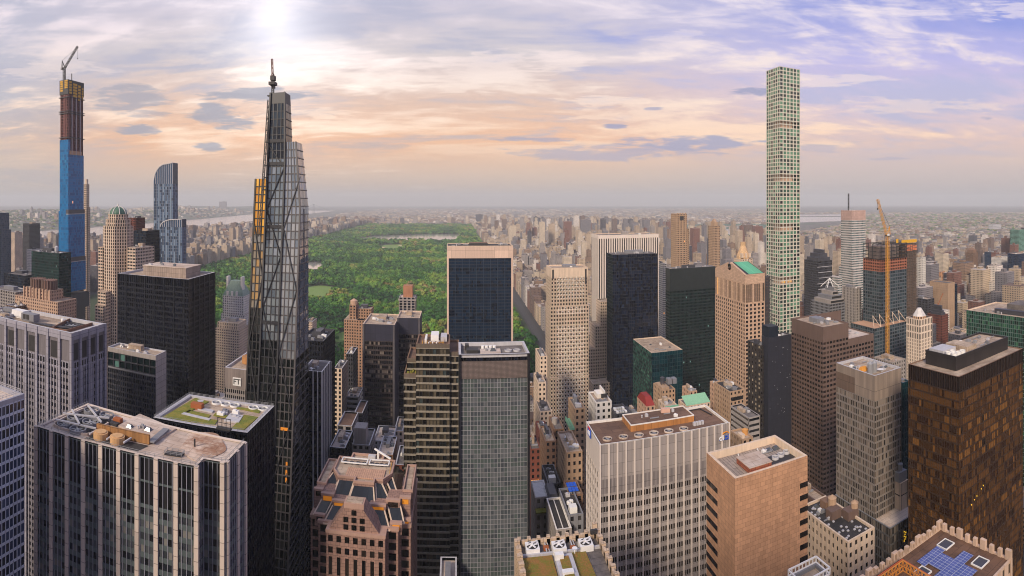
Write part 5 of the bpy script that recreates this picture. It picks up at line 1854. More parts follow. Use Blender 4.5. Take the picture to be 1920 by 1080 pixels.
def hip(x0_, x1_, ys, yt, z0, z1, sx0, sx1):
    """Sloped greenhouse: glass face leaning back with stone ribs at both edges."""
    m = MB()
    n = 4
    for k in range(n):
        a, b = k / n, (k + 1) / n
        lo0, lo1 = x0_ + (x1_ - x0_) * a, x0_ + (x1_ - x0_) * b
        hi0, hi1 = sx0 + (sx1 - sx0) * a, sx0 + (sx1 - sx0) * b
        m.poly(((lo0, ys, z0), (lo1, ys, z0), (hi1, yt, z1), (hi0, yt, z1)), B.rs.random())
    m.poly(((x1_, ys, z0), (x1_, yt + 2, z0), (sx1, yt + 2, z1), (sx1, yt, z1)), .3)
    m.poly(((x0_, yt + 2, z0), (x0_, ys, z0), (sx0, yt, z1), (sx0, yt + 2, z1)), .3)
    g = part('sloped_glass', m, gpd, B.o)
    r = MB()
    for a in (0, 1):
        lo_, hi_ = (x0_ + (x1_ - x0_) * a, ys - .1, z0), (sx0 + (sx1 - sx0) * a, yt - .1, z1)
        r.bar(lo_, hi_, .45)
    r.bar((x0_, ys - .1, z0 + .1), (x1_, ys - .1, z0 + .1), .35)
    part('glass_rib', r, M['limestone'], g)


zs2 = steps[1][2] + 1.1
zs3 = steps[0][2] + 1.1
zq = zz1 + 3.2
# lower tier of hips flanking the gable, second row further out
hip(xm + hw1 * .62, xm + hw1 * 1.12, u0 + 4.2, u0 + 9.5, zz1 - .8, zq, xm + hw1 * .42, xm + hw1 * .86)
hip(xm + hw1 * 1.16, xm + hw1 * 1.58, u0 + 7, u0 + 13, zz1 + .2, zq + 1.2, xm + hw1 * .9, xm + hw1 * 1.36)
hip(xm - hw1 * 1.2, xm - hw1 * .72, u0 + 4.2, u0 + 9.5, zz1 - .8, zq, xm - hw1 * .98, xm - hw1 * .52)
hip(xm - hw1 * 1.62, xm - hw1 * 1.22, u0 + 7, u0 + 13, zz1 + .2, zq + 1.2, xm - hw1 * 1.4, xm - hw1 * 1.0)
# stone blocks behind the hips with lit attic rooms
glit = glass('lit_attic', [(190, 120, 30), (170, 104, 28), (200, 140, 44)], 1.0, (220, 130, 30), .2, power=.3)
for x0_, x1_, ys, z0, z1, lit in ((xm + hw1 * .32, xm + hw1 * .9, u0 + 9.6, zz1 - 2, zq + 1.2, 1), (xm + hw1 * .9, xm + hw1 * 1.38, u0 + 11.5, zz1 - 2, zq + 2.2, 0), (xm + hw1 * 1.38, xm + hw1 * 1.74, u0 + 13.2, zs3 - 2, zq + 2.6, 1),
                             (xm - hw1 * 1.0, xm - hw1 * .4, u0 + 9.6, zz1 - 2, zq + 1.2, 1), (xm - hw1 * 1.45, xm - hw1 * 1.0, u0 + 11.5, zz1 - 2, zq + 2.2, 1), (xm - hw1 * 1.76, xm - hw1 * 1.45, u0 + 13.2, zs3 - 2, zq + 2.6, 0),
                             (xm + hw1 * 1.12, xm + hw1 * 1.5, u0 + 5.6, zs2 - 3, zs2 + .6, 1), (xm + hw1 * 1.5, xm + hw1 * 1.77, u0 + 9.5, zs3 - 3, zs3 + .8, 1), (xm - hw1 * 1.55, xm - hw1 * 1.2, u0 + 5.6, zs2 - 3, zs2 + .6, 0)):
    B.lump('attic_block', pk, (x0_, x1_, ys, ys + 9, z0, z1))
    B.lump('ledge', pkd, (x0_ - .2, x1_ + .2, ys - .25, ys + 1.2, z1, z1 + .8))
    B.lump('window', glit if lit else gpk, (x0_ + .7, x1_ - .7, ys - .12, ys - .02, z1 - 1.9, z1 - .2))
# side roofs and the central plateau over the great hips
zp = zf
for s in (-1, 1):
    xo, xi = xm + s * Lw / 2, xm + s * hw1 * 1.42
    B.lump('side_block', pk, (min(xo, xi), max(xo, xi), u0 + 18, yb - 4, zs3 - 1, zq + 2.6))
    B.lump('side_roof', M['roof_tan'], (min(xo, xi) + .8, max(xo, xi) - .8, u0 + 18.8, yb - 4.8, zq + 2.6, zq + 2.7))
    cm = MB()
    curb(cm, [(min(xo, xi) - .01, u0 + 17.99), (max(xo, xi) + .01, u0 + 17.99), (max(xo, xi) + .01, yb - 3.99), (min(xo, xi) - .01, yb - 3.99)], zq + 2.5, .9, .5)
    part('parapet', cm, pkd, B.o)
    wx0, wx1 = min(xo, xi) + 1.2, max(xo, xi) - 1.2
    B.lump('window', glit if s > 0 else gpk, (wx0, wx1, u0 + 17.85, u0 + 17.97, zq - .6, zq + 1.8))
plx0, plx1 = cx(622, u0 + 22), cx(734, u0 + 22)
plat = [(plx0 + 3, u0 + 20), (xm - 4, u0 + 20), (xm - 4, u0 + 17), (xm + 4, u0 + 17), (xm + 4, u0 + 20), (plx1 - 3, u0 + 20), (plx1, u0 + 25), (plx1, u0 + 36), (plx1 - 5, u0 + 36), (plx1 - 5, u0 + 40), (plx0 + 5, u0 + 40), (plx0 + 5, u0 + 36), (plx0, u0 + 36), (plx0, u0 + 25)]
B.own('plateau', pk, lambda m: m.prism(plat, zq - 2, zp))
hip(xm - 5.2, xm + 5.2, u0 + 11, u0 + 16.8, zq - .6, zp - .8, xm - 3.8, xm + 3.8)
hip(xm + 5.6, xm + 11.4, u0 + 13, u0 + 19.8, zq - .2, zp - .8, xm + 4.2, plx1 - 3.4)
hip(xm - 11.4, xm - 5.6, u0 + 13, u0 + 19.8, zq - .2, zp - .8, plx0 + 3.4, xm - 4.2)
hip(xm + 11.8, plx1 + 3.6, u0 + 16.5, u0 + 24.8, zq + .4, zp - .7, plx1 - 3, plx1)
hip(plx0 - 3.6, xm - 11.8, u0 + 16.5, u0 + 24.8, zq + .4, zp - .7, plx0, plx0 + 3)
B.own('hip_side', gpd, lambda m: m.poly(((plx1 + 3.6, u0 + 18, zq + .4), (plx1 + 3.6, yb - 5, zq + .4), (plx1 + .05, yb - 7, zp - .7), (plx1 + .05, u0 + 24.8, zp - .7)), .3))
cm = MB()
curb(cm, plat, zp - .02, .9, .6)
part('parapet', cm, pkd, B.o)
B.own('roof', M['roof_tan'], lambda m: m.poly([(*p, zp + .03) for p in inset(plat, .6)]))
B.lump('paved_deck', wall('paved_deck_tile', (190, 150, 124), .85, .08, .1, (.8, .8, 0, .06)), (xm - 8, xm + 7, u0 + 20.5, u0 + 28, zp + .03, zp + .5))
for gx0, gx1 in ((plx0 + 2.2, xm - 1), (xm, plx1 - 2.2)):
    B.own('pipe_frame', M['white_paint'], lambda m: (m.bar((gx0, u0 + 30, zp + 1.3), (gx1, u0 + 30, zp + 1.3), .4), m.bar((gx0, u0 + 34, zp + 1.3), (gx1, u0 + 34, zp + 1.3), .4), m.bar((gx0, u0 + 30, zp + 1.3), (gx0, u0 + 34, zp + 1.3), .4), m.bar((gx1, u0 + 30, zp + 1.3), (gx1, u0 + 34, zp + 1.3), .4)))
    for k in range(4):
        unit_fan(B, gx0 + (gx1 - gx0) * (k + .5) / 4, u0 + 32, zp + .1, .85, .7, M['dark_grey'], 5)
railing(B, [(plx1 - 1.2, u0 + 26), (plx1 - 1.2, u0 + 35)], zp, 1.1, 2, M['gold'])
B.own('boom', M['white_paint'], lambda m: (m.bar((xm + 1, u0 + 38.5, zp + 3.8), (xm + 8, u0 + 36.5, zp + .9), .6), m.bar((xm + 2.5, u0 + 38, zp), (xm + 2.5, u0 + 38, zp + 3.2), .7)))
B.lump('air_handler', M['pale_grey'], (xm - 1.5, xm + 1.5, u0 + 36.6, u0 + 38.6, zp + .05, zp + 1.4))
B.done(100)

# ============================================================ cream tower with a diamond window grid
u0 = 500
pts, h = plan(1032, 1104, 503, u0, depth=28)
B = Bld('office_tower', 'slim cream stone tower with square windows on white diamond panels', 'office tower', pts)
zs = zt(1032, 575, u0)
up = [(pts[0][0] + .6, u0 + .6), (pts[1][0] - .8, u0 + .6), (pts[1][0] - .8, u0 + 27), (pts[0][0] + .6, u0 + 27)]
sw = style(M['cream'], M['g_dark'], bay=2.7, fl=3.55, pf=.42, sf=.44, rec=.35, sp=.0, win=True, cl=.15, clamp=(0, .7))
B.tower(pts, 0, zs, sw, edges={1: None})
B.tower(up, zs, h - 9, sw, edges={1: None})
for i in range(4):
    B.solid(up[i], up[(i + 1) % 4], h - 9, h, M['cream'], 'top_band')
B.lump('corner_slot', M['dark_gear'], (up[0][0] + 1.2, up[0][0] + 2.8, u0 + .45, u0 + .62, h - 10, h - 1.5))
B.lump('corner_slot', M['dark_gear'], (up[1][0] - 2.8, up[1][0] - 1.2, u0 + .45, u0 + .62, h - 16, h - 1.5))
B.solid(pts[1], pts[2], 0, zs, M['cream'])
B.solid(up[1], up[2], zs, h - 9, M['cream'])
B.roof(up, h + .02, M['roof_tan'], 1.2, .8, M['limestone'])
B.roof(pts, zs, M['roof_tan'], 0, name='setback_roof')
for zb_ in (zs, zs - 14, 95):
    B.lump('string_course', M['limestone'], (pts[0][0] - .35, pts[1][0] + .35, u0 - .35, u0 + .1, zb_ - .7, zb_))
whm = plain('white_marble', (226, 222, 216), .5)
nC = round((pts[1][0] - pts[0][0]) / 2.7)
bw = (pts[1][0] - pts[0][0]) / nC
dm = MB()
nR = round((h - 9 - 60) / 3.55)
for r in range(nR):
    z = 60 + (h - 9 - 60) * r / nR
    if zs - 4 < z < zs + 3 or zs - 20 < z < zs - 12:
        continue
    for c in range(2, nC - 2):
        xx = pts[0][0] + bw * (c + .5)
        yy = u0 - .06 if z < zs else u0 + .54
        for dx, dz in ((bw / 2, 0), (0, 1.78)):
            if (r + c) % 2 == 0 or dz == 0:
                m_ = .45
                dm.poly(((xx + dx - m_, yy, z + 1.78 + dz - m_), (xx + dx + m_, yy, z + 1.78 + dz - m_), (xx + dx + m_, yy, z + 1.78 + dz + m_), (xx + dx - m_, yy, z + 1.78 + dz + m_)))
part('marble_pattern', dm, whm, B.o)['kind'] = 'stuff'
gear(B, up[0][0] + 2, up[1][0] - 2, u0 + 5, u0 + 24, h - 1, 5, 101, True, .8)
B.done(100)

# ============================================================ white striped slab
pts, h = plan(1122, 1235, 441, 735, side=1109)
pts[2] = (pts[2][0], pts[2][1])
B = Bld('skyscraper', 'white marble slab tower with close black vertical stripes', 'skyscraper', pts)
wm_ = wall('white_marble_pier', (214, 200, 188), .6, .05, .1)
B.tower(pts, 0, h - 5, style(wm_, M['g_black'], bay=3.3, fl=60, pf=.52, sf=0, rec=.9, sp=0))
for i in range(4):
    B.solid(pts[i], pts[(i + 1) % 4], h - 5, h, wm_, 'cornice')
B.roof(pts, h + .02, M['roof_grey'], 1.2, 1, M['limestone'])
B.lump('penthouse', M['grey_stone'], (pts[0][0] + 38, pts[0][0] + 47, pts[0][1] + 8, pts[0][1] + 16, h - 1.2, h + 4))
gear(B, pts[0][0] + 4, pts[1][0] - 4, pts[0][1] + 3, pts[2][1] - 3, h - 1.2, 6, 103, False, 1.2)
B.done(0)

# ============================================================ stepped beige tower squeezed beside the cream one
u0 = 600
B = Bld('office_tower', 'beige masonry tower climbing in setbacks between the cream tower and the black one', 'office tower', [(cx(1104, u0), u0), (cx(1146, u0), u0), (cx(1146, u0), u0 + 40), (cx(1104, u0), u0 + 40)])
sT = style(M['limestone'], M['g_dark'], bay=2.8, fl=3.6, pf=.52, sf=.5, win=True, cl=.15)
for xl, xr, y, dy, dep in ((1126, 1146, 566, 10, 20), (1116, 1146, 612, 6, 26), (1103, 1146, 655, 3, 34), (1112, 1146, 720, -26, 20)):
    ub = u0 + dy
    hh = zt(xl, y, ub)
    q = [(cx(xl, ub), ub), (cx(xr, ub), ub), (cx(xr, ub), ub + dep), (cx(xl, ub), ub + dep)]
    B.tower(q, 0, hh, sT)
    B.roof(q, hh + .02, M['roof_tan'], 1, .6, M['cream'])
B.done(90)

# ============================================================ black jagged glass tower
pts, h = plan(1150, 1233, 478, 560, side=1142)
B = Bld('skyscraper', 'black glass tower with a pleated sawtooth front', 'skyscraper', pts)
x0_, x1_, ub = pts[0][0], pts[1][0], pts[0][1]
n = 6
front = []
for k in range(n):
    a = x0_ + (x1_ - x0_) * k / n
    b = x0_ + (x1_ - x0_) * (k + 1) / n
    front += [(a, ub + 2.6), (b - .6, ub)]
poly = front + [(x1_, ub + 26), (x0_, ub + 26)]
g_tr = glass('black_blue_glass', [(8, 14, 28), (12, 20, 38), (16, 27, 48), (8, 11, 22), (26, 40, 62)], .002, rough=.07, spec=.45)
B.tower(poly, 0, h, style(wall('black_mullion', (20, 22, 30), .4), g_tr, bay=2.2, fl=3.6, pf=.14, sf=.16, rec=.2, sp=.08, cl=.6))
B.roof(poly, h + .02, M['roof_grey'], 0)
gear(B, x0_ + 3, x1_ - 4, ub + 4, ub + 22, h, 12, 105, True, .9)
B.done()

# ============================================================ two tone dark green glass block
pts, h = plan(1222, 1280, 662, 480, depth=30)
pts = [(cx(1222, 480), 480), (cx(1280, 480), 480), (cx(1280, 480), 536), (cx(1222, 480), 536)]
B = Bld('office_tower', 'dark green glass block lit in rows, in front of the black sawtooth tower', 'office tower', pts)
B.facade(pts[3], pts[0], 0, h, **style(wall('green_frame', (24, 44, 44), .4), glass('bright_green_glass', [(20, 50, 46), (30, 66, 58), (90, 140, 120), (16, 40, 40), (130, 176, 150)], .05, (170, 226, 196), .08, power=.3), bay=2.0, fl=3.7, pf=.12, sf=.4, rec=.3, sp=.1, cl=.6))
B.facade(pts[0], pts[1], 0, h, **style(wall('teal_frame', (22, 52, 56), .4), glass('teal_glass', [(10, 44, 52), (14, 54, 62), (8, 34, 42)], 0, rough=.07, spec=.5), bay=2.6, fl=3.7, pf=.1, sf=.1, rec=.25, sp=.1, cl=.8))
B.solid(pts[1], pts[2], 0, h, M['dark_grey'])
B.solid(pts[2], pts[3], 0, h, M['dark_grey'])
B.roof(pts, h + .02, M['roof_tan'], .8, .8, M['cream'])
gear(B, pts[0][0] + 3, pts[1][0] - 3, 486, 528, h - .8, 5, 107, False, 1)
B.done()

# ============================================================ big dark green polished block
pts, h = plan(1256, 1341, 504, 590, side=1248)
B = Bld('skyscraper', 'dark green polished stone tower with flickering rows of lit windows', 'skyscraper', pts)
g_ibm = glass('deep_green_glass', [(12, 28, 28), (16, 36, 34), (10, 22, 24), (22, 44, 42), (14, 30, 30)], .06, (176, 226, 210), .08, power=.32)
stn = wall('green_black_granite', (28, 38, 38), .35, .2, .1)
B.tower(pts, 0, h - 26, style(stn, g_ibm, bay=1.7, fl=3.7, pf=.12, sf=.45, rec=.25, sp=.05, cl=.75))
for i in range(4):
    B.solid(pts[i], pts[(i + 1) % 4], h - 26, h, wall('granite_blocks', (36, 42, 42), .4, .15, .1, (2.4, 3.7, 1, .05)), 'top_band')
B.roof(pts, h + .02, M['roof_tan'], 1, .8, M['mid_grey'])
gear(B, pts[0][0] + 5, pts[1][0] - 5, pts[0][1] + 4, pts[2][1] - 4, h - 1, 10, 109, True, 1.1)
B.done()

# ============================================================ pink granite tower with the split pediment
u0 = 440
xs, xe = cx(1397, u0), cx(1434, u0)
u1 = xs / math.tan(az(1341))
he = zt(1397, 516, u0)
pts = [(xs, u0), (xe, u0), (xe, u1), (xs, u1)]
B = Bld('skyscraper', 'pink granite tower with a notched pediment and a green sloping roof', 'skyscraper', pts)
pg = wall('rosy_granite', (192, 160, 134), .75, .06, .1, (2.2, 1.4, 1, .05))
gs = glass('granite_window', [(24, 24, 26), (36, 32, 32), (18, 18, 20), (52, 46, 44)], .004, rough=.1)
sS = style(pg, gs, bay=4.4, fl=3.8, pf=.46, sf=.4, rec=.3, sp=.1, win=True, cl=.2)
zl = zt(1397, 562, u0)
B.tower(pts, 0, zl - 4, sS)
sT2 = style(pg, gs, bay=2.3, fl=18, pf=.34, sf=.1, rec=.9, sp=.2, win=True, cl=.2, pmaj=4)
B.tower(pts, zl - 4, zl + 15, sT2)
B.tower(pts, zl + 15, he, ('solid', pg, 'facade'))
um = (u0 + u1) / 2
hr = zt(1370, 490, um)
th = u1 - u0
nr_ = 3.4


pdm = MB()
# pediment face in strips around the round notch
N = 40
for k in range(N):
    a, b = u0 + th * k / N, u0 + th * (k + 1) / N
    mid_ = (a + b) / 2

    def top(v):
        return he + (hr - he) * (1 - abs(v - um) / (th / 2))
    d = abs(mid_ - um)
    zc_ = hr - 5.2
    if d < nr_:
        hh = math.sqrt(nr_ ** 2 - d ** 2)
        pdm.poly(((xs - .02, b, he), (xs - .02, a, he), (xs - .02, a, zc_ - hh), (xs - .02, b, zc_ - hh)))
        if d > 1.2:
            zt_ = min(top(mid_), zc_ + hh)
            pdm.poly(((xs - .02, b, zt_), (xs - .02, a, zt_), (xs - .02, a, top(a)), (xs - .02, b, top(b))))
    else:
        pdm.poly(((xs - .02, b, he), (xs - .02, a, he), (xs - .02, a, top(a)), (xs - .02, b, top(b))))
part('pediment', pdm, pg, B.o)
B.own('notch', M['dark_gear'], lambda m: m.poly([(xs + 2.2, um + nr_ * 1.1 * math.cos(2 * math.pi * k / 20), hr - 5.2 + nr_ * 1.1 * math.sin(2 * math.pi * k / 20)) for k in range(20)][::-1]))
B.own('roof', wall('bright_copper_roof', (96, 176, 136), .6, .05, .08, (1.2, 60, 0, .06)), lambda m: (m.poly(((xs + 5, u0 + 1.2, he + .6), (xe - 1, u0 + 1.2, he + .6), (xe - 1, um, hr - 1), (xs + 5, um, hr - 1)))))
B.own('roof_back', M['copper'], lambda m: m.poly(((xe - 1, u1 - 1, he + .6), (xs + 5, u1 - 1, he + .6), (xs + 5, um, hr - 1), (xe - 1, um, hr - 1))))
B.own('gable_wall', pg, lambda m: (m.poly(((xs - .02, u0, he), (xs + 2.2, u0, he), (xs + 2.2, um - 1.2, hr - .4), (xs - .02, um - 1.2, hr - .4))),
      m.poly(((xs + 2.2, u0, he), (xs + 2.2, um - nr_, hr - 8), (xs + 2.2, um - 1.2, hr - .4))), m.poly(((xe, u0, he), (xe, u1, he), (xe, um, hr - .5)))))
B.own('gutter_shadow', M['dark_gear'], lambda m: m.poly(((xs + 2.25, u0 + .4, he + .3), (xs + 5, u0 + .4, he + .3), (xs + 5, um, hr - 1.3), (xs + 2.25, um, hr - 1.3))))  # dark strips painting the shadow in the gutters beside the roof
B.own('gutter_shadow', M['dark_gear'], lambda m: m.poly(((xe - 1, u0 + .4, he + .3), (xe, u0 + .4, he + .3), (xe, um, hr - 1.3), (xe - 1, um, hr - 1.3))))
B.lump('eaves', pg, (xs, xe, u0 - .3, u0 + 1.1, he - .9, he + .35))
sx0 = xe + .02
sx1 = cx(1446, u0)


def scaf(m):
    z1 = zt(1440, 515, u0)
    for xx in (sx0 + .3, (sx0 + sx1) / 2, sx1):
        for yy in (u0 - .5, u0 + 2.2):
            m.bar((xx, yy, 40), (xx, yy, z1), .22)
    k = 0
    z = 40.0
    while z < z1:
        m.bar((sx0, u0 - .5, z), (sx1, u0 - .5, z), .3)
        m.bar((sx0, u0 + 2.2, z), (sx1, u0 + 2.2, z), .25)
        m.bar((sx0 + .3 if k % 2 else sx1, u0 - .5, z), (sx1 if k % 2 else sx0 + .3, u0 - .5, z + 3), .2)
        z += 3
        k += 1


B.own('scaffold', M['dark_grey'], scaf)
B.lump('scaffold_core', wall('netting', (96, 84, 78), .8, .3, .4), (sx0 + .1, sx1 - .2, u0 + 2.6, u0 + 14, 40, zt(1440, 520, u0)))
B.done(100)

# ============================================================ white grid supertall
u0 = 555
xs, xe = cx(1462, u0), cx(1500, u0)
u1 = xs / math.tan(az(1437))
h = zt(1462, 124, u0)
pts = [(xs, u0), (xe, u0), (xe, u1), (xs, u1)]
B = Bld('skyscraper', 'very tall slender white tower with an even grid of big square windows', 'skyscraper', pts)
gw = wall('white_concrete', (196, 190, 174), .7, .04, .06)
g432 = glass('greenish_square_glass', [(20, 28, 28), (44, 80, 64), (76, 120, 96), (30, 48, 44), (96, 138, 112), (18, 20, 24)], .002, (240, 190, 70), .08, spec=.55, power=.8)
fl = 4.72
nf = int(h / fl)
fl = h / nf
openb = []
z = h
for y in (228, 330, 424, 524):
    zc_ = zt(1462, y, u0)
    r = int(zc_ / fl)
    openb.append(r)


def skip432(c, r, nc, nr):
    return any(r in (o, o - 1) for o in openb)


B.tower(pts, 0, h, style(gw, g432, bay=(xe - xs) / 6, fl=fl, pf=.25, sf=.26, rec=.9, sp=.1, win=True, skip=skip432, cl=.5))
for o in openb:
    B.lump('mechanical_core', wall('tan_core_wall', (186, 152, 128), .8), (xs + 7, xe - 7, u0 + 7, u1 - 7, (o - 1) * fl, (o + 1) * fl))
    B.lump('floor_slab', gw, (xs + 1, xe - 1, u0 + 1, u1 - 1, (o - 1) * fl - .3, (o - 1) * fl), (xs + 1, xe - 1, u0 + 1, u1 - 1, (o + 1) * fl, (o + 1) * fl + .3))
B.roof(pts, h + .02, M['roof_pale'], 1.0, 1.2, gw)
o0 = openb[-1]
for k in range(2):
    B.lump('work_lamp', plain('yellow_sheet', (230, 170, 40), .6, emit=.25), (xs + 8 + 10 * k, xs + 12 + 10 * k, u0 + 6.4, u0 + 6.8, (o0 - 1) * fl + .6, (o0 - 1) * fl + 3))
B.done(100)

# ============================================================ black slab pair
pts, h = plan(1440, 1484, 634, 360, side=1428)
B = Bld('office_tower', 'plain black slab with a dark rooftop box in front of the white grid supertall', 'office tower', pts)
B.tower(pts, 0, h, ('solid', wall('black_metal_panel', (44, 45, 54), .4, .1, .2, (1.6, 3.6, 0, .05)), 'facade'))
B.roof(pts, h + .02, M['roof_grey'], 1, .5, M['dark_grey'])
B.lump('rooftop_box', wall('black_blue_box', (26, 34, 46), .4), (pts[0][0] + 2, pts[0][0] + 11, pts[0][1] + 2, pts[0][1] + 12, h - 1, h + 8))
gear(B, pts[0][0] + 12, pts[1][0] - 1, pts[0][1] + 2, pts[2][1] - 2, h - 1, 4, 113, False, .7)
rs = random.Random(3)
for k in range(26):
    xx, zz = pts[0][0] + 1.5 + rs.random() * (pts[1][0] - pts[0][0] - 3), h - 6 - rs.random() * 60
    B.lump('vent_cap', M['white_paint'], (xx, xx + .3, pts[0][1] - .12, pts[0][1] - .01, zz, zz + .35))
B.done()
pts = [(cx(1426, 366), 366), (cx(1440, 366) - .1, 366), (cx(1440, 366) - .1, 386), (cx(1426, 366), 386)]
h = zt(1426, 648, 366)
B = Bld('office_tower', 'dark brown glass slab joined to the plain black one, one window strip lit', 'office tower', pts)
B.facade(pts[0], pts[1], 0, h, **style(wall('dark_bronze', (50, 44, 42), .5), M['g_dark'], bay=2.2, fl=3.6, pf=.3, sf=.4))
B.facade(pts[3], pts[0], 0, h, **style(wall('dark_bronze2', (56, 50, 46), .5), glass('white_strip_glass', [(60, 56, 50), (200, 186, 160), (40, 38, 36), (150, 140, 120)], .05, (240, 220, 180), .2, power=.4), bay=4.5, fl=3.6, pf=.55, sf=.45))
B.solid(pts[1], pts[2], 0, h, M['dark_grey'])
B.solid(pts[2], pts[3], 0, h, M['dark_grey'])
B.roof(pts, h + .02, M['roof_grey'], 1, .5, M['dark_grey'])
gear(B, pts[0][0] + 1, pts[1][0] - 1, 368, 384, h - 1, 5, 115, True, .7)
B.done()

# ============================================================ brown granite tower with a lower shoulder
u0 = 330
pts, h = plan(1543, 1638, 614, u0, side=1484)
xs, xe, u1 = pts[0][0], pts[1][0], pts[2][1]
xm_ = cx(1591, u0)
hs = zt(1600, 634, u0)
B = Bld('office_tower', 'brown granite office tower with dark ribbon windows and a lower shoulder', 'office tower', pts)
gbr = glass('brown_window', [(24, 18, 16), (36, 26, 22), (52, 40, 32), (18, 14, 14), (70, 56, 46)], .006, (250, 200, 90), .1, power=.9)
sV = style(M['brown_stone'], gbr, bay=3.4, fl=3.75, pf=.22, sf=.48, rec=.6, sp=.06, win=True, cl=.3)
q1 = [(xs, u0), (xm_, u0), (xm_, u1), (xs, u1)]
q2 = [(xm_, u0), (xe, u0), (xe, u1), (xm_, u1)]
hb = h - 11
B.facade((xs, u0), (xe, u0), 0, hs - 5, **sV)
B.facade((xe, u0), (xe, u1), 0, hs - 5, **sV)
B.facade((xs, u1), (xs, u0), 0, hb, **sV)
B.facade((xs, u0), (xm_, u0), hs - 5, hb, **sV)
B.solid((xs, u0), (xm_, u0), hb, h, M['brown_stone'], 'top_band')
B.solid((xs, u1), (xs, u0), hb, h, M['brown_stone'], 'top_band')
B.solid((xm_, u0), (xm_, u1), hs - 5, h, M['brown_stone'], 'top_band')
B.solid((xm_, u0), (xe, u0), hs - 5, hs, M['brown_stone'], 'top_band')
B.solid((xe, u0), (xe, u1), hs - 5, hs, M['brown_stone'], 'top_band')
B.solid((xe, u1), (xs, u1), 0, h - .1, M['brown_stone'], 'back_wall', .1)
B.roof(q1, h + .02, M['roof_tan'], 1.2, .8, M['brown_stone'])
B.roof(q2, hs + .02, M['roof_pale'], 1.0, .8, M['brown_stone'], name='shoulder_roof')
gear(B, xs + 3, xm_ - 2, u0 + 4, u1 - 4, h - 1.2, 12, 117, True, 1.0)
gear(B, xm_ + 2, xe - 2, u0 + 4, u1 - 4, hs - 1, 6, 118, False, 1.0)
B.done(100)

# ============================================================ grey glass office tower on a podium
u0 = 200
pts, h = plan(1640, 1690, 705, u0, side=1568)
xs, xe, u1 = pts[0][0], pts[1][0], pts[2][1]
B = Bld('office_tower', 'silver grey glass tower with tan mesh top floors, rising from a glass podium', 'office tower', pts)
g36 = glass('grey_bronze_glass', [(60, 52, 46), (86, 76, 68), (40, 36, 34), (110, 98, 88), (70, 64, 58), (136, 124, 112), (30, 28, 28)], .006, (250, 200, 120), .08, spec=.55, power=.7, wave=.05)
fr = wall('silver_grid', (128, 120, 114), .45, .06, .1)
zb = zt(1640, 985, u0)
sX = style(fr, g36, bay=1.3, fl=3.6, pf=.16, sf=.24, rec=.25, sp=.06, cl=.55)
B.tower(pts, zb - 30, h - 13, sX)
mesh_m = wall('tan_mesh', (150, 134, 120), .6, .08, .15, (.9, 9, 0, .14))
for i in range(4):
    B.solid(pts[i], pts[(i + 1) % 4], h - 13, h, mesh_m, 'mesh_band')
B.solid((xs - .02, u1), (xs - .02, u1 - (u1 - u0) * .5), h - 13, h - 4.5, wall('brown_louvre', (112, 92, 78), .7, .1, .2, (.7, 9, 0, .1)), 'louvre_panel', -.03)
B.roof(pts, h + .02, M['roof_tan'], 1.4, .8, M['pale_grey'])
zr_ = h - 1.4
for dx in (4.5, 7.5):
    B.own('exhaust_stack', M['steel'], lambda m: (m.cyl(xs + dx, u0 + 8, 1.5, zr_, zr_ + 5, 14), m.cyl(xs + dx, u0 + 8, 1.5, zr_ + 5, zr_ + 6.4, 14, .3)))
B.own('cover', plain('orange_cover', (206, 140, 50), .6), lambda m: m.frustum([(xs + 2, u0 + 12), (xs + 7, u0 + 12), (xs + 7, u0 + 15), (xs + 2, u0 + 15)], [(xs + 3, u0 + 12.8), (xs + 6, u0 + 12.8), (xs + 6, u0 + 14.2), (xs + 3, u0 + 14.2)], zr_, zr_ + 2.4))
B.own('dish', M['white_paint'], lambda m: m.cyl(xs + 10, u0 + 6, .5, zr_ + .6, zr_ + 1.4, 14, 1.8))
gear(B, xs + 2, xe - 2, u0 + 17, u1 - 3, zr_, 10, 121, False, .6)
gear(B, xs + 9, xe - 1.5, u0 + 2, u0 + 14, zr_, 6, 122, False, .6)
B.lump('party_wall', M['dark_gear'], (xe + .05, xe + 3, u0 + 3, u1, zb - 10, h - 9))
zp = zt(1655, 1000, u0 - 12)
pod = [(xs - 1, u0 - 12), (xe + 6, u0 - 12), (xe + 6, u1), (xs - 1, u1)]
B.tower(pod, 20, zp, style(wall('podium_frame', (96, 94, 92), .5), g36, bay=1.5, fl=4.4, pf=.14, sf=.2, rec=.3, sp=.1, gn='podium_glazing', wn='podium_frame'))
B.roof(pod, zp + .02, M['roof_pale'], 1.0, .7, M['mid_grey'], name='podium_roof')
zl_ = zt(1668, 1026, u0 - 12)
for k in range(7):
    B.lump('lit_sign', plain('yellow_lamp_%d' % k, (250, 196, 50), .5, emit=1.0) if k == 0 else D.materials['yellow_lamp_0'], (xs + 9 + (k % 3) * .6, xs + 9.4 + (k % 3) * .6, u0 - 12.2, u0 - 12.02, zl_ - 2 + k * .8, zl_ - 1.5 + k * .8))
B.done()

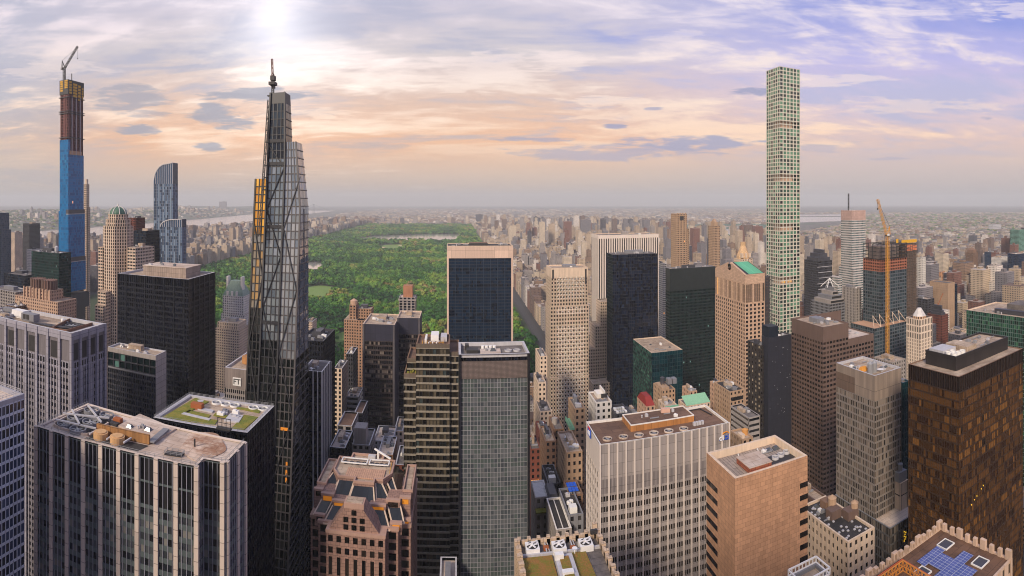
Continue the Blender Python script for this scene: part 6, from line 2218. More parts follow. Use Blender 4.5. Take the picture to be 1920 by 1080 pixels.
# ============================================================ bronze mirror tower
u0 = 140
xs = cx(1798, u0)
h = zt(1798, 707, u0)
u1 = xs / math.tan(az(1703))
pts = [(xs, u0), (xs + 54, u0), (xs + 54, u1), (xs, u1)]
B = Bld('office_tower', 'large bronze glass tower with a long dark penthouse full of fans', 'office tower', pts)
sY = style(wall('bronze_frame', (62, 48, 38), .4), M['g_bronze'], bay=1.35, fl=3.7, pf=.1, sf=.2, rec=.12, sp=.02, cl=.85, sm=wall('bronze_spandrel', (58, 42, 30), .35))
B.tower(pts, 20, h - 7, sY)
for i in range(4):
    B.facade(pts[i], pts[(i + 1) % 4], h - 7, h, **style(wall('bronze_frame2', (52, 40, 34), .4), glass('dark_band_glass', [(26, 20, 18), (34, 26, 22)], 0), bay=1.35, fl=7, pf=.14, sf=.06, rec=.2, sp=.05, gn='top_glazing'))
B.roof(pts, h + .02, M['roof_tan'], .4, .6, M['tan_dark'])
pd = wall('penthouse_black', (44, 40, 40), .45, .1, .15, (3.2, 9, 0, .08))
hz = h - .4
px0, px1, py0, py1 = xs + 6.5, xs + 50, u0 + 6.5, u1 - 5
B.lump('penthouse', pd, (px0, px1, py0, py1, hz, hz + 5.5))
cm = MB()
curb(cm, [(px0 - .02, py0 - .02), (px1 + .02, py0 - .02), (px1 + .02, py1 + .02), (px0 - .02, py1 + .02)], hz + 5.48, 1.0, .5)
part('penthouse_parapet', cm, pd, B.o)
B.lump('penthouse_deck', M['roof_tan'], (px0 + .5, px1 - .5, py0 + .5, py1 - .5, hz + 5.5, hz + 5.55))
for k in range(5):
    unit_fan(B, px0 + 2.6 + 3.1 * (k % 3), py0 + 3 + 3.4 * (k // 3), hz + 5.55, 1.35, 1.5, M['white_paint'], 5)
B.lump('cooling_tower', M['pale_grey'], (px0 + 1.2, px0 + 11, py0 + 8.5, py1 - 1.2, hz + 5.5, hz + 7.3))
B.lump('cooling_tower', M['roof_tan'], (px0 + 12.5, px0 + 20, py0 + 3, py1 - 2, hz + 5.5, hz + 7.6))
gear(B, px0 + 21, px1 - 1, py0 + 1.5, py1 - 1.5, hz + 5.55, 14, 127, False, .6)
lay = plain('yellow_spot', (250, 200, 60), .5, emit=1.1)
rs = random.Random(9)
for k in range(5):
    xx = xs + 9 + k * 2.7 * rs.uniform(.7, 1.2)
    zz = zt(1840, 935, u0) + (xx - xs - 8) * .5
    B.lump('lit_window', lay, (xx, xx + .25, u0 - .12, u0 - .02, zz, zz + .5))
B.done()

# ============================================================ tan tiled monolith
Z = 182.0
H_ = 78
pts = [gp(1380, 893, Z), gp(1522, 855, Z), gp(1455, 820, Z), gp(1315, 845, Z)]
c0, c1 = (pts[0][0] + pts[3][0]) / 2, (pts[1][0] + pts[2][0]) / 2
ua, ub = (pts[0][1] + pts[1][1]) / 2, (pts[2][1] + pts[3][1]) / 2
pts = [(c0, ua), (c1, ua), (c1, ub), (c0, ub)]
B = Bld('office_tower', 'windowless tan tiled monolith with slot windows only at its corners', 'office tower', pts)
tile = wall('tan_tile', (178, 136, 104), .75, .1, .2, (1.7, 1.25, 1, .035))
B.tower(pts, 20, Z, ('solid', tile, 'facade'))
B.roof(pts, Z + .02, M['roof_tan'], 2.2, .9, M['cream'])
slot = glass('slot_glass', [(14, 13, 13), (24, 22, 22), (36, 34, 34)], 0)
k = 0
zz = zt(1505, 905, ua)
while zz > 60:
    for (x0_, x1_, y0_, y1_) in ((c1 - 2.9, c1 + .06, ua - .06, ua + 1.0), (c0 - .06, c0 + .4, ub - 7.4, ub + .06)):
        o = B.lump('window', slot, (x0_, x1_, y0_, y1_, zz - 1.55, zz))
    zz -= 3.75
    k += 1
zr_ = Z - 2.18
B.lump('penthouse', wall('red_brown_block', (150, 84, 60), .8, .1, .2, (1.5, .8, 1, .08)), (c0 + 7, c0 + 14.6, ua + 3.6, ua + 11.5, zr_, zr_ + 1.8))
B.lump('penthouse_roof', M['roof_pale'], (c0 + 6.8, c0 + 14.8, ua + 3.4, ua + 11.7, zr_ + 1.8, zr_ + 2.05))
B.lump('roof_well', M['dark_gear'], (c0 + 15, c0 + 25, ua + 5, ua + 10, zr_, zr_ + .06))
for k in range(3):
    unit_fan(B, c0 + 18.6 + 2.5 * k, ua + 7.6 + .6 * k, zr_ + .06, 1.1, .8, M['pale_grey'], 5)
for k in range(2):
    B.own('vent_pipe', M['white_paint'], lambda m: m.bar((c0 + 9 + 7 * k, ub - 5, zr_), (c0 + 8.6 + 7 * k, ub - 4.6, zr_ + 1.8), .3))
gear(B, c0 + 15, c1 - 2, ua + 10, ub - 3, zr_, 6, 131, False, .5)
B.own('deck_board', wall('grey_boards', (150, 136, 124), .9, .15, .3, (1.0, 40, 0, .08)), lambda m: m.box(c0 + 1.2, c1 - 1.2, ua + 1.2, ub - 1.2, zr_, zr_ + .03))
B.done()

# ============================================================ pale finned slab with the bank sign
Z = 175.0
a_, b_, c_, d_ = gp(1126, 832, Z), gp(1375, 795, Z), gp(1320, 762, Z), gp(1095, 790, Z)
c0, c1 = (a_[0] + d_[0]) / 2, (b_[0] + c_[0]) / 2
ua, ub = (a_[1] + b_[1]) / 2, (c_[1] + d_[1]) / 2
pts = [(c0, ua), (c1, ua), (c1, ub), (c0, ub)]
B = Bld('office_tower', 'pale slab with white vertical fins, brown roof with six fan wells and a blue sign', 'office tower', pts)
fin_m = wall('white_fin', (206, 194, 184), .6, .05, .12)
spm = wall('grey_panel', (150, 142, 138), .65, .1, .2, (2.4, 3.6, 0, .06))
gci = glass('small_window', [(18, 18, 20), (28, 26, 26), (40, 38, 36), (14, 14, 15), (64, 58, 52)], .004)
L = c1 - c0
nb = 16
B.facade((c0, ua), (c1, ua), 20, Z - 17, **style(spm, gci, bay=L / nb / 3, fl=3.65, pf=.22, sf=.46, rec=.3, sp=.04, cl=.3))
B.solid((c0, ua), (c1, ua), Z - 17, Z - 12, wall('louvre_grey', (140, 132, 130), .65, .1, .2, (.5, 5, 0, .12)), 'louvre_band', .1)
B.solid((c0, ua), (c1, ua), Z - 12, Z, wall('panel_head', (146, 138, 134), .65, .08, .15, (3.4, 4, 0, .06)), 'top_band', .1)
piers(B, (c0, ua), (c1, ua), 20, Z + .3, [L * k / nb for k in range(nb + 1)], .5, .35, fin_m, .5)
LW = ub - ua
B.facade((c0, ub), (c0, ua), 20, Z - 10, **style(fin_m, gci, bay=LW / 8, fl=3.65, pf=.44, sf=.46, rec=.2, sp=.1, win=True, cl=.3))
B.solid((c0, ub), (c0, ua), Z - 10, Z, fin_m, 'top_band')
B.facade((c1, ua), (c1, ub), 20, Z, **style(fin_m, gci, bay=LW / 8, fl=3.65, pf=.5, sf=.5, rec=.4, sp=.1))
B.solid((c1, ub), (c0, ub), 20, Z, fin_m, 'back_wall')
B.roof(pts, Z + .32, M['roof_brown'], .9, .45, M['white'])
zr_ = Z - .56
for px, py in ((1139, 824), (1169, 820), (1198, 817), (1226, 813), (1254, 809), (1282, 805)):
    x, y = gp(px, py, zr_)
    unit_fan(B, x, y, zr_, 1.75, .5, M['roof_pale'], 4)
ax_, ay_ = gp(1183, 810, zr_)
bx_, by_ = gp(1300, 789, zr_)
lw = wall('tan_low_wall', (166, 112, 60), .8, .12, .3, (3, 3, 0, .06))
hx0, hx1, hy0, hy1 = ax_, bx_, (ay_ + by_) / 2 - .3, ub - 1.2
B.lump('raised_block', lw, (hx0, hx1, hy0, hy1, zr_, zr_ + 2.2))
B.lump('raised_roof', M['roof_brown'], (hx0 + .4, hx1 - .4, hy0 + .4, hy1 - .4, zr_ + 2.2, zr_ + 2.24))
cm = MB()
curb(cm, [(hx0 - .01, hy0 - .01), (hx1 + .01, hy0 - .01), (hx1 + .01, hy1 + .01), (hx0 - .01, hy1 + .01)], zr_ + 2.18, .4, .3)
part('block_parapet', cm, M['white'], B.o)
gear(B, hx0 + 2, hx1 - 2, hy0 + 1, hy1 - 1, zr_ + 2.24, 6, 135, False, .5)
B.own('tank', plain('pinkish_tank', (200, 160, 140), .6), lambda m: m.bar((hx0 + 15, hy1 - 3, zr_ + 3.2), (hx0 + 18.5, hy1 - 3.6, zr_ + 3.2), 1.6))
for k in range(4):
    x, y = gp(1302 + 5 * k, 798 - k, zr_)
    B.lump('condenser', M['pale_grey'], (x - .45, x + .45, y - .5, y + .6, zr_, zr_ + 1.3))
B.own('pipe_run', M['dark_gear'], lambda m: (m.bar((*gp(1290, 772, zr_), zr_ + .4), (*gp(1312, 768, zr_), zr_ + .4), .35), m.bar((*gp(1312, 768, zr_), zr_ + .4), (*gp(1335, 780, zr_), zr_ + .4), .35)))
blue = plain('sign_blue', (30, 80, 190), .4)
whit = plain('sign_white', (236, 238, 244), .4)
orng = plain('sign_orange', (240, 150, 20), .4)
xsg, zsg = cx(1356, ua), zt(1356, 818, ua)
plate = B.own('sign', blue, lambda m: m.box(xsg - 2, xsg + 2, ua - .66, ua - .6, zsg - 1.1, zsg - .9))
lettering('ci', 3.1, .1, whit, plate, (xsg - 1.15, ua - .86, zsg - .1), 0, bold=.04)
lettering('ti', 3.1, .1, blue, plate, (xsg + 1.1, ua - .86, zsg - .1), 0, bold=.03)


def arc(m, x, y, z, r, axis):
    for i in range(9):
        a, b = math.radians(20 + 140 * i / 9), math.radians(20 + 140 * (i + 1) / 9)
        if axis:
            m.bar((x + r * math.cos(a), y, z + r * .7 * math.sin(a)), (x + r * math.cos(b), y, z + r * .7 * math.sin(b)), .26)
        else:
            m.bar((x, y + r * math.cos(a), z + r * .7 * math.sin(a)), (x, y + r * math.cos(b), z + r * .7 * math.sin(b)), .3)


part('sign_arc', mbf(lambda m: arc(m, xsg + .7, ua - .85, zsg + .8, 1.5, True)), orng, plate)
ysg = ua + (ub - ua) * .68
zs2 = zt(1099, 818, ysg) + 1.5
plate2 = B.own('sign', blue, lambda m: m.box(c0 - .5, c0 - .3, ysg - 2.2, ysg + 2.2, zs2 - 1.6, zs2 + 1.2))
lettering('citi', 2.6, .08, whit, plate2, (c0 - .55, ysg, zs2 - .2), -math.pi / 2, bold=.06)
part('sign_arc', mbf(lambda m: arc(m, c0 - .55, ysg, zs2 + 1.0, 1.2, False)), plain('sign_red', (214, 60, 40), .4), plate2)
B.done(80)

# ============================================================ near roof with three fan boxes and sedum
Z = 170.0
c0, c1 = gp(968, 1012, Z)[0], gp(1112, 1003, Z)[0] + .3
ub = gp(968, 1012, Z)[1]
pts = [(c0, 100), (c1 + 1.5, 100), (c1 + 1.5, ub), (c0, ub)]
B = Bld('office_building', 'near stone roof with three square fan boxes and orange green sedum beds', 'office building', pts)
lst = wall('old_limestone', (190, 166, 140), .85, .1, .25, (2, 1.2, 1, .06))
B.tower(pts, 20, Z - 2, style(lst, M['g_dark'], bay=2.4, fl=5, pf=.6, sf=.3, rec=.6, sp=.3))
for i in range(4):
    B.solid(pts[i], pts[(i + 1) % 4], Z - 2, Z, lst, 'top_band')
B.roof(pts, Z + .02, M['roof_grey'], 1.6, .8, lst)
piers(B, pts[3], pts[0], 60, Z + .7, [1.2 + 3.0 * k for k in range(12)], 1.3, .6, lst, .8)
piers(B, pts[2], pts[3], 60, Z + .5, [.8 + 2.6 * k for k in range(9)], .9, .4, lst, .8)
piers(B, pts[1], pts[2], 60, Z + .5, [1.2 + 3.0 * k for k in range(16)], 1.0, .4, lst, .8)
zr_ = Z - 1.58
for px, py in ((998, 1023), (1048, 1021), (1098, 1016)):
    x, y = gp(px, py, zr_ + 1.6)
    bx = B.lump('fan_box', M['white_paint'], (x - 1.75, x + 1.75, y - 1.75, y + 1.75, zr_, zr_ + 1.6))
    part('fan_well', mbf(lambda m: m.cyl(x, y, 1.5, zr_ + 1.61, zr_ + 1.66, 22)), M['dark_gear'], bx)
    part('fan_blades', mbf(lambda m: ([m.bar((x, y, zr_ + 1.8), (x + 1.4 * math.cos(a), y + 1.4 * math.sin(a), zr_ + 1.8), .5, .06) for a in [k * math.pi / 2.5 + .2 for k in range(5)]], m.cyl(x, y, .35, zr_ + 1.66, zr_ + 2.0, 10), m.bar((x - 1.7, y - .6, zr_ + 2.1), (x + 1.5, y + 1.2, zr_ + 2.1), .22))), M['white_paint'], bx)
for px in (1022, 1072):
    x, y = gp(px, 1026, zr_)
    B.own('pipe_run', M['pale_grey'], lambda m: (m.bar((x, y - 2.6, zr_ + .6), (x, y + 2.6, zr_ + .6), .3), m.bar((x + .7, y - 2.6, zr_ + .5), (x + .7, y + 2.2, zr_ + .5), .22)))
    B.lump('rusty_box', M['rust'], (x - .6, x + .8, y - 1.6, y - .4, zr_, zr_ + .8))
ym = gp(1035, 1040, zr_)[1]
B.lump('roof_divider', M['pale_grey'], (c0 + .9, c1 + .6, ym - .3, ym + .3, zr_, zr_ + .7))
b1 = [(c0 + 1.0, 101), (c0 + 8.6, 101), (c0 + 8.6, ym - .6), (c0 + 1.0, ym - .6)]
B.own('sedum_bed', M['grass_roof2'], lambda m: m.prism(b1, zr_, zr_ + .3))
kx0, kx1 = cx(1034, 128) + .2, cx(1116, 124) - 3.0
b2 = [(kx1 + .3, 101), (c1 - 2.2, 101), (c1 - 3.4, ym - .6), (kx1 - 1.6, ym - .6)]
B.own('sedum_bed', M['grass_roof2'], lambda m: m.prism(b2, zr_, zr_ + .3))
kp = [(c0 + 8.9, 101), (kx1, 101), (kx1, ym - 2.2), (c0 + 8.9, ym - 2.2)]
B.own('raised_planter', M['pale_grey'], lambda m: m.prism(kp, zr_, zr_ + 1.3))
B.own('sedum_bed', M['grass_roof2'], lambda m: m.prism(inset(kp, 1.1), zr_ + 1.3, zr_ + 1.5))
x, y = (kp[0][0] + kp[1][0]) / 2, ym - 5
B.lump('stair_box', M['white_paint'], (x - 2.4, x - .2, y + .6, y + 2.0, zr_ + 1.3, zr_ + 2.6))
B.lump('skylight', M['white_paint'], (x - 1.6, x + 1.2, y - 5.2, y - 3.8, zr_ + 1.3, zr_ + 2.0))
B.own('dish', M['white_paint'], lambda m: (m.cyl(x + 3, y + 2.4, .12, zr_ + 1.3, zr_ + 2.4, 6), m.cyl(x + 3, y + 2.4, .2, zr_ + 2.3, zr_ + 2.7, 12, .7)))
for k in range(5):
    B.lump('air_handler', M['pale_grey'], (c1 - 2.1, c1 - .6, 104 + 4.6 * k, 106.4 + 4.6 * k, zr_, zr_ + 1.0))
x, y = gp(1113, 1001, Z)
B.lump('flood_light', M['dark_gear'], (x - .9, x + .9, y - .4, y + .3, Z + .1, Z + 1.2))
B.done()

# ============================================================ crenellated roof with solar panels
Hh = 100.0
Z = EYE - Hh
NW, NE, SE = gp(1620, 1075, Z), gp(1770, 992, Z), gp(1900, 1045, Z)
c0, c1 = NW[0], (NE[0] + SE[0]) / 2
ub, ua = (NW[1] + NE[1]) / 2, SE[1]
pts = [(c0 - 6, ua), (c1, ua), (c1, ub), (c0 - 6, ub)]
B = Bld('office_building', 'brown roofed stone building ringed by carved crenels, with blue solar panels', 'office building', pts)
cs = wall('carved_limestone', (186, 160, 138), .85, .12, .3)
B.tower(pts, 20, Z, style(cs, M['g_dark'], bay=3, fl=4.5, pf=.6, sf=.4, rec=.5, sp=.2))
B.roof(pts, Z + .02, roofing('rust_brown_roof', (112, 82, 62), (88, 64, 48), .2), .5, .7, cs)
zr_ = Z - .48


def crenel(B, x, y, w_, d_, h_):
    B.own('crenel', cs, lambda m: (m.box(x - w_, x - w_ * .45, y - d_, y + d_, Z, Z + h_ * .8), m.box(x + w_ * .45, x + w_, y - d_, y + d_, Z, Z + h_ * .8), m.box(x - w_, x + w_, y - d_, y + d_, Z + h_ * .8, Z + h_, True)))


n = 15
for k in range(n):
    x = c0 - 5 + (c1 - c0 + 4) * k / (n - 1)
    big = k % 4 == 2
    crenel(B, x, ub - .4, .95 if big else .6, .5, 2.3 if big else 1.6)
for k in range(9):
    y = ua + 1 + (ub - ua - 3) * k / 8
    big = k % 3 == 0
    B.own('crenel', cs, lambda m: (m.box(c1 - .9, c1 + .1, y - .9 if big else y - .6, y + .9 if big else y + .6, Z - 1, Z + (2.3 if big else 1.7)), m.box(c1 - .6, c1 + .35, y - .35, y + .35, Z - 6, Z + .6)))
pv_m, pt, pp = new_mat('solar_cell')
uvn = pt.add('ShaderNodeUVMap').outputs[0]
bk = pt.add('ShaderNodeTexBrick')
bk.offset = 0
pt.put(bk.inputs['Vector'], uvn)
for nm_, v_ in (('Scale', 1.0), ('Mortar Size', .05), ('Brick Width', 1.0), ('Row Height', 1.6)):
    bk.inputs[nm_].default_value = v_
bk.inputs['Color1'].default_value = rgb(72, 84, 138)
bk.inputs['Color2'].default_value = rgb(86, 96, 150)
bk.inputs['Mortar'].default_value = rgb(170, 174, 190)
pt.put(pp.inputs['Base Color'], bk.outputs[0])
pp.inputs['Roughness'].default_value = .25
sx0, sx1 = c0 + 10.5, c1 - 5


def pv(x0_, x1_, y0_, y1_):
    B.lump('solar_panel', pv_m, (x0_, x1_, y0_, y1_, zr_ + .35, zr_ + .5))


pv(sx0 + 3, sx1 - 3, ub - 8.2, ub - 5.2)
pv(sx0 + 4.5, sx1 - 4.5, ub - 12.5, ub - 8.25)
pv(sx0, sx1, ub - 16, ub - 12.55)
pv(sx0 + 4.5, sx1 - 4.5, ub - 20.5, ub - 16.05)
for x, y in ((sx0 + .9, ub - 9), (sx1 - .5, ub - 6.4), (sx0 + .9, ub - 20), (sx1 - 1, ub - 19)):
    o = B.own('roof_hatch', M['white_paint'], lambda m: curb(m, [(x - 2, y - 1.8), (x + 2, y - 1.8), (x + 2, y + 1.8), (x - 2, y + 1.8)], zr_, .4, .2))
    part('hatch_cover', mbf(lambda m: m.box(x - 1.8, x + 1.8, y - 1.6, y + 1.6, zr_, zr_ + .2)), M['dark_grey'], o)
# orange truss court
om = plain('orange_steel', (200, 132, 56), .6)


def truss(m):
    pth = [(c0 - 4, ub - 4.6), (c0 + 8.5, ub - 4.6), (c0 + 8.5, ua + 1)]
    for i in range(2):
        a, b = Vector(pth[i]), Vector(pth[i + 1])
        for zz_ in (zr_ + .2, zr_ + 1.4, zr_ + 2.9):
            m.bar((*a, zz_), (*b, zz_), .22)
        L_ = (b - a).length
        n_ = int(L_ / 1.3)
        for k in range(n_):
            p, q = a + (b - a) * k / n_, a + (b - a) * (k + 1) / n_
            m.bar((*p, zr_ + .2), (*p, zr_ + 2.9), .16)
            m.bar((*p, zr_ + .2), (*q, zr_ + 2.9), .12)
            m.bar((*p, zr_ + 2.9), (*q, zr_ + .2), .12)


B.own('roof_truss', om, truss)
B.own('truss_board', plain('orange_board', (176, 84, 40), .7), lambda m: (m.box(c0 - 4, c0 + 8.9, ub - 4.3, ub - 4.0, zr_ + 2.6, zr_ + 3.0, True), m.box(c0 + 8.6, c0 + 8.9, ua + 1, ub - 4.3, zr_ + 2.6, zr_ + 3.0, True)))
pv(c0 - 3, c0 + 7, ua + 1.5, ub - 6.6)
B.done()

# ============================================================ tower under construction and its yellow crane
u0 = 470
xs, xe = cx(1652, u0), cx(1700, u0)
xe2 = cx(1722, u0)
u1 = u0 + 32
ht = zt(1700, 455, u0)
B = Bld('skyscraper', 'half built tower with bare steel top, rust deck edge and glass lower floors', 'skyscraper', [(xs, u0), (xe2, u0), (xe2, u1), (xs, u1)])
z1, z2, z3 = zt(1690, 505, u0), zt(1690, 483, u0), zt(1680, 600, u0)
zd = zt(1680, 590, u0)
low = [(cx(1640, u0 - 10), u0 - 10), (cx(1700, u0 - 10), u0 - 10), (cx(1700, u0 - 10), u1), (cx(1640, u0 - 10), u1)]
g42 = glass('teal_grey_glass', [(34, 50, 58), (46, 62, 70), (28, 40, 48), (60, 76, 82), (24, 34, 40)], .002, rough=.1)
sZ = style(wall('steel_floor_edge', (84, 90, 94), .5), g42, bay=4.2, fl=4.2, pf=.12, sf=.3, rec=.5, sp=.1, cl=.4)
up = [(xs, u0), (xe, u0), (xe, u1), (xs, u1)]
B.tower(low, 0, zd - 8, sZ)
B.roof(low, zd - 8, wall('timber_deck', (186, 146, 118), .9), 0, name='setback_deck')
B.tower(up, zd - 8, z1, sZ)


def vtrus(m):
    n = 5
    for k in range(n):
        a, b = low[0][0] + (low[1][0] - low[0][0]) * k / n, low[0][0] + (low[1][0] - low[0][0]) * (k + 1) / n
        mid_ = (a + b) / 2
        m.bar((a, low[0][1] + 1, zd - 8), (mid_, u0 - .8, zd + 5), .5)
        m.bar((b, low[0][1] + 1, zd - 8), (mid_, u0 - .8, zd + 5), .5)


B.own('raking_columns', M['cream'], vtrus)
B.tower(up, z1, z2, style(wall('orange_primer_edge', (156, 98, 74), .8), glass('dark_open', [(50, 34, 30), (70, 46, 38), (36, 28, 28)], 0, rough=.7, spec=.1), bay=4.2, fl=4.2, pf=.12, sf=.42, rec=1.2, sp=.1, gn='open_floors', wn='deck_edge'))


def steel(m):
    nz = 4
    for k in range(nz + 1):
        z = z2 + (ht - z2) * k / nz
        for yy in (u0, u0 + 15, u1):
            m.bar((xs, yy, z), (xe, yy, z), .7)
        for i in range(6):
            xx = xs + (xe - xs) * i / 5
            m.bar((xx, u0, z), (xx, u1, z), .5)
            if k < nz:
                for yy in (u0, u0 + 15, u1):
                    m.bar((xx, yy, z), (xx, yy, z + (ht - z2) / nz), .6)


B.own('bare_steel', M['dark_gear'], steel)
B.lump('core', wall('core_concrete', (122, 108, 100), .85, .2, .4), (xs + 6, xe - 4, u0 + 10, u1 - 4, z2, ht - 3))


def sc2(m):
    z = 60.0
    k = 0
    n = 5
    xx0, xx1 = xe + .2, xe2
    for i in range(n + 1):
        m.bar((xx0 + (xx1 - xx0) * i / n, u0 + 2, 60), (xx0 + (xx1 - xx0) * i / n, u0 + 2, ht + 1), .4)
    while z < ht:
        m.bar((xx0, u0 + 2, z), (xx1, u0 + 2, z), .45)
        m.bar((xx0 if k % 2 else xx1, u0 + 1.8, z), (xx1 if k % 2 else xx0, u0 + 1.8, z + 4.2), .4)
        z += 4.2
        k += 1


B.own('hoist_scaffold', wall('scaffold_tube', (96, 84, 74), .6), sc2)
B.lump('scaffold_core', wall('brown_core', (110, 90, 76), .85, .3, .4, (1.6, 4.2, 0, .3)), (xe + .3, xe2 - .3, u0 + 3, u1 - 2, 60, ht - 2))
B.lump('yellow_screen', plain('yellow_deck', (210, 160, 30), .6), (xe - 8, xe2 - 2, u0 + 1.2, u0 + 1.6, ht - .5, ht + 3.5), (xe - 13, xe - 9, u0 + 6, u0 + 6.4, ht, ht + 5))
B.lump('orange_net', plain('orange_net', (208, 120, 80), .8), (xe + .3, xe2 - 1, u0 + 2.3, u0 + 2.6, ht - 11, ht - 3))
B.done(0)
uc = 448
xk = cx(1664, uc)
luffing_crane('tall yellow tower crane standing before the half built tower', (xk, uc, 20), zt(1667, 442, uc), 0, (cx(1641, uc), uc - 4, zt(1641, 374, uc)), 11, plain('crane_yellow', (212, 150, 44), .55), 2.8, .34, 10, 6)

# ============================================================ pale tower with a pink band and mast
u0 = 725
pts, h = plan(1577, 1623, 395, u0, depth=30, whole=True)
B = Bld('skyscraper', 'pale banded glass tower with a pink blank top and a thin mast', 'skyscraper', pts)
gbl = glass('pale_green_glass', [(54, 78, 82), (74, 98, 100), (40, 60, 66), (96, 116, 116)], .002)
bl = style(wall('pale_band2', (196, 188, 182), .6), gbl, bay=3, fl=4.2, pf=.06, sf=.44, rec=.4, sp=.0, cl=.5)
ztp = zt(1600, 413, u0)
B.tower(pts, 0, ztp, bl)
for i in range(4):
    B.solid(pts[i], pts[(i + 1) % 4], ztp, h, wall('pink_top', (180, 150, 138), .7, .05, .1, (3, 4, 0, .08)), 'top_band')
B.roof(pts, h + .02, M['roof_grey'], 1, .8, M['pale_grey'])
B.own('mast', M['dark_gear'], lambda m: lattice(m, (cx(1591, 740), 740, h - 1), (cx(1591, 740), 740, zt(1591, 363, 740)), 1.6, 2.4, .4))
for xl, xr, y, dy in ((1600, 1630, 503, -6), (1571, 1579, 520, -3)):
    q = [(cx(xl, u0 + dy), u0 + dy), (cx(xr, u0 + dy), u0 + dy), (cx(xr, u0 + dy), u0 + 34), (cx(xl, u0 + dy), u0 + 34)]
    hh = zt(xl, y, u0 + dy)
    B.tower(q, 0, hh, bl)
    B.roof(q, hh + .02, M['roof_pale'], 1, .8, M['pale_grey'], name='wing_roof')
gear(B, pts[0][0] + 3, pts[1][0] - 3, u0 + 4, u0 + 30, h - 1, 5, 141, False, 1)
B.done(0)

# ============================================================ white crowned tower
u0 = 380
pts, h = plan(1699, 1748, 606, u0, depth=20, whole=True)
B = Bld('office_tower', 'cream white ribbed tower with an octagonal hipped crown', 'office tower', pts)
wr = wall('white_terracotta', (222, 202, 182), .7, .06, .12)
B.tower(pts, 0, h - 22, style(wr, M['g_dark'], bay=2.6, fl=3.6, pf=.5, sf=.28, rec=.8, sp=.6, cl=.2))
B.tower(pts, h - 22, h, style(wr, M['g_dark'], bay=2.6, fl=7.2, pf=.45, sf=.22, rec=.8, sp=.1, cl=.2, win=True))
B.roof(pts, h + .02, M['roof_tan'], 1, .6, wr)
xm_, ym_ = (pts[0][0] + pts[1][0]) / 2 - 1, u0 + 9
o8 = sorted([(xm_ + 7.6 * math.cos(math.pi / 8 + i * math.pi / 4), ym_ + 7.6 * math.sin(math.pi / 8 + i * math.pi / 4)) for i in range(8)], key=lambda p: math.atan2(p[1] - ym_, p[0] - xm_))
hk = zt(1720, 592, u0 + 9)
B.tower(o8, h - 1, hk, style(wall('crown_tan', (196, 160, 130), .8), M['g_dark'], bay=3, fl=5, pf=.5, sf=.3, wn='crown_wall', gn='crown_window'))
o4 = [(xm_ + (p[0] - xm_) * .3, ym_ + (p[1] - ym_) * .3) for p in o8]
B.own('crown_roof', wall('silver_roof', (196, 190, 186), .5), lambda m: m.frustum(o8, o4, hk, zt(1720, 578, u0 + 9)))
B.done(60)

# ============================================================ wide green glass slab at the frame's edge
u0 = 300
h = zt(1812, 581, 300)
pts = [(cx(1812, 300), 226), (cx(1812, 300) + 50, 226), (cx(1812, 300) + 50, 300), (cx(1812, 300), 300)]
B = Bld('office_tower', 'wide dark green glass slab with a pale gridded skin and tan roof', 'office tower', pts)
gg = glass('green_grid_glass', [(16, 52, 40), (22, 64, 50), (12, 40, 32), (30, 78, 60), (60, 110, 76)], .012, (190, 220, 110), .1, power=.4)
B.tower(pts, 0, h, style(wall('green_grey_mullion', (92, 112, 104), .5), gg, bay=2.0, fl=3.7, pf=.12, sf=.16, rec=.3, sp=.08, cl=.6))
B.roof(pts, h + .02, M['roof_tan'], 1, .9, M['cream'])
B.lump('penthouse', M['dark_grey'], (pts[0][0] + 8, pts[0][0] + 12, 240, 274, h - 1, h + 3))
B.lump('penthouse', M['roof_grey'], (pts[0][0] + 20, pts[0][0] + 42, 236, 268, h - 1, h + 6))
gear(B, pts[0][0] + 4, pts[0][0] + 18, 250, 296, h - 1, 10, 151, False, 1)
B.done()

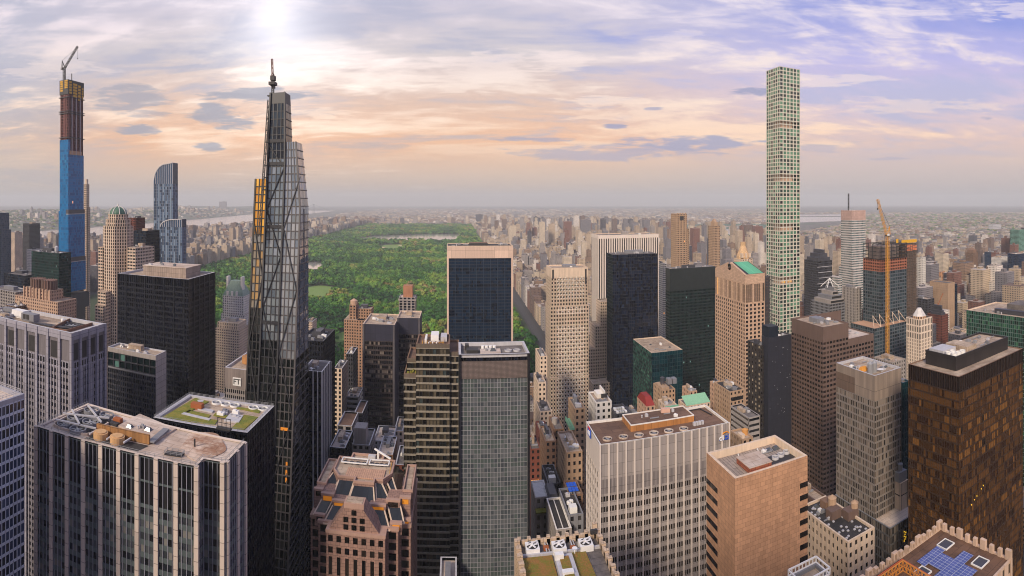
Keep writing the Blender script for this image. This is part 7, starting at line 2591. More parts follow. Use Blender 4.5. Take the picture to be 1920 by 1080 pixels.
# ============================================================ simpler named blocks further off
R2 = [
    ('apartment_tower', 'tall tan tower with an open stone lantern top, behind the white striped slab', 1258, 1288, 401, 850, 24, M['tan'], M['g_dark'], dict(bay=2.8, fl=3.5, pf=.5, sf=.45), 'lantern'),
    ('apartment_tower', 'thin tan tower with a stepped tip behind the dark green polished tower', 1328, 1350, 424, 1000, 24, M['tan'], M['g_dark'], dict(bay=3, fl=3.4, pf=.4, sf=.45), 'step'),
    ('apartment_tower', 'stone tower with a steep ornate cap peeking over the pink pediment tower', 1376, 1411, 487, 760, 24, M['cream'], M['g_dark'], dict(bay=3, fl=3.6, pf=.55, sf=.4), 'cap'),
    ('office_building', 'white banded block between the striped slab and the dark green tower', 1236, 1250, 495, 820, 30, M['white'], M['g_mid'], dict(bay=3, fl=3.4, pf=.2, sf=.5), ''),
    ('office_tower', 'dark stepped glass tower with terraces right behind the brown granite tower', 1508, 1560, 492, 690, 36, M['dark_grey'], M['g_dark'], dict(bay=2.6, fl=3.8, pf=.2, sf=.3), 'dark'),
    ('office_tower', 'grey ziggurat topped tower with a white pyramid frame on its roof', 1520, 1592, 576, 540, 40, M['mid_grey'], M['g_dark'], dict(bay=2.6, fl=3.8, pf=.14, sf=.4), 'zig'),
    ('office_tower', 'slim pale ribbed tower in front of the pink banded one', 1590, 1615, 543, 520, 26, M['grey_stone'], M['g_dark'], dict(bay=2.8, fl=3.6, pf=.5, sf=.2), ''),
    ('office_tower', 'tan slab with a dark blue glass side behind the cream crowned tower', 1762, 1790, 534, 560, 40, M['tan'], M['g_dark'], dict(bay=60, fl=3.7, pf=.1, sf=.96), 'blue'),
    ('office_tower', 'dark red brown terraced tower with a small derrick on top', 1750, 1778, 596, 480, 26, M['red_brick'], M['g_dark'], dict(bay=2.2, fl=3.5, pf=.3, sf=.4), 'terr'),
    ('apartment_tower', 'white apartment tower with columns of balconies beside the navy slab', 1859, 1889, 486, 700, 26, M['white'], M['g_dark'], dict(bay=2.6, fl=3.1, pf=.5, sf=.4), ''),
    ('office_tower', 'navy slab with a grid of square windows at the edge of the picture', 1889, 1960, 480, 640, 30, wall('navy_skin', (34, 48, 72), .4), M['g_navy'], dict(bay=3.2, fl=3.8, pf=.3, sf=.3), ''),
    ('office_tower', 'pale green glass tower high at the edge of the picture', 1894, 1960, 432, 860, 30, wall('pale_green', (110, 150, 136), .5), M['g_green'], dict(bay=3, fl=3.8, pf=.14, sf=.4), ''),
    ('office_tower', 'dark blue slab between the beige gridded tower and the white balcony tower', 1846, 1870, 475, 900, 26, wall('blue_slab', (36, 58, 84), .4), M['g_navy'], dict(bay=3, fl=3.8, pf=.3, sf=.3), ''),
    ('apartment_tower', 'beige gridded apartment tower in front of the dark blue slab', 1801, 1835, 512, 740, 30, M['limestone'], M['g_dark'], dict(bay=2.4, fl=3.2, pf=.45, sf=.35), ''),
    ('apartment_tower', 'round shouldered tan tower standing alone past the tan slab', 1781, 1805, 488, 1000, 30, M['tan'], M['g_mid'], dict(bay=4, fl=3.2, pf=.55, sf=.2), ''),
    ('apartment_tower', 'brown tower with a lantern cap behind the beige gridded tower', 1812, 1834, 476, 900, 26, M['tan_dark'], M['g_mid'], dict(bay=3, fl=3.2, pf=.4, sf=.4), 'step'),
    ('office_tower', 'plain tan tower with an orange side wall past the half built tower', 1750, 1772, 512, 860, 26, wall('orange_tan', (190, 140, 104), .85), M['g_mid'], dict(bay=8, fl=3.4, pf=.5, sf=.5), ''),
    ('apartment_tower', 'narrow white and black tower right behind the half built tower', 1722, 1736, 484, 640, 24, M['white'], M['g_black'], dict(bay=3, fl=3.2, pf=.4, sf=.3), ''),
    ('office_tower', 'low dark office block in front of the half built tower', 1722, 1752, 565, 520, 30, M['dark_grey'], M['g_dark'], dict(bay=3, fl=3.6, pf=.3, sf=.4), ''),
    ('office_tower', 'teal glass strip tower between the silver grey tower and the bronze one', 1682, 1706, 722, 214, 22, wall('teal_frame2', (28, 66, 72), .4), glass('teal_strip', [(12, 58, 66), (16, 70, 78), (10, 46, 54)], 0), dict(bay=1.6, fl=3.7, pf=.14, sf=.16), ''),
    ('office_building', 'slim tan blank building with a rooftop cooling drum beside the bronze tower', 1687, 1703, 908, 196, 16, M['cream'], M['g_dark'], dict(bay=30, fl=14, pf=.06, sf=.94), 'drum'),
    ('office_building', 'dark brown brick building at the foot of the brown granite tower', 1522, 1571, 966, 190, 34, M['brown_stone'], M['g_dark'], dict(bay=3.6, fl=4, pf=.8, sf=.8), ''),
    ('hotel_building', 'old cream hotel with a dark roof covered in small white vents', 1523, 1640, 1052, 150, 30, M['cream'], M['g_dark'], dict(bay=2.6, fl=3.6, pf=.55, sf=.5), 'hotel'),
    ('office_building', 'roof corner framed in white steel at the lower picture edge', 1478, 1556, 1118, 112, 6, M['mid_grey'], M['g_green'], dict(bay=2, fl=3.6, pf=.14, sf=.3), 'frame'),
]
for nm, lab, xl, xr, y, u0, dep, wm, gm, kw, ex in R2:
    pts, h = plan(xl, xr, y, u0, depth=dep, whole=True)
    cat = {'apartment_tower': 'apartment tower', 'office_tower': 'office tower', 'office_building': 'office building', 'hotel_building': 'hotel'}[nm]
    B = Bld(nm, lab, cat, pts)
    w_ = ex in ('lantern', 'cap', 'hotel') or lab.startswith('white apart') or lab.startswith('beige grid')
    B.tower(pts, 0, h, style(wm, gm, win=w_, **kw))
    x0_, x1_, y0_, y1_ = pts[0][0], pts[1][0], pts[0][1], pts[2][1]
    B.roof(pts, h + .02, M['roof_dark'] if ex == 'hotel' else M['roof_tan'] if ex in ('frame', '') else M['roof_grey'], 1, .7, wm)
    xm_, ym_ = (x0_ + x1_) / 2, (y0_ + y1_) / 2
    if ex == 'lantern':
        for k in range(4):
            xx = x0_ + 2 + (x1_ - x0_ - 5) * k / 3
            B.lump('lantern_pier', wm, (xx, xx + 1.6, y0_ + .5, y0_ + 2.2, h - 14, h + 1.5))
        B.lump('lantern_core', M['dark_gear'], (x0_ + 6, x1_ - 6, y0_ - .15, y0_ - .02, h - 11, h - 4))
        q = [(x1_, y0_ + 4), (x1_ + 6, y0_ + 4), (x1_ + 6, y1_), (x1_, y1_)]
        B.tower(q, 0, h - 26, style(wm, gm, **kw))
        B.roof(q, h - 26, M['roof_tan'], 0, name='wing_roof')
    elif ex == 'step':
        B.lump('upper_stage', wm, (x0_ + 4, x1_ - 4, y0_ + 3, y1_ - 3, h - 1, h + 8))
        B.own('cap', wm, lambda m: m.frustum([(x0_ + 5, y0_ + 4), (x1_ - 5, y0_ + 4), (x1_ - 5, y1_ - 4), (x0_ + 5, y1_ - 4)], [(xm_ - 1.5, ym_ - 1.5), (xm_ + 1.5, ym_ - 1.5), (xm_ + 1.5, ym_ + 1.5), (xm_ - 1.5, ym_ + 1.5)], h + 8, h + 14))
    elif ex == 'cap':
        o8 = [(xm_ + 11 * math.cos(math.pi / 8 + i * math.pi / 4), ym_ + 11 * math.sin(math.pi / 8 + i * math.pi / 4)) for i in range(8)]
        o3 = [(xm_ + 4.5 * math.cos(math.pi / 8 + i * math.pi / 4), ym_ + 4.5 * math.sin(math.pi / 8 + i * math.pi / 4)) for i in range(8)]
        B.own('steep_cap', wall('stone_cap', (206, 170, 128), .8, .1, .2, (2, 2, 1, .1)), lambda m: (m.prism(o8, h - 1, h + 4), m.frustum(o8, o3, h + 4, h + 20), m.prism(o3, h + 20, h + 27)))
        for k in range(3):
            B.lump('dormer', wm, (xm_ - 9 + 7 * k, xm_ - 6 + 7 * k, ym_ - 11.5, ym_ - 6, h + 2, h + 9))
    elif ex == 'zig':
        for k in range(4):
            d = 4 + k * 4
            B.lump('terrace', M['mid_grey'] if k % 2 else M['grey_stone'], (x0_ + d, x1_ - d, y0_ + d * .7, y1_ - d * .7, h - 1 + k * 5, h + 4 + k * 5))
            B.lump('terrace_glass', M['g_dark'], (x0_ + d + .5, x1_ - d - .5, y0_ + d * .7 - .12, y0_ + d * .7 - .02, h + .2 + k * 5, h + 3 + k * 5))
        t0 = h + 19
        B.own('pyramid_frame', M['white_paint'], lambda m: [m.bar((xm_ + sx_ * 10, ym_ + sy_ * 7, t0), (xm_, ym_, t0 + 11), .7) for sx_ in (-1, 0, 1) for sy_ in (-1, 1)])
    elif ex == 'dark':
        for k in range(3):
            B.lump('terrace', M['dark_grey'], (x0_ + 3 + 7 * k, x1_ - 2 - 3 * k, y0_ + 3 + 3 * k, y1_ - 3, h - 1 + 6 * k, h + 5 + 6 * k))
        for k in range(9):
            B.lump('terrace_edge', M['pale_grey'], (x0_ - .6 + (k % 3) * 2, x1_ + .4, y0_ - .6, y0_ - .02, h - 10 - 9 * k, h - 9.2 - 9 * k))
    elif ex == 'blue':
        q = [(x1_, y0_ + 1), (x1_ + 9, y0_ + 1), (x1_ + 9, y1_), (x1_, y1_)]
        B.tower(q, 0, h - 4, style(M['black_steel'], M['g_navy'], bay=3, fl=3.7, pf=.1, sf=.2))
        B.roof(q, h - 4, M['roof_grey'], 0, name='wing_roof')
    elif ex == 'terr':
        for k in range(4):
            B.lump('terrace', M['dark_grey'], (x0_ + 3 + 2 * k, x1_ - 3 - 2 * k, y0_ + 3 + k, y1_ - 3 - k, h - 1 + 3.4 * k, h + 2.4 + 3.4 * k))
        B.own('derrick', M['rust'], lambda m: (m.bar((xm_, ym_, h + 12), (xm_ + 12, ym_, h + 28), .7), m.bar((xm_, ym_, h + 11), (xm_, ym_, h + 17), .6)))
    elif ex == 'drum':
        B.own('cooling_drum', M['steel'], lambda m: (m.box(x0_, x1_, y0_ + 1, y0_ + 5, h, h + 5), m.cyl(xm_, y0_ + 3, 1.2, h + 5, h + 8, 14), m.cyl(xm_, y0_ + 3, 1.4, h + 8, h + 8.6, 14)))
    elif ex == 'hotel':
        rs = random.Random(5)
        for k in range(34):
            a, b = x0_ + 1.5 + rs.random() * (x1_ - x0_ - 4), y0_ + 1.5 + rs.random() * (y1_ - y0_ - 4)
            B.lump('roof_vent', M['pale_grey'], (a, a + .8, b, b + .7, h - .98, h - .55))
        for a, b in ((.35, .5), (.52, .72), (.7, .35)):
            B.lump('penthouse', rs.choice([M['brown_stone'], M['dark_grey'], M['tan_dark']]), (x0_ + (x1_ - x0_) * a, x0_ + (x1_ - x0_) * a + 5, y0_ + (y1_ - y0_) * b, y0_ + (y1_ - y0_) * b + 4, h - 1, h + 2.5))
        water_tank(B, x0_ + 9, y0_ + 20, h - 1, 1.7, M['tan'])
        water_tank(B, x0_ + 14, y0_ + 12, h - 1, 1.5, M['tan'])
        gear(B, x0_ + 1, x0_ + 10, y0_ + 16, y1_ - 2, h - 1, 7, 161, False, .6)
    elif ex == 'frame':
        cm = MB()
        for zz in (h, h + 1.6):
            for i in range(4):
                cm.bar((*pts[i], zz), (*pts[(i + 1) % 4], zz), .35)
        for i in range(9):
            xx = x0_ + (x1_ - x0_) * i / 8
            cm.bar((xx, y0_, h), (xx, y0_, h + 1.6), .25)
            cm.bar((xx, y1_, h), (xx, y1_, h + 1.6), .25)
        part('steel_frame', cm, M['white_paint'], B.o)
    else:
        gear(B, x0_ + 1.5, x1_ - 1.5, y0_ + 2, y1_ - 2, h - 1, 6, int(xl * 3 + y), True, 1.0)
    B.done(60)

# ============================================================ low buildings on the canyon floor east of the cream tower
R3 = [
    ('slim beige tower wall rising behind the striped black framed tower', 1011, 1026, 668, 430, 24, M['cream'], 'w'),
    ('beige stepped block with a flat top beside the cream diamond tower', 1001, 1024, 718, 400, 24, M['cream'], 'w'),
    ('cream square block right under the cream diamond tower', 1004, 1035, 772, 380, 22, M['limestone'], 'w'),
    ('dark brown brick house with arched windows on the avenue', 1016, 1043, 828, 290, 20, M['tan_dark'], 'a'),
    ('brown brick house with a small round tank behind the arched one', 1030, 1058, 806, 320, 20, M['tan_dark'], 't'),
    ('orange brown low brick house behind the arched one', 1011, 1030, 812, 330, 18, M['red_brick'], ''),
    ('dark brick row house with lit shop windows at its foot', 996, 1014, 842, 310, 18, M['red_brick'], 'lit'),
    ('tan brick apartment house with a cluttered stepped roof by the finned slab', 1045, 1092, 850, 235, 22, M['tan'], 'wa'),
    ('black roofed low house with a white plant box on the canyon floor', 1026, 1052, 908, 240, 18, M['dark_grey'], 'p'),
    ('low house with a pale ribbed metal roof on the canyon floor', 996, 1030, 934, 225, 14, M['grey_stone'], 'rib'),
    ('low mansard house with carved dormers on the canyon floor', 1031, 1052, 946, 222, 12, M['dark_grey'], 'm'),
    ('low house with a blue roof terrace on the canyon floor', 1072, 1093, 928, 220, 12, M['tan_dark'], 'blue'),
    ('grey flat roofed hall with white edge strips behind the sedum roof', 1027, 1072, 995, 200, 22, M['grey_stone'], 'hall'),
    ('pale grey penthouse hall beside the grey flat roof', 1067, 1094, 966, 205, 20, M['mid_grey'], 'p'),
    ('tan hotel corner with a green copper balcony behind the finned slab', 1079, 1097, 766, 300, 18, M['tan'], 'grn'),
    ('white stepped penthouse block behind the finned slab', 1103, 1147, 756, 300, 18, M['white'], 'step'),
    ('black and white terrace roofs behind the finned slab', 1142, 1182, 778, 290, 14, M['dark_grey'], 'slab'),
    ('red roofed brick house behind the finned slab', 1198, 1228, 764, 330, 18, M['pinkish'], 'red'),
    ('tan block with rooftop tanks before the dark green block', 1225, 1266, 734, 380, 18, M['tan'], 'tk'),
    ('pale block with mossy copper gutters behind the finned slab', 1234, 1270, 764, 340, 14, M['limestone'], 'moss'),
    ('long house with a light green copper roof behind the finned slab', 1272, 1332, 764, 340, 14, M['limestone'], 'copper'),
    ('small tan penthouse tower behind the green copper roof', 1283, 1307, 736, 365, 14, M['pinkish'], ''),
    ('brown brick hotel with rows of arched top windows below the pink pediment tower', 1339, 1396, 740, 335, 24, M['tan'], 'brn'),
    ('tan blank stair tower on the corner of the brown brick hotel', 1331, 1354, 722, 362, 8, M['pinkish'], ''),
    ('grey terraced office block with zigzag ledges beside the plain black slab', 1377, 1425, 790, 300, 24, M['grey_stone'], 'band'),
    ('small tan roof with an orange water tank behind the tiled monolith', 1376, 1412, 828, 225, 12, M['tan'], 'wt'),
    ('dark house front glimpsed behind the red roofed one', 1188, 1200, 775, 360, 14, M['dark_grey'], ''),
    ('light grey roof with vents beside the cream white crowned tower', 1640, 1698, 690, 330, 24, M['grey_stone'], ''),
    ('pale low block glimpsed between the green slab and the tan slab', 1796, 1812, 622, 420, 20, M['limestone'], 'w'),
]
for k, (lab, xl, xr, y, u0, dep, wm, ex) in enumerate(R3):
    pts, h = plan(xl, xr, y, u0, depth=dep, whole=True)
    B = Bld('town_building', lab, 'building', pts)
    x0_, x1_, y0_, y1_ = pts[0][0], pts[1][0], pts[0][1], pts[2][1]
    ym_ = (y0_ + y1_) / 2
    fw = 'w' in ex or ex in ('a', 'brn', 'grn', 't', 'lit', 'step')
    if ex == 'band':
        sx_ = style(wm, M['g_dark'], bay=30, fl=3.6, pf=.03, sf=.5, sp=0)
    else:
        sx_ = style(wm, M['g_dark'], bay=2.8, fl=3.5, pf=.55, sf=.5, rec=.35, win=fw, cl=.2)
    B.tower(pts, 0, h, sx_)
    rm = {'rib': M['pale_grey'], 'hall': M['roof_dark'], 'p': M['roof_dark'], 'slab': M['roof_dark'], 'brn': M['roof_dark']}.get(ex, M['roof_tan'] if k % 2 else M['roof_grey'])
    B.roof(pts, h + .02, rm, .8, .5, M['white'] if ex == 'hall' else wm)
    if ex == 'red':
        B.own('roof_slope', wall('red_roof', (134, 40, 32), .7, .08, .1), lambda m: m.frustum(pts, [(x0_ + 1, y0_ + 5), (x1_ - 1, y0_ + 5), (x1_ - 1, y1_ - 4), (x0_ + 1, y1_ - 4)], h + .05, h + 4.5))
    elif ex == 'copper':
        B.own('roof_slope', wall('light_copper', (130, 178, 142), .7, .08, .15), lambda m: m.poly(((x0_, y0_, h + .1), (x1_, y0_, h + .1), (x1_, y1_ - 5, h + 4), (x0_, y1_ - 5, h + 4))))
        gear(B, x0_ + 2, x1_ - 2, y1_ - 6, y1_ - 1, h + .1, 5, 200 + k, False, 1)
    elif ex == 'moss':
        B.lump('gutter', M['copper'], (x0_ - .6, x1_ + .6, y0_ - .8, y0_ - .02, h - 1, h), (x0_ - .5, x1_ + .5, y0_ - .6, y0_ - .02, h - 4.5, h - 3.8))
        gear(B, x0_ + 1, x1_ - 1, y0_ + 2, y1_ - 1, h - .8, 8, 200 + k, True, .9)
    elif ex == 'grn':
        B.lump('balcony', M['copper'], (x0_ - 2.6, x0_ - .02, y0_, y1_ - 4, h - 12, h - 10.8), (x0_ - 2.6, x0_ - 2.2, y0_, y1_ - 4, h - 10.8, h - 9.6))
        gear(B, x0_ + 1, x1_ - 1, y0_ + 2, y1_ - 1, h - .8, 4, 200 + k)
    elif ex == 'step':
        B.lump('upper_stage', M['white'], (x0_ + 7, x1_ - 3, y0_ + 5, y1_ - 2, h - .8, h + 4.2))
        B.lump('upper_stage', M['white'], (x0_ + 3, x0_ + 7, y0_ + 8, y1_ - 2, h - .8, h + 1.6))
        B.lump('dark_recess', M['dark_gear'], (x0_ + 8, x1_ - 5, y0_ + 4.85, y0_ + 4.98, h + .4, h + 2.8))
        gear(B, x0_ + 1, x1_ - 1, y0_ + .8, y0_ + 5, h - .8, 5, 200 + k, False, .7)
    elif ex == 'slab':
        for i in range(8):
            a, b = x0_ + 1 + (i % 4) * (x1_ - x0_ - 3) / 4, y0_ + 1.5 + (i // 4) * 5
            B.lump('roof_cover', M['white_paint'], (a, a + 2, b, b + 2.4, h - .78, h + .4))
    elif ex == 'tk':
        B.lump('stage', M['tan'], (x0_ + 1, x1_ - 4, y0_ + 2, y1_ - 2, h - .8, h + 1))
        water_tank(B, x0_ + 4, ym_, h + .4, 1.7, M['dark_grey'])
        for i in range(2):
            B.lump('cooling_tower', M['mid_grey'], (x0_ + 8 + 4 * i, x0_ + 11.2 + 4 * i, ym_ - 2, ym_ + 3, h + 1, h + 5))
    elif ex == 'wt':
        B.own('water_tank', plain('orange_tank_wood', (190, 136, 74), .8), lambda m: (m.cyl(x0_ + 5, ym_, 1.6, h - .8, h + 1.6, 14), m.cyl(x0_ + 5, ym_, 1.75, h + 1.6, h + 2.3, 14, .2)))
        B.lump('roof_box', M['cream'], (x0_ + .8, x0_ + 2.8, y0_ + 2, y0_ + 6, h - .8, h + 1))
        gear(B, x0_ + 7, x1_ - .5, y0_ + 1, y1_ - 1, h - .8, 4, 200 + k, False, .5)
    elif ex == 'rib':
        rb = MB()
        for i in range(14):
            xx = x0_ + .5 + (x1_ - x0_ - 1) * i / 13
            rb.bar((xx, y0_ + .6, h), (xx, y1_ - .6, h + .3), .15)
        part('metal_rib', rb, M['white_paint'], B.o)
        B.lump('moss_strip', M['grass_roof'], (x0_, x1_, y0_ - 3, y0_ - .02, h - 5, h - 4.5))
    elif ex == 'm':
        B.own('mansard', M['dark_grey'], lambda m: m.frustum(pts, inset(pts, 1.5), h, h + 3.4))
        for i in range(3):
            xx = x0_ + 1 + i * 1.6
            B.lump('dormer', M['grey_stone'], (xx, xx + .8, y0_ - .1, y0_ + 1.2, h, h + 2.2))
    elif ex == 'blue':
        for i in range(6):
            a, b = x0_ + .4 + (i % 3) * 1.4, y0_ + 1 + (i // 3) * 4
            B.lump('umbrella_canopy', plain('blue_canvas', (26, 84, 190), .7) if i == 0 and 'blue_canvas' not in D.materials else D.materials['blue_canvas'], (a, a + 1.2, b, b + 3, h + .8, h + 1.1))
    elif ex == 'hall':
        for i in range(3):
            xx = x0_ + .3 + (x1_ - x0_ - 1) * i / 2
            B.lump('roof_strip', M['white'], (xx, xx + .35, y0_ + .6, y1_ - .6, h - .78, h - .6))
    elif ex == 'p':
        B.lump('plant_box', M['white_paint'], (x0_ + 1, x0_ + 4, y0_ + 2, y0_ + 5, h - .8, h + 1.6))
        gear(B, x0_ + 1, x1_ - 1, y0_ + 6, y1_ - 1, h - .8, 4, 200 + k, False, .6)
    elif ex == 'lit':
        for i in range(4):
            xx = x0_ + .5 + i * 1.2
            B.lump('shop_window', plain('shop_light', (240, 170, 60), .5, emit=.8) if i == 0 and 'shop_light' not in D.materials else D.materials['shop_light'], (xx, xx + .8, y0_ - .1, y0_ - .02, zt(1005, 905, u0), zt(1005, 905, u0) + 1.6))
        gear(B, x0_ + 1, x1_ - 1, y0_ + 1, y1_ - 1, h - .8, 3, 200 + k)
    elif ex == 't':
        B.own('round_tank', M['grey_stone'], lambda m: m.cyl(x0_ + 2, ym_, 1.8, h - .8, h + 3, 14))
        gear(B, x0_ + 4, x1_ - 1, y0_ + 1, y1_ - 1, h - .8, 3, 200 + k, True, .7)
    elif ex == 'brn':
        for i in range(7):
            xx = x0_ + 2 + (x1_ - x0_ - 4) * i / 6
            B.own('arched_window', M['g_dark'], lambda m: m.poly([(xx - .8, y0_ - .05, h - 7), (xx + .8, y0_ - .05, h - 7)] + [(xx + .8 * math.cos(a), y0_ - .05, h - 5 + .8 * math.sin(a)) for a in [j * math.pi / 6 for j in range(7)]]))
        gear(B, x0_ + 2, x1_ - 2, y0_ + 2, y1_ - 2, h - .8, 12, 200 + k, True, .9)
    else:
        gear(B, x0_ + .8, x1_ - .8, y0_ + 1, y1_ - 1, h - .8, 7 if 'wa' in ex or not ex else 4, 200 + k, True, .8)
    B.done(60)

# ============================================================ ground, streets, water, park floor
def ground_mat():
    m, t, p = new_mat('land')
    pos = t.add('ShaderNodeNewGeometry').outputs['Position']
    n = t.noise(pos, 0.004, 6.0, 0.65)
    n2 = t.noise(pos, 0.02, 5.0, 0.7)
    f = t.smooth(n2, 0.4, 0.6)
    c = t.mix(f, rgb(72, 70, 68), rgb(128, 116, 106))
    c = t.mix(t.smooth(n, 0.5, 0.62), c, rgb(62, 84, 58))
    s = t.sep(pos)
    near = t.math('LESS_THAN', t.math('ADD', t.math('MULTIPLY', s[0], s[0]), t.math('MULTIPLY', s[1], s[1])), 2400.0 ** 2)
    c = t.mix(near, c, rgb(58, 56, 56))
    t.put(p.inputs['Base Color'], c)
    p.inputs['Roughness'].default_value = .9
    return m


R_ = 24000
g = MB()
ring_n = 48
g.poly([(R_ * math.cos(2 * math.pi * i / ring_n), R_ * math.sin(2 * math.pi * i / ring_n), 0) for i in range(ring_n)])
structure('ground', g, ground_mat())


def sheet(name, poly, z, mat):
    area = sum(poly[i - 1][0] * poly[i][1] - poly[i][0] * poly[i - 1][1] for i in range(len(poly)))
    m = MB()
    m.poly([(x, y, z) for x, y in (poly if area > 0 else poly[::-1])])
    return structure(name, m, mat)


# streets and pavements of the grid
AVES = (-960, -690, -410, -125, 158, 315, 460, 600, 740, 930, 1120)
pv_ = MB()
for i in range(len(AVES) - 1):
    for k in range(10):
        y0_, y1_ = 28 + 80 * k - 64, 28 + 80 * k
        pv_.box(AVES[i] + 9, AVES[i + 1] - 9, y0_ + 4, y1_ - 4, 0, .15)
structure('pavement', pv_, wall('pavement_stone', (96, 92, 90), .9, .2, .2))
rd = MB()
mk = MB()
for a in AVES:
    rd.poly(((a - 6.5, -60, .004), (a + 6.5, -60, .004), (a + 6.5, 5600, .004), (a - 6.5, 5600, .004)))
    for k in range(60):
        mk.poly(((a - .1, k * 14, .008), (a + .1, k * 14, .008), (a + .1, k * 14 + 5, .008), (a - .1, k * 14 + 5, .008)))
structure('road', rd, wall('asphalt', (62, 61, 62), .85, .15, .1))
structure('road_markings', mk, plain('lane_paint', (200, 200, 196), .7))


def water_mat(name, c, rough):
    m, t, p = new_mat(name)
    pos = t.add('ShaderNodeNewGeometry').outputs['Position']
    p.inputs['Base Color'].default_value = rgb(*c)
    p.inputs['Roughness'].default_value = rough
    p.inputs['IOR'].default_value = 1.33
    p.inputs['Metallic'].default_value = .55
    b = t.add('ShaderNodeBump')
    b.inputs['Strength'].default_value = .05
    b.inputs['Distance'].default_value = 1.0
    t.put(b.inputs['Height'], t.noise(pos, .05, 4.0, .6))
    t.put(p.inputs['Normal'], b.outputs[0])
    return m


M['water'] = water_mat('river_water', (216, 204, 196), .16)  # pale, part metallic tints put a bright sky reflection into both waters
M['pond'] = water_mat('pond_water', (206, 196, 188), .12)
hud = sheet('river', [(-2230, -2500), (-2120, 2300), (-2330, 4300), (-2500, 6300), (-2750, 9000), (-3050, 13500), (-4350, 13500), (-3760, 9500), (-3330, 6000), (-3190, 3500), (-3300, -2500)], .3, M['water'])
east = []
for pp in (((1120, 409), (1300, 407), (1420, 405.5), (1590, 407), (1590, 414), (1500, 417), (1400, 417), (1300, 416), (1180, 413)),
           ((1180, 428), (1300, 427), (1420, 424), (1460, 430), (1440, 441), (1330, 440), (1190, 436)),
           ((1480, 402.5), (1640, 401.5), (1800, 402), (1800, 404.5), (1600, 405), (1480, 405))):
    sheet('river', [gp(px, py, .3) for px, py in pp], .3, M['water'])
for pp in (((1190, 410), (1230, 408.6), (1250, 410), (1225, 412)), ((1360, 410.6), (1385, 409.6), (1392, 411), (1370, 412)), ((1130, 428), (1290, 421), (1440, 419), (1440, 427), (1330, 431), (1180, 434))):
    sheet('island_land', [gp(px, py, .6) for px, py in pp], .6, wall('island_green', (58, 92, 66), .9, .2, 0, None, 0, .01))
RES = ((668, 447.5), (700, 442.5), (760, 440.3), (830, 438.6), (860, 440), (868, 444), (852, 449.5), (790, 450), (720, 449))
LAKE = ((540, 500), (560, 493), (590, 491.5), (606, 494), (608, 499), (596, 504), (560, 508))
MEADOW = ((560, 540), (600, 535), (626, 538), (628, 546), (606, 556), (570, 556))
GREATL = ((708, 463), (722, 459), (752, 458), (762, 461), (750, 466), (718, 466.5))
CLEAR = ((626, 630), (642, 622), (654, 628), (648, 640), (630, 642))
PARK = [(-930, 775), (148, 775), (140, 5700), (-940, 5700)]
M['lawn'] = sedum('lawn_grass', (96, 128, 56), (120, 140, 66))
M['forest_floor'] = sedum('woodland_floor', (38, 56, 28), (58, 70, 36))
sheet('park_ground', PARK, .1, M['forest_floor'])
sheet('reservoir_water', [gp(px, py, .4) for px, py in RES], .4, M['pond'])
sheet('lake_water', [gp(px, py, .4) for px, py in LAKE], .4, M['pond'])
sheet('meadow_lawn', [gp(px, py, .3) for px, py in MEADOW], .3, M['lawn'])
sheet('ball_lawn', [gp(px, py, .3) for px, py in GREATL], .3, M['lawn'])
sheet('clearing_lawn', [gp(px, py, .3) for px, py in CLEAR], .3, M['lawn'])
for pp in (((712, 464.5), (716, 463), (724, 463.6), (720, 465.4)), ((746, 459.4), (756, 459.2), (758, 460.6), (748, 460.8))):
    sheet('ball_field_path', [gp(px, py, .4) for px, py in pp], .4, plain('infield_sand', (196, 172, 136), .9))


def inside(px, py, poly):
    c = False
    n = len(poly)
    for i in range(n):
        (x1, y1), (x2, y2) = poly[i - 1], poly[i]
        if (y1 > py) != (y2 > py) and px < (x2 - x1) * (py - y1) / (y2 - y1) + x1:
            c = not c
    return c


# ridge across the river
def ridge():
    m = MB()
    nx, ny = 14, 60
    P = {}
    for j in range(ny + 1):
        y = -500 + 14500 * j / ny
        base = -3300 - max(0, (y - 3500)) * .075 - (120 if y < 3500 else 0)
        for i in range(nx + 1):
            x = base - i * 360
            up = min(1, i / 2.0) * (1 - max(0, i - 8) / 8)
            grow = min(1.0, max(0.0, (y - 2500) / 4000))
            z = .2 + up * (24 + 86 * grow) * (.75 + .5 * mnoise.noise((x * .0006, y * .0006, 2.0)))
            P[i, j] = (x, y, max(.2, z))
    for j in range(ny):
        for i in range(nx):
            m.poly((P[i + 1, j], P[i, j], P[i, j + 1], P[i + 1, j + 1]))
    return m, P


rm, RP = ridge()
structure('hills', rm, sedum('ridge_green', (62, 80, 58), (110, 104, 90)))


def ridge_z(x, y):
    base = -3300 - max(0, (y - 3500)) * .075 - (120 if y < 3500 else 0)
    i = (base - x) / 360
    if i < 0:
        return 0
    up = min(1, i / 2.0) * (1 - max(0, i - 8) / 8)
    grow = min(1.0, max(0.0, (y - 2500) / 4000))
    return max(0, up * (24 + 86 * grow) * (.75 + .5 * mnoise.noise((x * .0006, y * .0006, 2.0))) - 3)


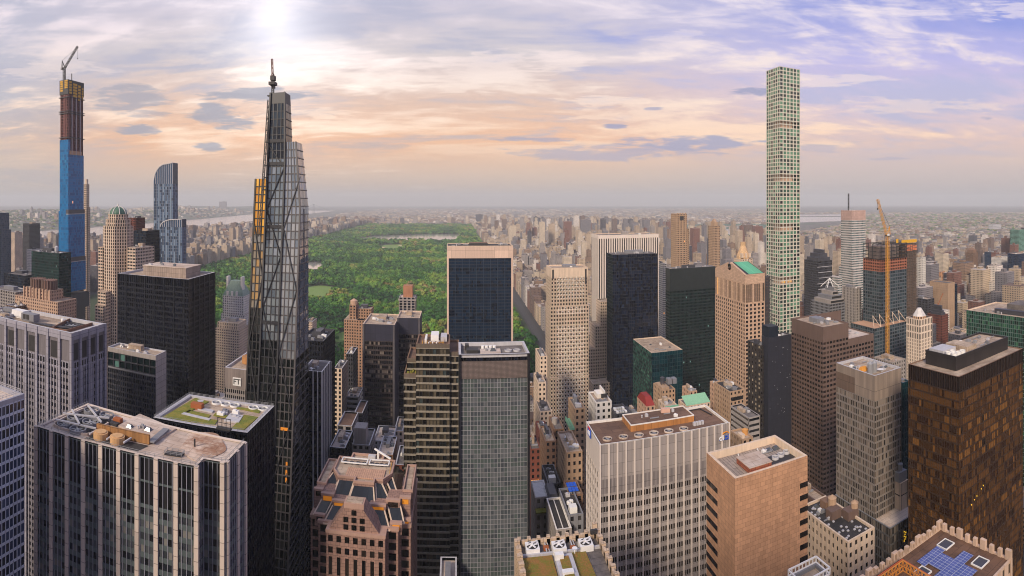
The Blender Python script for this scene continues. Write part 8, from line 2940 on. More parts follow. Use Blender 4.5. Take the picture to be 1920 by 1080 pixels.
# ============================================================ filler blocks
def city_mat():
    m, t, p = new_mat('city_masonry')
    col = t.add('ShaderNodeAttribute', attribute_name='col').outputs['Color']
    uv = t.sep(t.add('ShaderNodeUVMap').outputs[0])
    geo = t.add('ShaderNodeNewGeometry')
    nz = t.math('ABSOLUTE', t.sep(geo.outputs['Normal'])[2])
    fu, fv = t.math('FRACT', t.math('DIVIDE', uv[0], 3.1)), t.math('FRACT', t.math('DIVIDE', uv[1], 3.4))
    wn_ = t.math('MULTIPLY', t.math('MULTIPLY', t.math('GREATER_THAN', fu, .3), t.math('LESS_THAN', fu, .74)), t.math('MULTIPLY', t.math('GREATER_THAN', fv, .28), t.math('LESS_THAN', fv, .76)))
    wn_ = t.math('MULTIPLY', wn_, t.math('LESS_THAN', nz, .5))
    cell = t.add('ShaderNodeTexWhiteNoise', noise_dimensions='2D')
    t.put(cell.inputs['Vector'], t.comb(t.math('FLOOR', t.math('DIVIDE', uv[0], 3.1)), t.math('FLOOR', t.math('DIVIDE', uv[1], 3.4)), 0.0))
    wc = t.ramp(cell.outputs['Value'], [(0, rgb(22, 24, 28)), (.5, rgb(44, 44, 46)), (.85, rgb(96, 92, 88))], 'CONSTANT')
    n = t.noise(geo.outputs['Position'], .05, 5.0, .65)
    base = t.add('ShaderNodeVectorMath', operation='SCALE')
    t.put(base.inputs[0], col)
    t.put(base.inputs['Scale'], t.math('ADD', .65, t.math('MULTIPLY', n, .7)))
    t.put(p.inputs['Base Color'], t.mix(wn_, base.outputs[0], wc))
    p.inputs['Roughness'].default_value = .85
    return m


CITY = city_mat()
Q = np.array([(0, 1, 5, 4), (1, 2, 6, 5), (2, 3, 7, 6), (3, 0, 4, 7), (4, 5, 6, 7)], dtype=np.int32)


def city_mesh(name, boxes, off=(0, 0, 0)):
    """boxes: rows x0, x1, y0, y1, z0, z1, wall rgb, roof rgb."""
    Bx = np.array(boxes, dtype=np.float64)
    n = len(Bx)
    x0, x1, y0, y1, z0, z1 = Bx[:, :6].T
    V = np.stack([np.stack(c, 1) for c in ((x0, y0, z0), (x1, y0, z0), (x1, y1, z0), (x0, y1, z0), (x0, y0, z1), (x1, y0, z1), (x1, y1, z1), (x0, y1, z1))], 1)
    V = V - np.array(off)
    F_ = (np.arange(n)[:, None, None] * 8 + Q[None]).reshape(-1, 4)
    me = D.meshes.new(name)
    me.vertices.add(n * 8)
    me.vertices.foreach_set('co', V.reshape(-1).astype(np.float32))
    me.loops.add(F_.size)
    me.loops.foreach_set('vertex_index', F_.ravel())
    me.polygons.add(len(F_))
    me.polygons.foreach_set('loop_start', (np.arange(len(F_)) * 4).astype(np.int32))
    me.polygons.foreach_set('use_smooth', np.zeros(len(F_), dtype=bool))
    me.update(calc_edges=True)
    W_, H_, DZ = x1 - x0, y1 - y0, z1 - z0
    ph = (Bx[:, 0] * 7.3) % 60
    uv = np.zeros((n, 5, 4, 2))
    for k, ln in enumerate((W_, H_, W_, H_)):
        uv[:, k, :, 0] = ph[:, None] + np.stack([0 * ln, ln, ln, 0 * ln], 1)
        uv[:, k, :, 1] = np.stack([0 * DZ, 0 * DZ, DZ, DZ], 1)
    L = me.uv_layers.new(name='UVMap')
    L.data.foreach_set('uv', uv.reshape(-1).astype(np.float32))
    col = np.ones((n, 5, 4))
    col[:, :4, :3] = Bx[:, None, 6:9]
    col[:, 4, :3] = Bx[:, 9:12]
    at = me.attributes.new('col', 'FLOAT_COLOR', 'FACE')
    at.data.foreach_set('color', col.reshape(-1).astype(np.float32))
    me.materials.append(CITY)
    return me


PAL = [((186, 166, 142), 'beige'), ((170, 150, 128), 'beige'), ((200, 184, 162), 'cream'), ((142, 116, 96), 'brown'), ((114, 94, 84), 'brown'), ((124, 86, 74), 'red brown'), ((150, 142, 138), 'grey'), ((120, 116, 120), 'grey'), ((216, 206, 196), 'white'), ((74, 72, 80), 'dark')]
PALW = {'ues': (.24, .16, .18, .08, .05, .03, .12, .06, .06, .02), 'uws': (.2, .18, .12, .12, .08, .06, .12, .06, .04, .02), 'mid': (.14, .14, .12, .1, .06, .04, .14, .12, .08, .06), 'low': (.14, .12, .12, .1, .08, .06, .18, .1, .08, .02)}
ROOFS = [(120, 110, 104), (150, 136, 124), (88, 82, 80), (176, 164, 152), (104, 84, 72)]


def linrgb(c):
    return tuple(lin(v) for v in c)


FILL = []      # dict per building


def blocked(x0, x1, y0, y1):
    for a, b, c, d in HERO_PLANS:
        if x0 < b and x1 > a and y0 < d and y1 > c:
            return True
    return False


SKYPX = [-200, 0, 100, 180, 350, 480, 600, 660, 760, 880, 1000, 1100, 1250, 1440, 1500, 1600, 1700, 1800, 1920, 2100]
SKYPY = [424, 428, 430, 434, 418, 412, 404, 402, 400, 398, 400, 402, 402, 412, 432, 436, 430, 428, 440, 440]


def add_fill(x, y, w_, d_, h, reg, zb=0.0, cap=True):
    if cap:
        px = X0 + F * math.atan2(x, y)
        if px < -150 or px > 2070:
            return
        lim = np.interp(px, SKYPX, SKYPY) + RS.random() ** .5 * 10
        dd = math.hypot(x, y)
        h = min(h, EYE - (lim - Y0) / F * dd - zb)
        if h < 8:
            h = 8 + RS.random() * 6
    k = RS.choices(range(10), PALW[reg])[0]
    if h > 75 and reg != 'low' and RS.random() < .25:
        k = RS.choice((7, 9, 6, 5))
    FILL.append(dict(x=x, y=y, w=w_, d=d_, h=h, k=k, reg=reg, zb=zb, r=RS.random()))


RS = random.Random(23)
# Upper East Side
y = 800.0
while y < 5900:
    far = y > 2600
    dy = 34 if not far else 46
    x = 172.0
    while x < 1700:
        w_ = RS.uniform(14, 26) if not far else RS.uniform(20, 40)
        ave = min(abs(x + w_ / 2 - a) for a in (172, 315, 460, 600, 740, 930, 1120, 1320, 1500))
        h = RS.uniform(14, 24)
        if ave < 34 or x < 200:
            h = RS.uniform(36, 62)
            if RS.random() < .16 and x > 240:
                h = RS.uniform(70, 135)
            if x > 900 and RS.random() < .2:
                h = RS.uniform(80, 150)
        elif RS.random() < .12:
            h = RS.uniform(30, 60)
        if RS.random() < .96 and not blocked(x, x + w_, y, y + dy):
            add_fill(x + w_ / 2, y + dy / 2, w_ - .8, dy - RS.uniform(4, 10), h, 'ues')
        x += w_ + (12 if ave < 18 else RS.choice((0, 0, 0, 3)))
    y += dy + (14 if int(y / (dy * 2)) % 2 else 4)
# Upper West Side
y = 780.0
while y < 7600:
    far = y > 3000
    dy = 40 if not far else 56
    x = -2120.0
    while x < -955:
        w_ = RS.uniform(18, 32) if not far else RS.uniform(26, 50)
        h = RS.uniform(16, 30)
        if RS.random() < .42:
            h = RS.uniform(40, 62)
        if RS.random() < .1:
            h = RS.uniform(70, 115)
        if x > -1010:
            h = RS.uniform(45, 80)
        if not blocked(x, x + w_, y, y + dy):
            add_fill(x + w_ / 2, y + dy / 2, w_ - .8, dy - RS.uniform(5, 12), h, 'uws')
        x += w_ + RS.choice((0, 0, 4, 12))
    y += dy + RS.choice((4, 14))
# West midtown to the river
for k in range(900):
    x, y = RS.uniform(-2100, -640), RS.uniform(260, 780)
    w_, d_ = RS.uniform(18, 36), RS.uniform(18, 36)
    if blocked(x - w_ / 2, x + w_ / 2, y - d_ / 2, y + d_ / 2):
        continue
    add_fill(x, y, w_, d_, RS.choice((RS.uniform(14, 30), RS.uniform(20, 60), RS.uniform(40, 90) if x > -1300 else RS.uniform(12, 25))), 'mid')
# east midtown
for k in range(1500):
    x, y = RS.uniform(520, 1900), RS.uniform(300, 900)
    w_, d_ = RS.uniform(20, 36), RS.uniform(20, 36)
    if blocked(x - w_ / 2, x + w_ / 2, y - d_ / 2, y + d_ / 2):
        continue
    px = X0 + F * math.atan2(x, y)
    h = RS.choice((RS.uniform(20, 50), RS.uniform(30, 90), RS.uniform(60, 140)))
    dd = math.hypot(x, y)
    h = min(h, EYE - (np.interp(px, (1400, 1500, 1600, 1700, 1800, 1920), (540, 520, 470, 450, 445, 470)) + 130 * RS.random() - Y0) / F * dd * (1.0 if dd < 1100 else .8))
    add_fill(x, y, w_, d_, max(12, h), 'mid')
# canyon floor fillers
for k in range(1400):
    x, y = RS.uniform(-640, 700), RS.uniform(215, 770)
    w_, d_ = RS.uniform(14, 28), RS.uniform(16, 30)
    if blocked(x - w_ / 2, x + w_ / 2, y - d_ / 2, y + d_ / 2) or min(abs(x - a) for a in AVES) < 10 + w_ / 2:
        continue
    add_fill(x, y, w_, d_, RS.uniform(14, 34), 'mid', cap=False)
# Harlem, the Bronx and beyond
for k in range(6500):
    d = 5900 * (2.9 ** RS.random())
    a = RS.uniform(-.22, .62)
    x, y = d * math.sin(a), d * math.cos(a)
    if x < -2300 or (y < 5800 and x < 1700):
        continue
    s = RS.uniform(24, 60) * (d / 7000) ** .5
    h = RS.choice((RS.uniform(12, 24), RS.uniform(12, 26), RS.uniform(18, 40)))
    if RS.random() < .05:
        h = RS.uniform(45, 95)
    add_fill(x, y, s, s * RS.uniform(.6, 1.4), h, 'low')
# Queens
for k in range(9500):
    d = 1800 * (6.5 ** RS.random())
    a = RS.uniform(.52, 1.12)
    x, y = d * math.sin(a), d * math.cos(a)
    if x < 1750 and y > 600:
        continue
    px, py = X0 + F * a, Y0 + F * EYE / d
    if inside(px, py, ((1120, 404), (1600, 401), (1600, 418), (1460, 442), (1180, 440))):
        continue
    s = RS.uniform(12, 34) * (d / 3000) ** .45
    h = RS.choice((RS.uniform(7, 14), RS.uniform(9, 18), RS.uniform(12, 30)))
    if RS.random() < .04:
        h = RS.uniform(35, 70)
    add_fill(x, y, s, s * RS.uniform(.6, 1.4), h, 'low')
# across the river
for k in range(2600):
    y = RS.uniform(1500, 10500)
    x = -3350 - max(0, (y - 3500)) * .075 - RS.uniform(20, 3300)
    s = RS.uniform(14, 36) * (1 + y / 9000)
    h = RS.choice((RS.uniform(6, 12), RS.uniform(8, 16), RS.uniform(10, 24)))
    if RS.random() < .03:
        h = RS.uniform(35, 80)
    add_fill(x, y, s, s * RS.uniform(.6, 1.3), h, 'low', ridge_z(x, y), cap=False)
# fixed far towers that stand out
FAR = [('dark blue slab tower at the far end of the park', 892, 905, 402, 5900, 9), ('dark brown tower among the far eastern blocks', 941, 951, 411, 4600, 4), ('white tower with a notched crown far beyond the striped slab', 1077, 1086, 404, 3300, 8),
       ('brown tower beside the far white notched one', 1058, 1072, 415, 3100, 5), ('blue grey pair of slabs far over the cream diamond tower', 1090, 1108, 412, 3200, 7), ('grey box tower high on the ridge across the river', 411, 424, 378, 11000, 7),
       ('dark slab far behind the white striped tower', 1128, 1136, 411, 3000, 9), ('grey apartment slab over the black sawtooth tower', 1207, 1219, 412, 2900, 7), ('red brown tower just past the tall tan lantern tower', 1300, 1312, 428, 1900, 5), ('dark red slab far beside the white grid supertall', 1397, 1412, 421, 2400, 4),
       ('pair of brown slabs just before the white grid supertall', 1416, 1430, 424, 2300, 5), ('beige tower behind the slim cream tower', 1030, 1041, 420, 2600, 0), ('tall beige block midway along the eastern blocks', 1012, 1022, 416, 2500, 2), ('broad grey slab beside the dark brown far tower', 925, 940, 413, 4700, 6)]

H2, W2 = 540, 960
occ = np.zeros((H2, W2), dtype=bool)


def rect_of(x0, x1, y0, y1, z1):
    ps = [X0 + F * math.atan2(x, y) for x in (x0, x1) for y in (y0, y1)]
    d = math.hypot((x0 + x1) / 2, min(y0, y1))
    yt = Y0 + F * (EYE - z1) / d
    return min(ps) / 2, max(ps) / 2, yt / 2


events = []
for o in list(SC.objects):
    if o.parent is None and o.type == 'EMPTY' and o.get('category') and 'crane' not in o.name:
        zs_ = []
        xs_, ys_ = [], []
        for c in o.children:
            if c.type == 'MESH' and c.name.split('.')[0] in ('facade', 'glazing', 'roof', 'frame', 'wall', 'frame_side'):
                for b in c.bound_box:
                    xs_.append(b[0] + o.location.x + c.location.x)
                    ys_.append(b[1] + o.location.y + c.location.y)
                    zs_.append(b[2])
        if xs_:
            events.append((math.hypot(o.location.x, o.location.y), rect_of(min(xs_), max(xs_), min(ys_), max(ys_), max(zs_)), None))
for i, f in enumerate(FILL):
    events.append((math.hypot(f['x'], f['y']), rect_of(f['x'] - f['w'] / 2, f['x'] + f['w'] / 2, f['y'] - f['d'] / 2, f['y'] + f['d'] / 2, f['h'] + f['zb']), i))
events.sort(key=lambda e: e[0])
seen_area = {}
HORIZ = np.full(W2, H2)
for d, (a, b, t_), i in events:
    a_, b_ = max(0, int(a)), min(W2, int(math.ceil(b)))
    if b_ <= a_:
        continue
    t2 = max(0, int(t_))
    colh = HORIZ[a_:b_]
    vis = np.clip(colh - t2, 0, None).sum()
    if i is not None:
        base_y = (Y0 + F * (EYE - FILL[i]['zb']) / d) / 2
        seen_area[i] = min(vis, max(1, base_y - t2) * (b_ - a_))
    np.minimum(colh, t2, out=colh)
order = sorted(seen_area, key=lambda i: -seen_area[i])
solo = [i for i in order[:275] if seen_area[i] > 1]


def fill_boxes(f):
    c = linrgb(PAL[f['k']][0])
    r = linrgb(ROOFS[int(f['r'] * 5) % 5])
    x0, x1, y0, y1 = f['x'] - f['w'] / 2, f['x'] + f['w'] / 2, f['y'] - f['d'] / 2, f['y'] + f['d'] / 2
    h, zb = f['h'], f['zb']
    out = []
    rr = f['r']
    if h > 45 and rr < .45 and f['w'] > 15:
        hs = h * (.72 + .2 * rr)
        out.append((x0, x1, y0, y1, zb - 2, zb + hs, *c, *r))
        k = .14
        out.append((x0 + f['w'] * k, x1 - f['w'] * k, y0 + f['d'] * k, y1 - f['d'] * k, zb + hs, zb + h, *c, *r))
        x0, x1, y0, y1 = x0 + f['w'] * k, x1 - f['w'] * k, y0 + f['d'] * k, y1 - f['d'] * k
    else:
        out.append((x0, x1, y0, y1, zb - 2, zb + h, *c, *r))
    if f['reg'] != 'low' or h > 30:
        a, b = x0 + (x1 - x0) * (.15 + .4 * rr), y0 + (y1 - y0) * (.2 + .3 * ((rr * 7) % 1))
        out.append((a, a + (x1 - x0) * .3, b, b + (y1 - y0) * .3, zb + h, zb + h + 3 + 3 * ((rr * 13) % 1), *(v * .9 for v in c), *r))
        if rr > .4:
            a, b = x0 + (x1 - x0) * .7, y0 + (y1 - y0) * (.1 + .6 * ((rr * 17) % 1))
            cc = linrgb((96, 78, 64))
            out.append((a, a + 3, b, b + 3, zb + h, zb + h + 4, *cc, *cc))
    return out


WHERE = {'ues': 'among the crowded blocks east of the park', 'uws': 'among the crowded blocks between park and river', 'mid': 'squeezed between the midtown towers', 'low': 'in the low sprawl toward the horizon'}
for i in solo:
    f = FILL[i]
    tall = 'tall' if f['h'] > 60 else ('mid height' if f['h'] > 30 else 'low')
    me = city_mesh('apartment_block', fill_boxes(f), (f['x'], f['y'], 0))
    o = link('apartment_block', me)
    o.location = (f['x'], f['y'], 0)
    cn = PAL[f['k']][1]
    tag(o, '%s %s block %s' % (tall, cn, WHERE[f['reg']]), 'building', '%s %s blocks %s' % (tall, cn, WHERE[f['reg']]))
ss = set(solo)
# unseen towers added south of and under the viewing deck to shade the canyons and show in the glass
SOUTH = [(-95, 14, -46, -2, 0, 257), (-150, -100, -60, -20, 0, 120), (30, 90, -90, -20, 0, 140), (110, 150, -70, -10, 0, 70), (180, 235, -80, -16, 0, 200), (270, 330, -90, -20, 0, 150), (-260, -170, -90, -20, 0, 190), (-380, -290, -90, -30, 0, 170), (-240, -170, -200, -130, 0, 200), (-110, -40, -210, -130, 0, 160), (10, 80, -220, -140, 0, 130), (120, 190, -210, -130, 0, 180), (240, 320, -210, -130, 0, 190), (380, 450, -150, -60, 0, 210), (-500, -420, -160, -70, 0, 180), (-360, -290, -320, -240, 0, 200), (-180, -90, -340, -250, 0, 210), (60, 150, -350, -260, 0, 190)]
o = link('southern_towers', city_mesh('southern_towers', [(*b, *linrgb(PAL[i % 10][0]), *linrgb(ROOFS[i % 5])) for i, b in enumerate(SOUTH)]))
tag(o, 'mass of unseen midtown towers standing under and behind the viewing deck', 'city blocks', kind='stuff')
rest = [b for i, f in enumerate(FILL) if i not in ss for b in fill_boxes(f)]
o = link('distant_city', city_mesh('distant_city', rest))
tag(o, 'mass of small city blocks stretching to the hazy horizon', 'city blocks', kind='stuff')
for lab, xl, xr, y, u0, k in FAR:
    x0, x1 = cx(xl, u0), cx(xr, u0)
    h = zt((xl + xr) / 2, y, u0)
    f = dict(x=(x0 + x1) / 2, y=u0 + 15, w=x1 - x0, d=30, h=h, k=k, r=.7, zb=0, reg='mid')
    me = city_mesh('far_tower', fill_boxes(f), (f['x'], f['y'], 0))
    o = link('far_tower', me)
    o.location = (f['x'], f['y'], 0)
    tag(o, lab, 'tower')

# ============================================================ trees
leaf, lt, lp = new_mat('leaves')
ra = lt.add('ShaderNodeAttribute', attribute_name='rnd').outputs['Fac']
lc = lt.ramp(ra, [(0, rgb(42, 80, 44)), (.3, rgb(58, 102, 44)), (.55, rgb(84, 126, 48)), (.75, rgb(112, 138, 54)), (.9, rgb(128, 130, 68)), (1, rgb(138, 116, 78))])
lpos = lt.add('ShaderNodeNewGeometry').outputs['Position']
ls = lt.add('ShaderNodeVectorMath', operation='SCALE')
lt.put(ls.inputs[0], lc)
lt.put(ls.inputs['Scale'], lt.math('ADD', .5, lt.math('MULTIPLY', lt.noise(lpos, .4, 4.0, .7), 1.1)))
lt.put(lp.inputs['Base Color'], ls.outputs[0])
lp.inputs['Roughness'].default_value = .8
lp.inputs['Specular IOR Level'].default_value = .2
bark = plain('bark', (74, 60, 48), .9)


def crown_geo(seed, nleaf, nl, leaf_s):
    """Crown of unit radius: lobes packed with small tilted leaf clumps; returns verts (n,4,3)."""
    r = np.random.default_rng(seed)
    lobes = [(r.normal(0, .34), r.normal(0, .34), r.uniform(.35, 1.15), r.uniform(.42, .62)) for _ in range(nl)]
    out = []
    for _ in range(nleaf):
        lx, ly, lz, lr = lobes[r.integers(nl)]
        v = r.normal(size=3)
        v /= np.linalg.norm(v)
        v[2] = abs(v[2]) * .9 + v[2] * .1
        rad = lr * r.uniform(.7, 1.08)
        c = np.array([lx, ly, lz]) + v * rad * np.array([1, 1, .8])
        nn = v + r.normal(0, .45, 3)
        nn /= np.linalg.norm(nn)
        a = np.cross(nn, r.normal(size=3))
        a /= np.linalg.norm(a)
        b = np.cross(nn, a)
        s = leaf_s * r.uniform(.6, 1.3)
        out.append([c - a * s - b * s * .7, c + a * s - b * s * .6, c + a * s * .8 + b * s, c - a * s * .7 + b * s * .8])
    return np.array(out)


def quads_mesh(name, Vq, rnd, mat):
    n = len(Vq)
    me = D.meshes.new(name)
    me.vertices.add(n * 4)
    me.vertices.foreach_set('co', Vq.reshape(-1).astype(np.float32))
    me.loops.add(n * 4)
    me.loops.foreach_set('vertex_index', np.arange(n * 4, dtype=np.int32))
    me.polygons.add(n)
    me.polygons.foreach_set('loop_start', (np.arange(n) * 4).astype(np.int32))
    me.polygons.foreach_set('use_smooth', np.zeros(n, dtype=bool))
    me.update(calc_edges=True)
    at = me.attributes.new('rnd', 'FLOAT', 'FACE')
    at.data.foreach_set('value', rnd.astype(np.float32))
    me.materials.append(mat)
    return me


spots = []
rg = np.random.default_rng(3)
yy = 782.0
while yy < 5650:
    st_p = 17.0 if yy < 1500 else (20.0 if yy < 2600 else 26.0)
    xx = -925.0
    while xx < 142:
        x, y = xx + rg.uniform(-.45, .45) * st_p, yy + rg.uniform(-.45, .45) * st_p
        a = math.atan2(x, y)
        px = X0 + F * a
        d = math.hypot(x, y)
        xx += st_p
        if px < 380 or px > 1060:
            continue
        if 480 < px < 570 or 846 < px < 958 and d < 2600:
            continue
        py = Y0 + F * EYE / d
        pyt = Y0 + F * (EYE - 13) / d
        if any(inside(px, q, pl) for q in (py, pyt, (py + pyt) / 2) for pl in (RES, LAKE, MEADOW, GREATL)) or inside(px, pyt, CLEAR) or inside(px, py, CLEAR):
            continue
        nz_ = mnoise.noise((x * .006, y * .006, 1.0))
        if mnoise.noise((x * .02, y * .02, 7.0)) > .46 and d > 900:
            continue
        big = 1.4 + .35 * nz_ + rg.uniform(-.5, .5)
        spots.append((d, x, y, px, big * (st_p / 17) ** .8, min(.99, max(0, .42 + .75 * nz_ + rg.uniform(-.24, .24)))))
    yy += st_p * .9
spots.sort()
NEAR = [s for s in spots if (575 < s[3] < 690 or 962 < s[3] < 1022 or 402 < s[3] < 412 or 455 < s[3] < 478 or 700 < s[3] < 746 or 780 < s[3] < 836) and Y0 + F * (EYE - 8) / s[0] < np.interp(s[3], (400, 480, 575, 628, 640, 690, 700, 746, 780, 836, 962, 1022), (606, 606, 640, 640, 668, 668, 600, 600, 612, 612, 668, 668))]
NEAR = NEAR[:290]
nset = {id(s) for s in NEAR}
crowns = []
trunks = []
for k in range(8):
    Vq = crown_geo(100 + k, 240, 8, .17)
    Vq[:, :, 2] += .25
    crowns.append(quads_mesh('crown', Vq * 6.2, np.full(len(Vq), k / 8), leaf))
    tm = MB()
    tm.cyl(0, 0, .45, 0, 5.5, 8, .25, False)
    for j in range(4):
        a = j * 1.6 + k
        tm.bar((0, 0, 3.6), (2.4 * math.cos(a), 2.4 * math.sin(a), 7.2), .3)
    trunks.append(tm.mesh('trunk', bark))
for j, s in enumerate(NEAR):
    t = thing('park_tree', 'leafy green park tree standing in the woodland behind the towers', 'tree', (s[1], s[2], .1), 'trees in the near part of the park')
    t.rotation_euler = (0, 0, s[1] * 3.1 % 6.28)
    t.scale = (s[4], s[4], s[4] * (.85 + .3 * ((s[1] * 1.7) % 1)))
    link('trunk', trunks[j % 8], t)
    link('crown', crowns[int(s[5] * 8)], t)
low_protos = {a: [crown_geo(500 + k, a, 5, ls_) for k in range(10)] for a, ls_ in ((150, .2), (60, .3), (26, .44))}
chunks, rr_ = [], []
for s in spots:
    if id(s) in nset:
        continue
    a = 150 if s[0] < 1350 else (60 if s[0] < 2400 else 26)
    P_ = low_protos[a][int(s[1] * 7 + s[2] * 3) % 10]
    th_ = s[1] * 2.3
    c_, s_ = math.cos(th_), math.sin(th_)
    sc_ = 6.4 * s[4]
    V_ = P_.copy()
    X_ = V_[:, :, 0] * c_ - V_[:, :, 1] * s_
    Y_ = V_[:, :, 0] * s_ + V_[:, :, 1] * c_
    V_ = np.stack([X_ * sc_ + s[1], Y_ * sc_ + s[2], V_[:, :, 2] * sc_ * .95 + 1.6], 2)
    chunks.append(V_)
    rr_.append(np.full(len(V_), s[5]))
wood = link('woodland', quads_mesh('woodland', np.concatenate(chunks), np.concatenate(rr_), leaf))
tag(wood, 'dense green woodland filling the great park', 'woodland', kind='stuff')
# a few trees down between the houses and at the edge of the far sprawl
for j, (px, py, z) in enumerate(((1003, 985, 0), (1012, 978, 0), (1022, 990, 0), (1008, 996, 0), (1018, 999, 0))):
    x, y = cx(px, 236), 236 + j
    zt_ = 0
    hh_ = zt(px, py, 236)
    t = thing('street_tree', 'leafy street tree in the gap between the glass tower and the grey roofed hall', 'tree', (x, y, .15), 'trees in the street gap')
    k_ = max(1.0, hh_ / 12.0)
    t.scale = (1.0, 1.0, k_)
    link('trunk', trunks[j], t)
    link('crown', crowns[j], t)
rgq = np.random.default_rng(8)
chunks, rr_ = [], []
for k in range(3000):
    d = 1900 * (5.5 ** rgq.random())
    a = rgq.uniform(.50, 1.1) if k % 3 else rgq.uniform(-.85, -.5)
    x, y = d * math.sin(a), d * math.cos(a)
    if a < 0:
        d = rgq.uniform(4700, 10500)
        x, y = d * math.sin(a), d * math.cos(a)
        if x > -3300 - max(0, y - 3500) * .075:
            continue
    px, py = X0 + F * a, Y0 + F * EYE / d
    if x > 0 and (x < 1750 and y > 600 or inside(px, py, ((1120, 404), (1600, 401), (1600, 418), (1460, 442), (1180, 440)))):
        continue
    P_ = low_protos[26][k % 10]
    sc_ = rgq.uniform(6, 12) * (d / 3000) ** .5
    z_ = ridge_z(x, y) if x < 0 else 0
    chunks.append(P_ * sc_ * np.array([1.3, 1.3, .7]) + np.array([x, y, z_]))
    rr_.append(np.full(len(P_), rgq.random()))
tr = link('far_foliage', quads_mesh('far_foliage', np.concatenate(chunks), np.concatenate(rr_), leaf))
tag(tr, 'far scattered trees between the low houses across the rivers', 'trees', kind='stuff')

# ============================================================ bridges, chimney
def bridge():
    d = 11000
    x, y = d * math.sin(az(588)), d * math.cos(az(588))
    t = thing('suspension_bridge', 'faint suspension bridge over the river at the hazy horizon', 'bridge', (x, y, 0))
    st_ = plain('bridge_steel', (110, 114, 120), .6)
    for dx in (0, -1000):
        part('bridge_tower', mbf(lambda m: (m.bar((x + dx - 14, y, 0), (x + dx - 10, y, 186), 9), m.bar((x + dx + 14, y, 0), (x + dx + 10, y, 186), 9), m.bar((x + dx - 12, y, 180), (x + dx + 12, y, 180), 9), m.bar((x + dx - 13, y, 70), (x + dx + 13, y, 70), 8))), st_, t)
    part('deck', mbf(lambda m: m.bar((x - 1300, y, 66), (x + 350, y, 66), 26, 8)), st_, t)

    def cab(m):
        pr = None
        for k in range(21):
            s = k / 20
            q = (x - 1000 * s, y, 80 + 104 * (2 * s - 1) ** 2)
            if pr:
                m.bar(pr, q, 4)
            pr = q
        m.bar((x, y, 184), (x + 300, y, 70), 4)
    part('cable', mbf(cab), st_, t)


bridge()


def viaduct():
    u0 = 4200
    x0, x1 = cx(1290, u0), cx(1420, u0)
    t = thing('railway_viaduct', 'long low arched viaduct crossing the far eastern water', 'bridge', ((x0 + x1) / 2, u0, 0))
    st_ = plain('viaduct_stone', (150, 140, 132), .8)
    part('deck', mbf(lambda m: m.box(x0, x1, u0, u0 + 16, 30, 37, True)), st_, t)
    n = 18
    for k in range(n):
        xx = x0 + (x1 - x0) * k / (n - 1)
        part('bridge_pier', mbf(lambda m: m.box(xx - 6, xx + 6, u0 + 2, u0 + 14, 0, 30)), st_, t)


viaduct()
u0 = 2600
xq = cx(1873, u0)
zq = zt(1873, 440, u0)
t = thing('chimney_stack', 'tall red and white banded chimney stack of a power station', 'chimney', (xq, u0, 0))
rw = (plain('stack_red', (170, 60, 50), .6), plain('stack_white', (214, 210, 206), .6), plain('stack_grey', (150, 146, 144), .7))
zz = 0
for k in range(6):
    z0_, z1_ = zq * k / 6, zq * (k + 1) / 6
    part('stack_section', mbf(lambda m: m.cyl(xq, u0, 6.5 - k * .5, z0_, z1_, 14, 6.0 - k * .5)), rw[2] if k < 3 else rw[(k + 0) % 2], t)
B = Bld('power_station', 'pale boxy power house standing at the banded chimney', 'power station', [(xq - 60, u0 + 20), (xq + 70, u0 + 20), (xq + 70, u0 + 70), (xq - 60, u0 + 70)])
B.tower(B.pts, 0, 52, style(M['pale_grey'], M['g_mid'], bay=10, fl=13, pf=.6, sf=.5))
B.roof(B.pts, 52.02, M['roof_grey'], 0)
B.done(0)

# parked cars and traffic glimpsed on the avenue behind the striped black framed tower
car_cols = [(28, 28, 32), (150, 150, 154), (196, 150, 30), (90, 24, 24), (220, 220, 220), (40, 52, 80)]


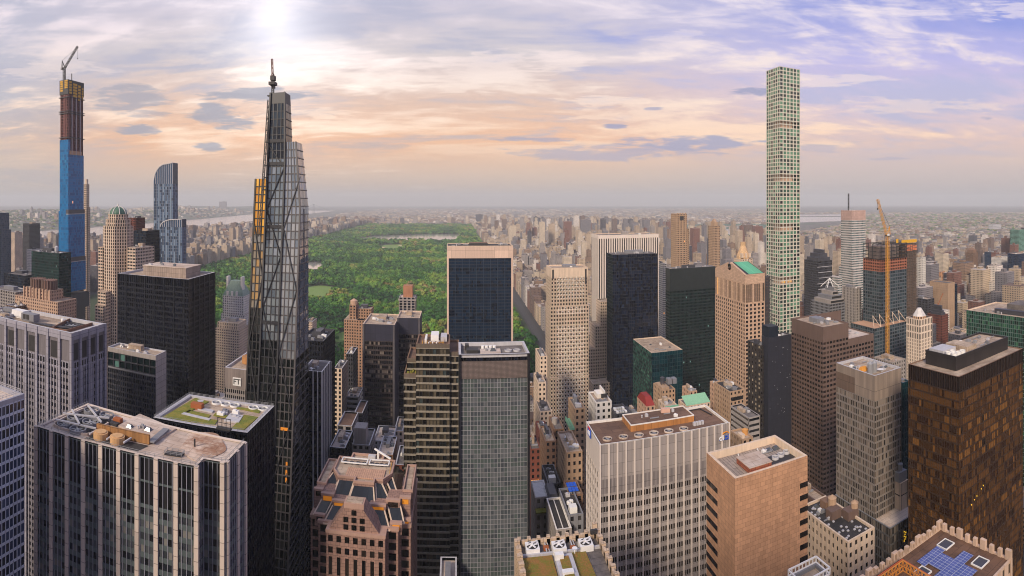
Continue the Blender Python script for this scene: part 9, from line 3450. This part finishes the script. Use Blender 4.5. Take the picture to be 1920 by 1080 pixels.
def car_protos():
    bm_ = MB()
    bm_.frustum([(-.9, -2.2), (.9, -2.2), (.9, 2.2), (-.9, 2.2)], [(-.86, -2.1), (.86, -2.1), (.86, 2.1), (-.86, 2.1)], .35, .95)
    cb = MB()
    cb.frustum([(-.82, -1.1), (.82, -1.1), (.82, 1.5), (-.82, 1.5)], [(-.66, -.6), (.66, -.6), (.66, 1.0), (-.66, 1.0)], .95, 1.45)
    wh = []
    for sx_ in (-1, 1):
        for sy_ in (-1, 1):
            m = MB()
            m.bar((sx_ * .75, sy_ * 1.35, .34), (sx_ * .95, sy_ * 1.35, .34), .66)
            wh.append(m)
    return bm_, cb, wh


bm_, cb, wh = car_protos()
cabm = cb.mesh('cabin', M['g_black'])
whm_ = [m.mesh('wheel', M['dark_gear']) for m in wh]
bods = [bm_.mesh('body', plain('car_paint_%d' % i, c, .3)) for i, c in enumerate(car_cols)]
cn = ['black', 'silver', 'yellow', 'dark red', 'white', 'navy']
for k in range(24):
    lane = (k % 4) * 3 - 4.5
    y = 520 + (k // 4) * 42 + (k * 37 % 17)
    t = thing('parked_car', '%s car on the avenue beside the park edge' % cn[k % 6], 'car', (158 + lane, y, .01), '%s cars on the avenue' % cn[k % 6])
    link('body', bods[k % 6], t)
    link('cabin', cabm, t)
    for w__ in whm_:
        link('wheel', w__, t)

# ============================================================ haze
hz = MB()
hz.box(-25500, 25500, -25500, 25500, -1.5, 560, True)
hm, ht_, hp_ = D.materials.new('haze'), None, None
hm.use_nodes = True
hm.node_tree.nodes.clear()
hn = NT(hm.node_tree)
ho = hn.add('ShaderNodeOutputMaterial')
pvn = hn.add('ShaderNodeVolumePrincipled')
pvn.inputs['Color'].default_value = (.92, .95, .94, 1)
pvn.inputs['Density'].default_value = 7.4e-5
pvn.inputs['Anisotropy'].default_value = 0.0
hn.l.new(pvn.outputs[0], ho.inputs['Volume'])
h_o = link('haze', hz.mesh('haze', hm))
tag(h_o, 'thin grey lavender haze lying over the whole city', 'haze', kind='stuff')
